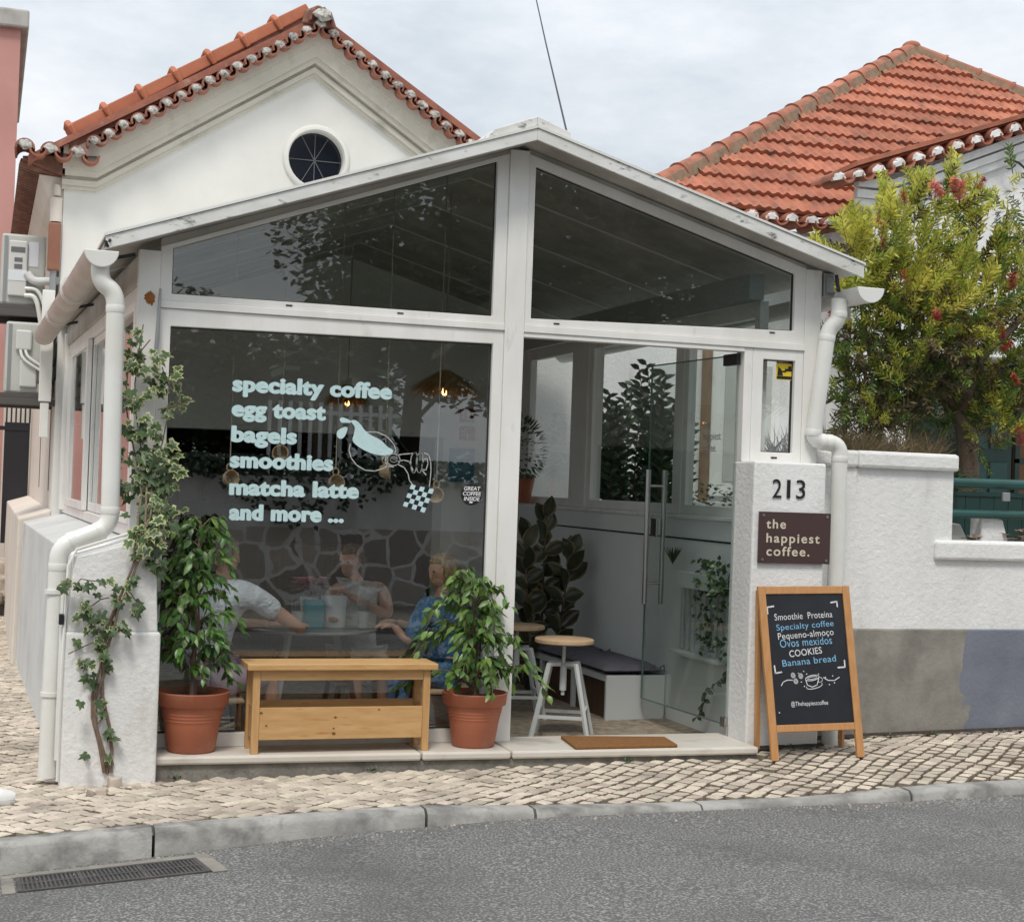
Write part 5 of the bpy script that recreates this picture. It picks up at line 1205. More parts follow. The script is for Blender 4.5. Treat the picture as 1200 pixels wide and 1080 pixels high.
def arc(cx, cy, rx, ry, a0, a1, n=18): return [cr(cx+rx*math.cos(R(a0+(a1-a0)*i/n)), cy+ry*math.sin(R(a0+(a1-a0)*i/n))) for i in range(n+1)]
line_px([cr(*p) for p in ((150,590),(142,625),(155,670),(185,710),(235,740),(290,745),(345,728),(365,712))], m)
line_px([cr(*p) for p in ((240,520),(300,520),(360,545),(400,590),(412,625),(405,640))], m)
line_px(arc(398,680,38,34,0,360), m); line_px(arc(400,678,20,16,20,330), m); line_px([cr(*p) for p in ((355,665),(350,690),(365,715),(398,722))], m)
line_px([cr(*p) for p in ((415,655),(450,648),(495,645),(530,640))], m); line_px([cr(*p) for p in ((425,690),(455,682),(490,690),(500,715),(510,740))], m)
for cx in (520,552): line_px(smooth_loop([cr(*p) for p in ((cx-22,665),(cx-5,638),(cx+15,645),(cx+14,700),(cx+4,755),(cx-14,755),(cx-22,720))],2), m, closed=True)
line_px([cr(*p) for p in ((575,640),(600,652),(612,690),(614,740),(610,790),(604,835))], m); line_px([cr(*p) for p in ((565,740),(560,715),(572,680),(590,670),(597,700),(585,740),(560,735),(585,768))], m)
line_px([cr(*p) for p in ((420,705),(460,725),(482,760),(490,800),(510,825))], m)
m.build('vinyl_drawing', [M['vinyl'], M['dark_glass'], M['vinyl_line']], pane, fix=False)
# round sticker
c = P(*cr(847,880), Y=GY-.002); m = MB(); m.prism([(c.x+.063*math.cos(2*math.pi*i/32), c.z+.063*math.sin(2*math.pi*i/32)) for i in range(32)], GY-.003, GY-.001); stk = m.build('round_sticker', M['black'], pane)
m = MB()
for k, b in enumerate(('GREAT','COFFEE','INSIDE')): text_mb(b, .032, (c.x,GY-.0032,c.z+.024-k*.030), XD, ZD, align='CENTER', bold=.02, out=m, ext=.001, shear=.15)
m.prism([(c.x-.012,c.z-.050),(c.x+.006,c.z-.050),(c.x+.008,c.z-.040),(c.x-.012,c.z-.040)], GY-.0045, GY-.0035)
m.build('sticker_lettering', M['white'], pane, fix=False)
# camera warning sticker on the sidelight
a, b = P(910,420,Y=.029), P(931.5,446,Y=.029)
m = MB(); m.box(a.x,.0275,b.z,b.x,.0295,a.z); m.build('warning_sticker', M['yellow'], spane)
m = MB(); W_, H_ = b.x-a.x, a.z-b.z
def sp2(u0, v0, u1, v1): m.box(a.x+W_*u0,.026,b.z+H_*v0,a.x+W_*u1,.0272,b.z+H_*v1)
sp2(.04,.78,.96,.96); sp2(.04,.04,.96,.18); sp2(.45,.42,.88,.54); sp2(.62,.54,.78,.66); sp2(.30,.36,.52,.44)
m.prism([(a.x+W_*.06,b.z+H_*.2),(a.x+W_*.36,b.z+H_*.2),(a.x+W_*.26,b.z+H_*.5),(a.x+W_*.10,b.z+H_*.62)], .026, .0272); m.build('sticker_drawing', M['black'], spane)
m = MB(); text_mb('CCTV', H_*.2, (a.x+W_*.08,.0258,b.z+H_*.815), XD, ZD, bold=.01, out=m, ext=.0004); m.build('sticker_lettering', M['white'], spane, fix=False)
# house number
hn = thing('house_number', 'black metal house number 213 on the white pier', 'house number', (1.6,-.20,1.5))
a, b = P(905,583,Y=-.203), P(943,582,Y=-.203); wd = b.x-a.x
for ch, f0, f1 in (('2',0,.27),('1',.44,.54),('3',.73,1.0)):
    mb = text_mb(ch, .165, (a.x+wd*f0,-.208,a.z), XD, ZD, width=wd*(f1-f0), bold=-.004, ext=.0)
    back = [(x, y+.006, z) for x, y, z in mb.v]; n = len(mb.v); mb.v += back; 
    edges = {}
    for f_ in mb.f:
        for i in range(len(f_)): e = (f_[i], f_[(i+1) % len(f_)]); edges[e] = 1
    for (i, j) in list(edges):
        if (j, i) not in edges: mb.f.append((j, i, i+n, j+n)); mb.m.append(0)
    mb.build('digit', M['black'], hn, fix=False)
# brown name plate
sg = thing('name_plate', 'brown name plate with cream lettering screwed to the pier', 'sign', (1.67,-.21,1.23))
A_, C_ = P(890,599,Y=-.22), P(972,661,Y=-.22)
m = MB(); m.box(A_.x,-.222,C_.z,C_.x,-.21,A_.z); m.build('plate', M['brown_sign'], sg, bevel=.002)
m = MB()
for b_, y_, x1 in (('the',618.5,921),('happiest',635,960.5),('coffee.',650.5,948.5)):
    a, b = P(898,y_,Y=-.224), P(x1,y_,Y=-.224); text_mb(b_, .078, (a.x,-.2225,a.z), XD, ZD, width=b.x-a.x, bold=.018, out=m, ext=.0012, space=1.2)
m.build('lettering', M['cream_letter'], sg, fix=False)
m = MB()
for fx, fz in ((.055,.07),(.945,.07),(.055,.93),(.945,.93)):
    x, z = A_.x+(C_.x-A_.x)*fx, C_.z+(A_.z-C_.z)*fz; m.tube([(x,-.226,z),(x,-.2225,z)], .009, 12)
m.build('screw', M['steel'], sg, smooth=True)
for sx_, u_ in ((.0,0),): pass

# ------------------------------------------------------------------ pavement chalkboard
BLp, BRp = P(904,889,Z=-.056), P(1012.5,885,Z=-.048)
zl, zr_ = zs(BLp.x,BLp.y), zs(BRp.x,BRp.y); BLp.z = zl-.004; BRp.z = zr_-.004
wv = (BRp-BLp); Wb = wv.length; wv.normalize()
def up_from(b, px_, py_):
    d = ray(px_, py_); t = ((b-CAM).dot(wv))/d.dot(wv); return CAM + d*t
TLp, TRp = P(886.5,689.5,Y=-.245), P(999,684,Y=-.255)
uv_ = ((TLp-BLp)+(TRp-BRp)).normalized(); Hb = ((TLp-BLp).length+(TRp-BRp).length)/2
uv_ = (uv_ - wv*uv_.dot(wv)).normalized(); bn = wv.cross(uv_).normalized()      # faces the street
if bn.y > 0: bn = -bn
cb = thing('chalkboard_sign', 'wooden A-frame chalkboard menu leaning by the white pier', 'sign', BLp.lerp(BRp,.5))
def bd(u0, u1, v0, v1, d0, d1, mb=None, mi=0):
    mb = mb or MB(); f_ = lambda u, v, d: BLp + wv*u + uv_*v + bn*d
    return mb.hexa([f_(u0,v0,d1),f_(u1,v0,d1),f_(u1,v0,d0),f_(u0,v0,d0)], [f_(u0,v1,d1),f_(u1,v1,d1),f_(u1,v1,d0),f_(u0,v1,d0)], mi)
fw = .047
for u in (0, Wb-fw): bd(u,u+fw,0,Hb,-.012,.012).build('leg', M['oak'], cb, bevel=.003)
bd(fw+.0005,Wb-fw-.0005,Hb-fw,Hb-.001,-.011,.011).build('rail', M['oak'], cb, bevel=.003); bd(fw+.0005,Wb-fw-.0005,.165,.165+fw*.9,-.011,.011).build('rail', M['oak'], cb, bevel=.003)
pn = bd(fw,Wb-fw,.165+fw*.9,Hb-fw,-.006,.003).build('board', M['chalkboard'], cb)
# back frame of the A
bk0, bk1 = BLp - bn*.10, BRp - bn*.10
for b_ in (BLp, BRp):
    s_ = wv*(.02 if b_ is BLp else -.02); topp = b_ + uv_*(Hb-.02) - bn*.025 + s_; ft = b_ + s_ + Vector((-bn.x,-bn.y,0)).normalized()*.40 + Vector((0,0,.03)); ft = topp + (ft-topp)*.98
    if ft.y > -.225: ft.y = -.225
    m = MB(); m.bar(topp, Vector((ft.x, ft.y, zs(ft.x, ft.y))), .03, .022); m.build('back_leg', M['oak'], cb)
# chalk writing, measured in board coordinates (u, v) from the photo
def uvb(px_, py_):
    d = ray(px_, py_); o = BLp + bn*.004; t = (o-CAM).dot(bn)/d.dot(bn); q = CAM + d*t - o; return q.dot(wv), q.dot(uv_)
def cz_(x, y): return (850+x/4.695, 670+y/4.695)
mw, mbl = MB(), MB()
def chalk(body, x0, y0, x1, y1, size, key, bold=.004):
    mb = MB()
    (u0, v0), (u1, v1) = uvb(*cz_(x0,y0)), uvb(*cz_(x1,y1)); d_ = wv*(u1-u0)+uv_*(v1-v0)
    text_mb(body, size, BLp+bn*.0035+wv*u0+uv_*v0, d_, uv_ - d_.normalized()*uv_.dot(d_.normalized()), width=d_.length, bold=bold, out=mb, ext=.0006, space=1.05); mb.build('chalk_lettering', M[key], pn, fix=False)
chalk('Smoothie  Proteina',272,266,590,248,.056,'chalk_white',.0); chalk('Specialty coffee',283,322,597,296,.052,'chalk_blue',.0); chalk('Pequeno-almo\u00e7o',292,372,597,345,.056,'chalk_white',.0)
chalk('Ovos mexidos',303,416,588,394,.068,'chalk_blue',.0); chalk('COOKIES',355,468,533,446,.056,'chalk_white',.004); chalk('Banana bread',316,520,610,490,.056,'chalk_blue',.002); chalk('@Thehappiestcoffee',363,737,566,728,.036,'chalk_white',.004)
def cline(pts, mb, w_=.005):
    p3 = [BLp+bn*.0042+wv*u+uv_*v for u, v in (uvb(*cz_(*p)) for p in pts)]
    for a, b in zip(p3, p3[1:]):
        d_ = (b-a)
        if d_.length < 1e-5: continue
        d_.normalize(); s = bn.cross(d_)*(w_/2); e = d_*w_*.3; mb.add([a-s-e,b-s+e,b+s+e,a+s-e], [(0,1,2,3)])
for q in (((233,230),(230,194),(266,188)),((580,168),(613,162),(616,190)),((270,515),(276,556),(310,550)),((620,525),(658,522),(655,485))): cline(q, mw, .009)
cline([(308,625),(318,605),(340,594),(370,594)], mw); cline([(540,580),(565,595),(600,596),(627,578)], mw)
def ce(cx, cy, rx, ry, a0=0, a1=360, rot=0, n=20): return [(cx+rx*math.cos(R(a0+(a1-a0)*i/n))*math.cos(R(rot))-ry*math.sin(R(a0+(a1-a0)*i/n))*math.sin(R(rot)), cy+rx*math.cos(R(a0+(a1-a0)*i/n))*math.sin(R(rot))+ry*math.sin(R(a0+(a1-a0)*i/n))*math.cos(R(rot))) for i in range(n+1)]
for x, y in ((373,568),(415,572),(388,600)):
    cline(ce(x,y,10,13,rot=-20), mw, .006); cline(ce(x,y,5,8,rot=-20), mw, .006); cline([(x-3,y-10),(x+2,y),(x-2,y+10)], mw, .004)
cline(ce(478,582,38,14,rot=-12), mw); cline(ce(478,582,26,7,rot=-12), mw,.004); cline([(441,590),(452,622),(480,632),(505,620),(516,576)], mw); cline(ce(520,592,14,13,-90,120), mw); cline(ce(490,626,45,14,-20,200,-14), mw)
for x, y in ((435,628),(512,560),(550,578),(590,570),(600,608),(572,618),(297,773),(447,560),(430,545),(402,556),(418,604)): cline([(x-1,y),(x+2,y+1)], mw, .006)
mw.build('chalk_drawing', M['chalk_white'], pn, fix=False)

# ------------------------------------------------------------------ inside the shop
# round low table
tp = P(382,741,Z=.52); tcx, tcy = tp.x+.0, tp.y+.42; tz = .52
tb = thing('round_table', 'round grey cafe table laid with drinks and flowers', 'table', (tcx,tcy,FL))
m = MB(); m.lathe([(0,tz-.026),(.40,tz-.026),(.425,tz-.016),(.428,tz-.006),(.422,tz),(0,tz)], (tcx,tcy,0), 48); m.build('table_top', mat('grey_table_top', (.36,.36,.35), .25, col2=(.32,.32,.31)), tb, smooth=True)
for a in (35,145,215,325):
    c_, s_ = math.cos(R(a)), math.sin(R(a)); m = MB(); m.bar((tcx+.22*c_,tcy+.22*s_,tz-.027),(tcx+.36*c_,tcy+.36*s_,FL),.032,.032); m.build('leg', M['grey_white'] if a in (35,215) else M['brown_wood'], tb)
def T(px_, py_, dy=0): # point on the table top plane
    p = P(px_, py_, Z=tz); return Vector((p.x, p.y+dy, tz))
def upx(n, p): return n/1850*(Vector((p.x,p.y,p.z))-CAM).length
p = P(368,737,Y=tcy-.12); h = upx(32,p)
m = MB(); m.box(p.x-upx(11,p),tcy-.12,tz+.001,p.x+upx(11,p),tcy-.04,tz+h); bxx = tag(m.build('menu_box', M['teal'], bevel=.004), 'teal menu box in the middle of the cafe table', 'box')
p = P(393,737,Y=tcy-.10); m = MB(); m.lathe([(0,tz+.001),(upx(14,p),tz+.001),(upx(15,p),tz+upx(36,p)),(upx(12,p),tz+upx(36.5,p)),(0,tz+upx(36.5,p))], (p.x,tcy-.02,0), 24)
tag(m.build('paper_holder', mat('dotted_white', (.60,.62,.62), .7, col2=(.30,.32,.33), nscale=70, lo=.62, hi=.66), smooth=True), 'white dotted pot beside the teal menu box', 'pot')
def tumbler(px_, lb):
    p = P(px_,736,Y=tcy-.18); r_ = upx(8,p); h = upx(34,p); c = (p.x,tcy-.18,tz)
    t = thing('drinking_glass', lb, 'glass', c, 'glasses on the cafe table'); m = MB(); m.lathe([(0,.001),(r_*.8,.001),(r_,h),(r_*.93,h),(r_*.74,.008),(0,.008)], c, 20); m.build('glass', M['glass_clear'], t, smooth=True)
    m = MB(); m.lathe([(0,.009),(r_*.73,.009),(r_*.86,h*.6),(0,h*.6)], c, 18); m.build('drink', mat('cloudy_drink', (.5,.5,.48), .2), t, smooth=True)
tumbler(425, 'tall drinking glass in front of the seated woman'); tumbler(348, 'tall drinking glass left of the teal box')
fc = P(362,697,Y=tcy+.08); t = flower_clump('flower_arrangement', (fc.x,tcy+.05,tz+.19), .12, .10, 110, 60, M['pink_flower'], M['leaf_mid'], 'pink flower arrangement standing on the cafe table', 'flowers', .03)
m = MB(); m.lathe([(0,tz+.001),(.05,tz+.001),(.065,tz+.19),(.055,tz+.19),(0,tz+.17)], (fc.x,tcy+.05,0), 18); m.build('vase', M['grey_white'], t, smooth=True)

def skin_mesh(name, joints, edges, rad, material, parent, sub=2, root=None, label=None):
    """one continuous limb-and-trunk surface grown over connected joints"""
    names = list(joints); me = bpy.data.meshes.new(name); q = parent
    while q.parent is not None: q = q.parent
    o_ = q.location
    me.from_pydata([tuple(Vector(joints[n_]) - o_) for n_ in names], [(names.index(a), names.index(b)) for a, b in edges], [])
    ob = bpy.data.objects.new(name, me); COL.objects.link(ob)
    sm = ob.modifiers.new('skin', 'SKIN'); sm.use_smooth_shade = True
    sv = me.skin_vertices[0].data
    for i, n_ in enumerate(names):
        r_ = rad[n_]; sv[i].radius = (r_, r_) if not isinstance(r_, tuple) else r_; sv[i].use_root = (n_ == (root or names[0]))
    ss = ob.modifiers.new('sub', 'SUBSURF'); ss.levels = sub; ss.render_levels = sub
    dg = bpy.context.evaluated_depsgraph_get(); m2 = bpy.data.meshes.new_from_object(ob.evaluated_get(dg))
    ob.modifiers.clear(); old = ob.data; ob.data = m2; bpy.data.meshes.remove(old)
    m2.materials.clear(); m2.materials.append(material)
    m2.polygons.foreach_set('use_smooth', [True]*len(m2.polygons))
    ob.parent = parent
    return ob
def add_to_mesh(ob, mb):
    """fold extra shapes into an existing mesh (keeps a body one mesh)"""
    q = ob.parent
    while q.parent is not None: q = q.parent
    bm = bmesh.new(); bm.from_mesh(ob.data); o_ = q.location
    vv = [bm.verts.new(Vector(v)-o_) for v in mb.v]
    for f_ in mb.f:
        try: fa = bm.faces.new([vv[i] for i in f_]); fa.smooth = True
        except ValueError: pass
    bm.to_mesh(ob.data); bm.free()
def head_parts(body, person, c, face, up, s, hair_mat, style):
    """skull, jaw, nose, ears joined to the body; eyes and hair as parts"""
    c = Vector(c); f_ = Vector(face).normalized(); u = Vector(up).normalized(); sd = f_.cross(u).normalized(); u = sd.cross(f_).normalized()
    Mx = Matrix((sd, f_, u)).transposed()
    m = MB(); m.ell(c, .073*s, .092*s, .098*s, 18, 12, M=Mx); m.ell(c + f_*.022*s - u*.055*s, .056*s, .066*s, .062*s, 16, 10, M=Mx)
    m.lathe([(0,-.03*s),(.014*s,-.026*s),(.010*s,-.005*s),(.005*s,.018*s),(0,.02*s)], c + f_*.092*s - u*.018*s, 10, M=Mx)
    m.ell(c + f_*.083*s - u*.062*s, .022*s, .012*s, .009*s, 10, 6, M=Mx)
    for k in (-1,1): m.ell(c + sd*.075*s*k - u*.01*s - f_*.005*s, .010*s, .020*s, .030*s, 10, 6, M=Mx)
    add_to_mesh(body, m)
    m = MB()
    for k in (-1,1): m.ell(c + f_*.083*s + sd*.031*s*k + u*.008*s, .013*s, .008*s, .008*s, 10, 6, M=Mx)
    m.build('eye', M['eye'], person, smooth=True)
    m = MB(); n, k = 20, 10; vs = []
    for i in range(k+1):
        a = math.pi*i/k - math.pi/2
        for j in range(n):
            t = 2*math.pi*j/n; v = Vector((math.cos(a)*math.cos(t), math.cos(a)*math.sin(t), math.sin(a)))
            q = 1.12 + .05*math.sin(t*5+i)
            if v.y > .30 and v.z < .5: q = .80
            lowlim = -.95 if style == 'bob' else -.35
            if v.z < lowlim: q = .8
            if style == 'bob' and v.y < .45 and v.z < .3: q = 1.24 + .06*math.sin(t*9+i*2)
            vs.append(c + Mx @ Vector((v.x*.073*s*q, v.y*.092*s*q - .006*s, v.z*.098*s*min(q,1.16) + .008*s)))
    m.add(vs, [(i*n+j, i*n+(j+1) % n, (i+1)*n+(j+1) % n, (i+1)*n+j) for i in range(k) for j in range(n)])
    for i in range(520):
        a = rnd.uniform(-.25,1.35); t = rnd.uniform(0,6.283); v = Vector((math.cos(a)*math.cos(t), math.cos(a)*math.sin(t), math.sin(a)))
        if v.y > .35 and v.z < .62: continue
        q = 1.13 if style != 'bob' else 1.24
        p_ = c + Mx @ Vector((v.x*.073*s*q, v.y*.092*s*q-.006*s, v.z*.098*s*1.14+.008*s)); g_ = Vector((v.x*.25+rnd.uniform(-.25,.25), -.35 - (.5 if style == 'bun' else 0)+rnd.uniform(-.3,.3), -.9 if v.z < .75 else -.3))
        m.sliver(p_, Mx @ g_, Mx @ v, s*rnd.uniform(.04,.075 if style != 'bob' else .13), .007)
    if style == 'bun': m.ell(c - f_*.11*s + u*.035*s, .045*s, .045*s, .042*s, 14, 9)
    m.build('hair', hair_mat, person, smooth=True)
def hand(body, wrist, d, side_, s=1.0, curl=.5):
    """palm with five separate bent fingers joined to the body mesh"""
    w_ = Vector(wrist); d = Vector(d).normalized(); sd = Vector(side_); sd = (sd - d*sd.dot(d)).normalized(); n_ = d.cross(sd).normalized(); m = MB()
    m.tube([w_-d*.012*s, w_+d*.02*s, w_+d*.06*s, w_+d*.085*s], [.022*s,.033*s,.036*s,.030*s], 10, sy=.5)
    for k, ln in enumerate((.062,.072,.068,.052)):
        b = w_ + d*.08*s + sd*(-.027+.018*k)*s; p1 = b + (d*.9 + n_*curl*.5)*ln*.45*s; p2 = p1 + (d*.5 + n_*curl*1.1)*ln*.35*s; p3 = p2 + (d*.15 + n_*curl*1.2)*ln*.25*s
        m.tube([b-d*.01*s, b, p1, p2, p3], [.009*s,.009*s,.0085*s,.0078*s,.006*s], 7)
    b = w_ + d*.03*s - sd*.033*s; m.tube([b, b+(d*.5-sd*.6)*.04*s, b+(d*.9-sd*.35+n_*.3)*.07*s], [.011*s,.0095*s,.007*s], 7)
    add_to_mesh(body, m)
def stool_under(x, y, top_z, lb):
    t = thing('cafe_chair', lb, 'chair', (x,y,FL), 'chairs round the cafe table'); m = MB(); m.box(x-.19,y-.19,top_z-.03,x+.19,y+.19,top_z); m.build('seat', M['light_wood'], t, bevel=.01)
    for i, j in ((-1,-1),(1,-1),(1,1),(-1,1)): m = MB(); m.bar((x+.16*i,y+.16*j,top_z-.031),(x+.2*i,y+.2*j,FL),.028,.028); m.build('leg', M['brown_wood'], t)
    return t
# man in white T-shirt on the left, leaning his elbow on the table
def seated(label, J, rad, E_, cloth, cloth_names, cm, legs, lm, head, face, hs, hm, style, hands, extra_scale=1.25):
    J['slr'] = J['shr'].lerp(J['elr'],.62); J['sll'] = J['shl'].lerp(J['ell'],.62)
    pelvis = J['pelvis']; t = thing('person', label, 'person', (pelvis[0], pelvis[1], FL))
    body = skin_mesh('body', J, E_, rad, M['skin'], t, 2, 'pelvis')
    head_parts(body, t, head, face, (0,0,1), hs, hm, style)
    for (wn, dr_, sd_, cu_) in hands: hand(body, J[wn], dr_, sd_, .92, cu_)
    Jc = {n_: J[n_] for n_ in cloth_names}; Ec = [(a, b) for a, b in E_ if a in Jc and b in Jc]
    skin_mesh(cloth, Jc, Ec, {n_: rad[n_]*extra_scale+.008 for n_ in cloth_names}, cm, t, 2, cloth_names[0])
    if legs:
        Jl = {n_: J[n_] for n_ in legs}; El = [(a, b) for a, b in E_ if a in Jl and b in Jl]
        skin_mesh('trousers', Jl, El, {n_: rad[n_]*1.15+.012 for n_ in legs}, lm, t, 2, legs[0])
    return t
ED = [('pelvis','waist'),('waist','chest'),('chest','neckb'),('neckb','neck'),('neck','headb'),('chest','shr'),('shr','slr'),('slr','elr'),('elr','wrr'),('chest','shl'),('shl','sll'),('sll','ell'),('ell','wrl'),('pelvis','hipr'),('hipr','knr'),('knr','anr'),('anr','toer'),('pelvis','hipl'),('hipl','knl'),('knl','anl'),('anl','toel')]
RD = dict(pelvis=.12,waist=.11,chest=.125,neckb=.06,neck=.045,headb=.05,shr=.062,slr=.050,sll=.050,elr=.040,wrr=.026,shl=.058,ell=.040,wrl=.026,hipr=.085,hipl=.085,knr=.055,knl=.055,anr=.036,anl=.036,toer=.03,toel=.03)
y0 = .85
sh_ = P(289,693,Y=y0); el_ = P(352,733,Y=y0+.02); ch = P(258,706,Y=y0+.15); pv = P(240,792,Y=y0+.15); hd = P(264,648,Y=y0+.2)
J = dict(pelvis=pv, waist=pv.lerp(ch,.5)+Vector((-.03,0,0)), chest=ch, neckb=ch+Vector((.02,.02,.13)), neck=hd+Vector((-.01,0,-.11)), headb=hd+Vector((0,0,-.04)), shr=sh_, elr=Vector((el_.x,el_.y,tz+.045)), wrr=Vector((el_.x+.06,el_.y+.24,tz+.04)),
  shl=ch+Vector((.02,.20,.07)), ell=ch+Vector((.14,.26,-.15)), wrl=Vector((ch.x+.34,ch.y+.16,tz+.045)), hipr=pv+Vector((.06,-.09,-.02)), hipl=pv+Vector((.06,.10,-.02)), knr=pv+Vector((.40,-.08,.02)), knl=pv+Vector((.42,.10,.02)), anr=Vector((pv.x+.40,pv.y-.08,FL+.07)), anl=Vector((pv.x+.42,pv.y+.1,FL+.07)), toer=Vector((pv.x+.54,pv.y-.09,FL+.035)), toel=Vector((pv.x+.56,pv.y+.11,FL+.035)))
seated('person in white T-shirt leaning an elbow on the cafe table', J, RD, ED, 't_shirt', ['chest','waist','pelvis','neckb','shr','slr','shl','sll'], M['cloth_white'], ['pelvis','hipr','knr','hipl','knl'], M['cloth_pink'], hd, (1,.25,-.15), .98, M['hair_brown'], 'short', [('wrr',(.3,1,.0),(1,0,0),.4),('wrl',(1,.1,.0),(0,1,0),.4)])
stool_under(pv.x+.03, pv.y, pv.z-.115, 'wooden chair under the person in the white T-shirt')
# woman in a sleeveless white top, hand to her mouth
y0 = 1.75
hd = P(411,656,Y=y0); ch = P(418,704,Y=y0); pv = P(420,775,Y=y0); sh_ = P(446,686,Y=y0-.05); el_ = P(457,722,Y=y0-.12); wr_ = P(408,697,Y=y0-.22)
J = dict(pelvis=pv, waist=pv.lerp(ch,.5), chest=ch, neckb=ch+Vector((.015,0,.13)), neck=hd+Vector((.02,0,-.11)), headb=hd+Vector((.01,0,-.04)), shr=sh_, elr=el_, wrr=wr_, shl=P(391,690,Y=y0+.05), ell=P(378,722,Y=y0-.05), wrl=Vector((P(390,730,Y=y0-.2).x,y0-.28,tz+.05)),
  hipr=pv+Vector((.09,-.04,-.02)), hipl=pv+Vector((-.09,-.04,-.02)), knr=pv+Vector((.09,-.38,.02)), knl=pv+Vector((-.10,-.38,.02)), anr=Vector((pv.x+.09,pv.y-.36,FL+.07)), anl=Vector((pv.x-.1,pv.y-.36,FL+.07)), toer=Vector((pv.x+.09,pv.y-.5,FL+.035)), toel=Vector((pv.x-.1,pv.y-.5,FL+.035)))
RW = dict(RD); RW.update(chest=.105, waist=.095, shr=.05, shl=.05, elr=.038, ell=.038, neckb=.05, neck=.04)
seated('person in sleeveless white top sipping with a hand to the mouth', J, RW, ED, 'top', ['chest','waist','pelvis','neckb'], M['cloth_cream'], ['pelvis','hipr','knr','hipl','knl'], M['cloth_cream'], hd, (-.75,-.75,-.25), .95, M['hair_brown'], 'bun', [('wrr',(-.6,-.2,.5),(0,.5,1),.7),('wrl',(-.4,-1,.0),(1,0,0),.5)])
stool_under(pv.x, pv.y+.03, pv.z-.115, 'wooden chair under the person in the sleeveless top')
# child with blond hair in denim, on the right
y0 = 1.15
hd = P(517,668,Y=y0); ch = P(520,722,Y=y0); pv = P(522,785,Y=y0); sh_ = P(500,710,Y=y0-.08); el_ = P(478,752,Y=y0-.14); wr_ = Vector((P(462,742,Y=y0-.1).x,y0-.06,tz+.05))
J = dict(pelvis=pv, waist=pv.lerp(ch,.5)+Vector((.02,0,0)), chest=ch, neckb=ch+Vector((-.01,0,.12)), neck=hd+Vector((.01,0,-.11)), headb=hd+Vector((0,0,-.04)), shr=sh_, elr=el_, wrr=wr_, shl=ch+Vector((.05,.15,.04)), ell=ch+Vector((-.06,.24,-.12)), wrl=Vector((ch.x-.27,ch.y+.2,tz+.05)),
  hipr=pv+Vector((-.05,-.07,-.02)), hipl=pv+Vector((-.05,.08,-.02)), knr=pv+Vector((-.32,-.06,.0)), knl=pv+Vector((-.32,.09,.0)), anr=Vector((pv.x-.30,pv.y-.06,FL+.07)), anl=Vector((pv.x-.30,pv.y+.09,FL+.07)), toer=Vector((pv.x-.42,pv.y-.07,FL+.035)), toel=Vector((pv.x-.42,pv.y+.1,FL+.035)))
RC = {k: v*.86 for k, v in RD.items()}
seated('blond person in a blue denim jacket on the right of the table', J, RC, ED, 'jacket', ['chest','waist','pelvis','neckb','shr','slr','elr','shl','sll','ell'], M['denim'], ['pelvis','hipr','knr','anr','hipl','knl','anl'], M['denim'], hd, (-1,-.35,-.2), .95, M['hair_blond'], 'bob', [('wrr',(-1,.1,0),(0,1,0),.4),('wrl',(-1,-.1,0),(0,1,0),.4)])
stool_under(pv.x, pv.y+.02, pv.z-.105, 'wooden chair under the blond person in denim')

# window bench with cushions along the right wall
bc = thing('bench_cabinet', 'white bench cabinet with dark open compartments along the inner wall', 'bench', (1.3,2.2,FL))
x0, x1, ya, yb2, bz = 1.12, 1.555, 1.28, 3.3, .215
m = MB(); m.box(x0,ya,FL+.001,x1,ya+.03,bz); m.box(x0,yb2-.03,FL+.001,x1,yb2,bz); m.box(x1-.03,ya+.0305,FL+.001,x1,yb2-.0305,bz)
for f_ in (1/3, 2/3): y = ya+(yb2-ya)*f_; m.box(x0+.002,y-.02,FL+.045,x1-.0305,y+.02,bz-.045)
m.box(x0+.001,ya+.0305,FL+.001,x1-.0305,yb2-.0305,FL+.045); m.box(x0+.001,ya+.0305,bz-.045,x1-.0305,yb2-.0305,bz)
m.build('carcass', M['grey_white'], bc, bevel=.003)
m = MB(); m.box(x0+.03,ya+.031,FL+.0455,x0+.045,yb2-.031,bz-.0455); m.build('back_panel', M['brown_wood'], bc)
for k, (a, b, lb) in enumerate(((1.27,2.24,'front grey seat cushion on the white bench'),(2.26,3.28,'rear grey seat cushion on the white bench'))):
    n1, n2 = 14, 16; m = MB(); vs = []
    for side_ in (0,1):
        for i in range(n1+1):
            for j in range(n2+1):
                u, v = i/n1, j/n2; e = (min(1,min(u,1-u)*5)*min(1,min(v,1-v)*6))**.5; tuft = .010*(math.exp(-((u-.5)**2+(v-.5)**2)*60))
                vs.append((x0-.015+u*(x1-x0+.01), a+v*(b-a), bz+.034+((.048*e - tuft) if side_ == 0 else -.026*e**.5)+rnd.uniform(-.0015,.0015)))
    k2 = (n1+1)*(n2+1); q = lambda i, j: i*(n2+1)+j
    fs = [(q(i,j),q(i+1,j),q(i+1,j+1),q(i,j+1)) for i in range(n1) for j in range(n2)] + [(k2+q(i,j),k2+q(i,j+1),k2+q(i+1,j+1),k2+q(i+1,j)) for i in range(n1) for j in range(n2)]
    m.add(vs, fs); cu = tag(m.build('seat_cushion', M['cushion'], smooth=True, ang=80), lb, 'cushion', 'cushions on the window bench')
    m = MB()
    for xx in (x0+.33, x0+.40): m.tube([(xx,a+.02,bz+.05),(xx+.01,a-.02,bz+.075),(xx+.02,a-.01,bz+.03)], .006, 5)
    m.build('tie', M['cushion'], cu)
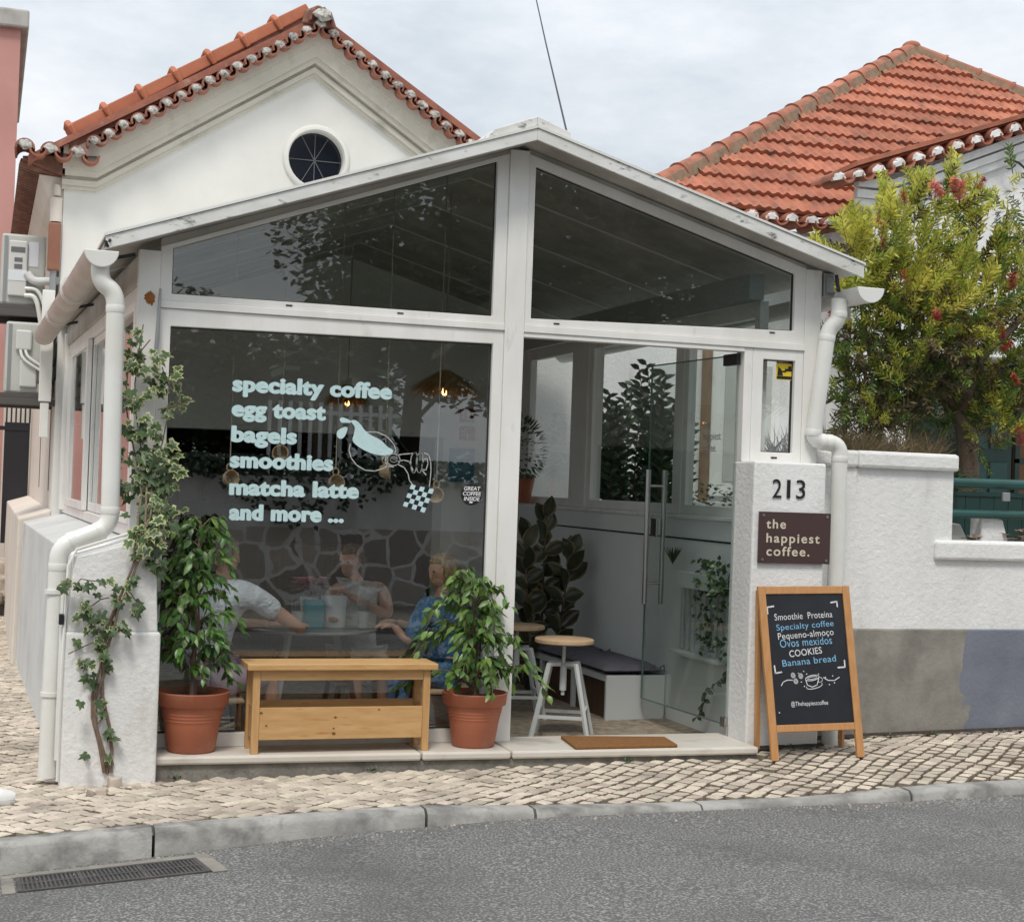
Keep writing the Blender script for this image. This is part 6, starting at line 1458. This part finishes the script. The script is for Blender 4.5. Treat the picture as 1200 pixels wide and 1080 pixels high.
# stools
def bar_stool(cx, cy, lb, rot):
    t = thing('bar_stool', lb, 'stool', (cx,cy,FL), 'wooden topped stools in the shop'); zt = .53
    m = MB(); m.lathe([(0,zt-.032),(.175,zt-.032),(.19,zt-.024),(.19,zt-.006),(.182,zt),(0,zt)], (cx,cy,0), 36); m.build('seat', M['light_wood'], t, smooth=True, ang=50)
    m = MB(); m.tube([(cx,cy,zt-.036),(cx,cy,.17)], .012, 10); m.tube([(cx,cy,.36),(cx,cy,.20)], .022, 12); m.build('screw_post', M['grey_white'], t, smooth=True)
    for k in range(4):
        a = R(rot+90*k); c_, s_ = math.cos(a), math.sin(a); m = MB(); m.bar((cx+.03*c_,cy+.03*s_,.365),(cx+.125*c_,cy+.125*s_,.37),.028,.022); m.bar((cx+.12*c_,cy+.12*s_,.375),(cx+.285*c_,cy+.285*s_,FL),.024,.024); m.build('leg', M['grey_white'], t, bevel=.003)
    m = MB(); rr_ = .205; zz = .045
    for k in range(4):
        a, b = R(rot+90*k), R(rot+90*k+90); m.bar((cx+rr_*math.cos(a),cy+rr_*math.sin(a),zz+(.03 if k % 2 else 0)),(cx+rr_*math.cos(b),cy+rr_*math.sin(b),zz+(.03 if k % 2 else 0)),.02,.02)
    m.build('foot_rail', M['grey_white'], t)
sc = P(668,751,Z=.53); bar_stool(sc.x+.03, sc.y+.18, 'wooden topped metal stool standing just inside the doorway', 20)
sc = P(612,733,Z=.53); bar_stool(sc.x, sc.y+.1, 'wooden topped metal stool half hidden behind the white post', 35)
# rubber plant
rc = P(637,760,Y=2.75); rp_ = thing('rubber_plant', 'tall variegated rubber plant in the corner behind the stools', 'potted plant', (rc.x,2.75,FL))
m = MB(); m.lathe([(0,FL),(.12,FL),(.16,FL+.28),(.15,FL+.28),(.13,FL+.25),(0,FL+.25)], (rc.x,2.75,0), 24); m.build('pot', M['black'], rp_, smooth=True)
m = MB(); lvm = MB()
def rubber_leaf(p, d, nrm, ln, wd):
    d = Vector(d).normalized(); s = d.cross(Vector(nrm)).normalized(); u = s.cross(d); p = Vector(p); W = [(0,.06),(.15,.55),(.4,1),(.65,.95),(.85,.55),(1,.03)]
    o = len(lvm.v)
    for f_, w_ in W:
        c = p + d*ln*f_ - u*(.12*ln*f_*f_)
        for x, l_ in ((-1,.03),(-.78,.02),(0,0),(.78,.02),(1,.03)): lvm.v.append(tuple(c + s*(x*w_*wd/2) + u*l_*abs(x)*w_))
    for i in range(5):
        for j in range(4): lvm.f.append((o+i*5+j,o+i*5+j+1,o+(i+1)*5+j+1,o+(i+1)*5+j)); lvm.m.append(1 if j in (0,3) else 0)
for k in range(3):
    x0_, y0_ = rc.x+(k-1)*.09, 2.75+(k % 2)*.06; ht = (1.10,1.25,.98)[k]; lean = (k-1)*.10
    m.tube([(x0_,y0_,FL+.25),(x0_+lean*.5,y0_,ht*.5),(x0_+lean,y0_,ht)], [.012,.010,.007], 7)
    for i in range(21):
        f_ = .05+.95*i/20; p = Vector((x0_+lean*f_,y0_,FL+.25+(ht-FL-.25)*f_)); az = i*2.4+k; up = rnd.uniform(.3,1.1) + (1.2 if i > 17 else 0)
        rubber_leaf(p, (math.cos(az),math.sin(az)*.7-.25,up), (0,-.9,.5), rnd.uniform(.16,.24), rnd.uniform(.10,.145))
m.build('stem', M['bark'], rp_, smooth=True); lvm.build('foliage', [M['leaf_var'], M['leaf_var_edge']], rp_, fix=False, smooth=True, ang=80)
# slatted wall planter with trailing ivy
wp = thing('wall_planter', 'white slatted wall planter with trailing green ivy inside the doorway', 'planter', (1.55,.6,.6))
xw = 1.568
m = MB(); m.box(xw-.03,.30,.84,xw,1.05,.885); m.box(xw-.10,.30,.40,xw,1.05,.425)
for i in range(9): m.box(xw-.022,.33+i*.085,.4255,xw-.002,.365+i*.085,.8395)
m.build('slat_frame', M['grey_white'], wp, bevel=.003)
m = MB(); m.box(xw-.14,.32,.86,xw-.031,.85,.96); m.build('trough', M['grey_white'], wp)
lvm2 = MB()
for i in range(250):
    y = rnd.uniform(.20,.58); z = rnd.uniform(.86,1.06) if rnd.random() < .55 else rnd.uniform(.45,.95)
    lvm2.leaf((xw-rnd.uniform(.03,.16), y, z), (rnd.uniform(-1,.3),rnd.uniform(-1,1),rnd.uniform(-.9,.4)), (-1,-.4,.6), rnd.uniform(.03,.06), .035)
for i in range(26):
    f_ = i/26; p = P(857-46*f_+4*math.sin(f_*9), 775+68*f_, X=1.50); lvm2.leaf(p, (rnd.uniform(-1,1),rnd.uniform(-1,1),-.5), (-1,-.4,.6), .045, .035)
for i in range(24):
    a = i*2.4; lvm2.sliver((xw-.12,.98,1.0), (math.cos(a)*.6,math.sin(a)*.6,1), (0,0,1), .14, .012)
lvm2.build('trailing_foliage', M['leaf_mid'], wp, fix=False)
m = MB(); m.tube([P(857-46*f_+4*math.sin(f_*9), 775+68*f_, X=1.505) for f_ in [k/10 for k in range(11)]], .003, 5); m.build('trailing_stem', M['stem'], wp)
# shrub and potted plants beyond the side windows
sb = thing('garden_shrub', 'glossy upright shrub growing outside the side windows', 'shrub', (2.15,3.2,1.1))
lv = MB(); tr = MB()
for k in range(38):
    bx_, by_ = 2.15+rnd.uniform(-.22,.25), 3.35+rnd.uniform(-.75,.75); ht = rnd.uniform(.75,1.42); dx_, dy_ = rnd.uniform(-.22,.22), rnd.uniform(-.3,.3)
    tr.tube([(bx_,by_,1.1),(bx_+dx_*.4,by_+dy_*.4,1.1+ht*.5),(bx_+dx_,by_+dy_,1.1+ht)], [.010,.007,.003], 5)
    for i in range(44):
        f_ = .1+.9*i/44; p = Vector((bx_+dx_*f_,by_+dy_*f_,1.1+ht*f_)); a = i*2.4; lv.leaf(p, (math.cos(a),math.sin(a),.75), (-.5,-.6,.7), rnd.uniform(.085,.125), rnd.uniform(.05,.07), .25, .2)
tr.build('stem', M['bark'], sb); lv.build('foliage', M['leaf_shrub'], sb, fix=False)
sp3 = thing('garden_seedling', 'small pale leafy plant outside below the shrub', 'plant', (2.0,1.7,1.1))
lv = MB()
for i in range(260):
    a = rnd.uniform(0,6.28); p = Vector((2.05+rnd.uniform(-.15,.2), 1.5+rnd.uniform(-.9,.9), 1.12+rnd.uniform(.1,.42))); lv.leaf(p, (math.cos(a),math.sin(a),.6), (0,0,1), .05, .03)
lv.build('foliage', M['leaf_mid'], sp3, fix=False)
# potted plant on the counter at the back
cp_ = P(625,560,Y=4.2); pp = thing('counter_plant', 'bushy potted plant on the counter in the far corner', 'potted plant', (cp_.x,4.2,1.3))
m = MB(); m.lathe([(0,1.34),(.11,1.34),(.15,1.56),(.13,1.56),(0,1.53)], (1.42,4.2,0), 20); m.build('pot', M['pot'], pp, smooth=True)
lv = MB()
for i in range(380):
    v = Vector((rnd.gauss(0,1),rnd.gauss(0,1),rnd.gauss(0,1))).normalized(); lv.leaf(Vector((1.40,4.2,1.80))+Vector((v.x*.22,v.y*.22,v.z*.28)), v+Vector((0,0,.2)), (0,0,1), .06, .035)
lv.build('foliage', M['leaf_mid'], pp, fix=False)
m = MB(); m.box(1.15,3.75,FL,1.568,4.7,1.33); tag(m.build('corner_counter', M['grey_white'], bevel=.006), 'white counter in the far corner under the plant', 'counter')
# signs on the house wall seen through the window
def wall_sign(name, x0, y0, x1, y1, mt, lb, cat, grp=None):
    a, b = P(x0,y0,Y=4.985), P(x1,y1,Y=4.985); t = thing(name, lb, cat, (a.x,4.985,b.z), grp); m = MB(); m.box(a.x,4.985,b.z,b.x,4.998,a.z); m.build('panel', M[mt], t); return t, a, b
t, a, b = wall_sign('fire_sign', 539.5,478,556,495, 'red', 'red fire extinguisher sign, the upper of the two', 'sign', 'red fire signs'); w_, h_ = b.x-a.x, a.z-b.z
m = MB(); m.box(a.x+w_*.45,4.982,b.z+h_*.2,a.x+w_*.7,4.9845,b.z+h_*.72); m.box(a.x+w_*.5,4.982,b.z+h_*.74,a.x+w_*.62,4.9845,b.z+h_*.84); m.box(a.x+w_*.2,4.982,b.z+h_*.3,a.x+w_*.3,4.9845,b.z+h_*.8); m.build('symbol', M['cream_letter'], t)
t, a, b = wall_sign('fire_sign', 539.5,499,556,516, 'red', 'red fire alarm sign, the lower of the two', 'sign', 'red fire signs'); w_, h_ = b.x-a.x, a.z-b.z
m = MB()
for k in range(8): q = R(45*k); m.bar((a.x+w_*(.5+.16*math.cos(q)),4.983,b.z+h_*(.6+.16*math.sin(q))),(a.x+w_*(.5+.36*math.cos(q)),4.983,b.z+h_*(.6+.36*math.sin(q))),.008,.008)
m.box(a.x+w_*.44,4.982,b.z+h_*.1,a.x+w_*.56,4.9845,b.z+h_*.56); m.build('symbol', M['cream_letter'], t)
t, a, b = wall_sign('wall_poster', 527,524.5,555,565, 'blue_poster', 'blue poster with a white drawing below the red signs', 'poster'); w_, h_ = b.x-a.x, a.z-b.z
m = MB(); m.prism([(a.x+w_*q, b.z+h_*r_) for q, r_ in ((.25,.72),(.45,.80),(.72,.92),(.8,.82),(.6,.78),(.75,.70),(.5,.70),(.35,.66))], 4.982, 4.9845)
for k in range(3): m.box(a.x+w_*.2,4.982,b.z+h_*(.45-.06*k),a.x+w_*.8,4.9845,b.z+h_*(.46-.06*k))
m.build('drawing', M['vinyl'], t)
# straw pendant lamps
def pendant(px_, py_, Y, wpx, lb):
    c = P(px_, py_, Y=Y); D = (c-CAM).length; r_ = wpx/2/1850*D; t = thing('pendant_lamp', lb, 'lamp', (c.x,Y,c.z), 'straw pendant lamps'); zt = top(c.x)-th-.01
    m = MB(); m.tube([(c.x,Y,zt),(c.x,Y,c.z+.18)], .006, 6); m.tube([(c.x,Y,c.z+.18),(c.x,Y,c.z+.08)], .03, 10); m.build('cord', M['cord'], t)
    m = MB()
    for i in range(620):
        a = rnd.uniform(0,6.283); r1 = r_*rnd.uniform(.7,1.08); p = Vector((c.x+math.cos(a)*.02, Y+math.sin(a)*.02, c.z+.14)); q = Vector((c.x+math.cos(a)*r1, Y+math.sin(a)*r1, c.z-.02+rnd.uniform(-.05,.03))); m.sliver(p, q-p, (0,0,1), (q-p).length, .012)
    m.build('shade', M['straw'], t, fix=False)
    m = MB(); m.tube(bend([(c.x-.012,Y,c.z+.055),(c.x-.013,Y,c.z-.03),(c.x+.013,Y,c.z-.03),(c.x+.012,Y,c.z+.055)],4,.012), .005, 6); m.build('filament', M['bulb'], t)
    m = MB(); m.lathe([(.012,.08),(.02,.06),(.034,.02),(.036,-.015),(.02,-.045),(0,-.05)], c, 16); m.build('bulb', M['glass_clear'], t, smooth=True)
pendant(521,457,1.55,96,'straw pendant lamp over the table nearest the centre post')
pendant(407,470,3.3,60,'smaller looking straw pendant lamp hanging farther inside')
# ornamental cups hanging on long cords behind the window
for px_, py_, tilt, lb in ((269,561,20,'hanging cup on a cord at the far left of the window'),(329,532,-15,'hanging cup on a cord behind the word smoothies'),(393,566,10,'hanging cup on a cord behind the word latte'),(451,552,70,'hanging cup on a cord below the splash drawing'),(511,581,-20,'hanging cup on a cord by the checked cuff drawing')):
    c = P(px_, py_, Y=.32); t = thing('hanging_cup', lb, 'ornament', c, 'cups hanging on cords in the window')
    Mx = Matrix.Rotation(R(75 if abs(tilt) < 50 else 88),3,'X') @ Matrix.Rotation(R(tilt),3,'Y'); m = MB(); m.lathe([(0,-.03),(.03,-.03),(.045,.0),(.048,.03),(.043,.03),(.040,.0),(.026,-.024),(0,-.024)], c, 22, M=Mx); m.build('cup', M['cup_wood'], t, smooth=True, ang=50)
    m = MB(); m.tube([c+Vector((.018*math.cos(R(q)),0,.066+.022*math.sin(R(q)))) for q in range(0,361,30)], .005, 6); m.build('handle', M['cup_wood'], t, smooth=True)
    m = MB(); m.tube([c+Vector((0,0,.085)), (c.x,.32,top(c.x)-th-.01)], .0035, 5); m.build('cord', M['cord'], t)
# small lettering on the door glass
for k, b_ in enumerate(('the','happiest','coffee.')):
    q = ha+dd*.42+dn*(-.0065)+Vector((0,0,1.90-k*.075)); text_mb(b_, .07, q, dd*-1, ZD, bold=.01, ext=.001).build('door_lettering', M['grey_metal'], leaf, fix=False)
# ------------------------------------------------------------------ the other side of the street, mirrored in the glass
ow = thing('opposite_wall', 'stone wall with white rendered top across the street', 'wall', (3,-10.3,0))
m = MB(); m.box(-14,-10.6,-.3,22,-10.2,.88); m.build('stone_base', M['fieldstone'], ow)
m = MB(); m.box(-14,-10.6,.881,22,-10.22,1.50); m.build('rendered_top', M['stucco'], ow)
m = MB(); m.box(-60,-10.2,-.3,60,-7.4,-.06); structure(m.build('far_pavement', M['concrete']))
m = MB(); m.box(-30,-40,-.3,40,-10.6,1.3); structure(m.build('far_bank', M['soil']))
hv = thing('trailing_shrub', 'dark shrub trailing over the opposite wall', 'shrub', (3,-10.2,1.2)); lv = MB()
for i in range(5200):
    x = rnd.uniform(-4,11); dp = (.5+.5*math.sin(x*2.1))*(.5+.5*math.sin(x*.9+1)); z = 1.75 - rnd.random()**1.5*(.25+.65*dp); a = rnd.uniform(0,6.28)
    lv.leaf((x,-10.1+rnd.uniform(-.35,.12),z), (math.cos(a),math.sin(a),-.5), (0,1,.4), rnd.uniform(.06,.12), .06)
lv.build('foliage', M['leaf_dark'], hv, fix=False)
fe = thing('slat_fence', 'white upright slat fence above the opposite wall', 'fence', (3,-11,1.3)); m = MB()
for i in range(13): m.box(.4+i*.13,-11.02,1.3,.445+i*.13,-10.99,2.45)
m.build('slat', M['slat'], fe); m = MB(); m.box(.35,-11.06,1.6,2.1,-11.021,1.65); m.box(.35,-11.06,2.3,2.1,-11.021,2.35); m.build('rail', M['slat'], fe)
ob_ = thing('opposite_house', 'pale house beyond the slat fence', 'house', (5,-17,1)); m = MB(); m.box(-12,-22,1,-3,-16,6.5); m.build('wall', M['stucco'], ob_)
m = MB()
for i in range(3): m.box(-11+i*2.6,-15.995,3.6,-9.8+i*2.6,-15.98,5.2)
m.build('window', M['dark_glass'], ob_)
def far_tree(name, x, y, h, r_, n, lm, lb, ls=.15, base=1.3):
    t = thing(name, lb, 'tree', (x,y,base), 'trees across the street'); m = MB(); m.tube([(x,y,base),(x+.1,y,base+h*.4),(x,y,base+h*.8)], [.18,.14,.05], 8); lv = MB()
    cl = [(Vector((x+rnd.uniform(-r_,r_)*.8, y+rnd.uniform(-r_,r_)*.5, base+h*rnd.uniform(.3,1))), r_*rnd.uniform(.28,.55)) for _ in range(22)]
    for c, rr_ in cl:
        m.tube([(x,y,base+h*.4), c], [.06,.02], 5)
        for i in range(n//22):
            v = Vector((rnd.gauss(0,1),rnd.gauss(0,1),rnd.gauss(0,1))).normalized()*rr_*rnd.random()**.5; a = rnd.uniform(0,6.28); lv.sliver(c+v, (math.cos(a),math.sin(a),rnd.uniform(-.8,.5)), (rnd.uniform(-1,1),rnd.uniform(-1,1),1), ls*rnd.uniform(.6,1.3), ls*.6)
    m.build('trunk', M['bark'], t); lv.build('crown', M[lm], t, fix=False)
far_tree('street_tree', 6.4,-14.5,8.4,3.4,52000,'leaf_dark','dark broad tree behind the opposite fence')
far_tree('street_tree', 3.4,-15.5,5.6,2.3,30000,'leaf_mid','lower green tree behind the opposite fence')
far_tree('street_tree', 11.0,-16,9,3.8,42000,'leaf_dark','tall dark tree at the far end of the opposite fence')
def palm_(x, y, z, n, ln, lb):
    t = thing('palm_tree', lb, 'tree', (x,y,1.3), 'palms across the street'); m = MB(); m.tube([(x,y,1.3),(x+.1,y,z)], [.2,.16], 10); m.build('trunk', M['bark'], t); lv = MB()
    for i in range(n):
        a = i*2.4; el = R(80-95*(i/n)); d_ = Vector((math.cos(a)*math.cos(el),math.sin(a)*math.cos(el),math.sin(el))); pts = [Vector((x+.1,y,z))+d_*ln*f_+Vector((0,0,-.55*ln*f_*f_)) for f_ in (0,.25,.5,.75,1)]
        for k in range(26):
            f_ = (.15+.85*k/26)*4; j = min(3,int(f_)); p = pts[j].lerp(pts[j+1], f_-j); ax = (pts[j+1]-pts[j]).normalized(); s = ax.cross(Vector((0,0,1))).normalized()
            for sg in (-1,1): lv.sliver(p, ax*.6+s*sg+Vector((0,0,-.3)), (0,0,1), ln*.32*(1-.5*abs(k/26-.4)), .04)
    lv.build('fronds', M['palm'], t, fix=False)
palm_(4.4,-12.8,3.7,26,1.6,'palm behind the opposite fence, nearer the stone wall'); palm_(7.8,-12.8,3.3,26,1.7,'palm behind the opposite fence, farther along')

far_tree('street_tree', .2,-13.6,1.95,2.2,26000,'leaf_dark','low dark bushy tree behind the left end of the opposite fence', ls=.14)
far_tree('street_tree', -3.2,-13.4,1.8,2.0,16000,'leaf_dark','low dark bushy tree farthest left across the street', ls=.14)
palm_(1.3,-12.3,2.75,22,1.2,'short palm behind the opposite fence near its left end')
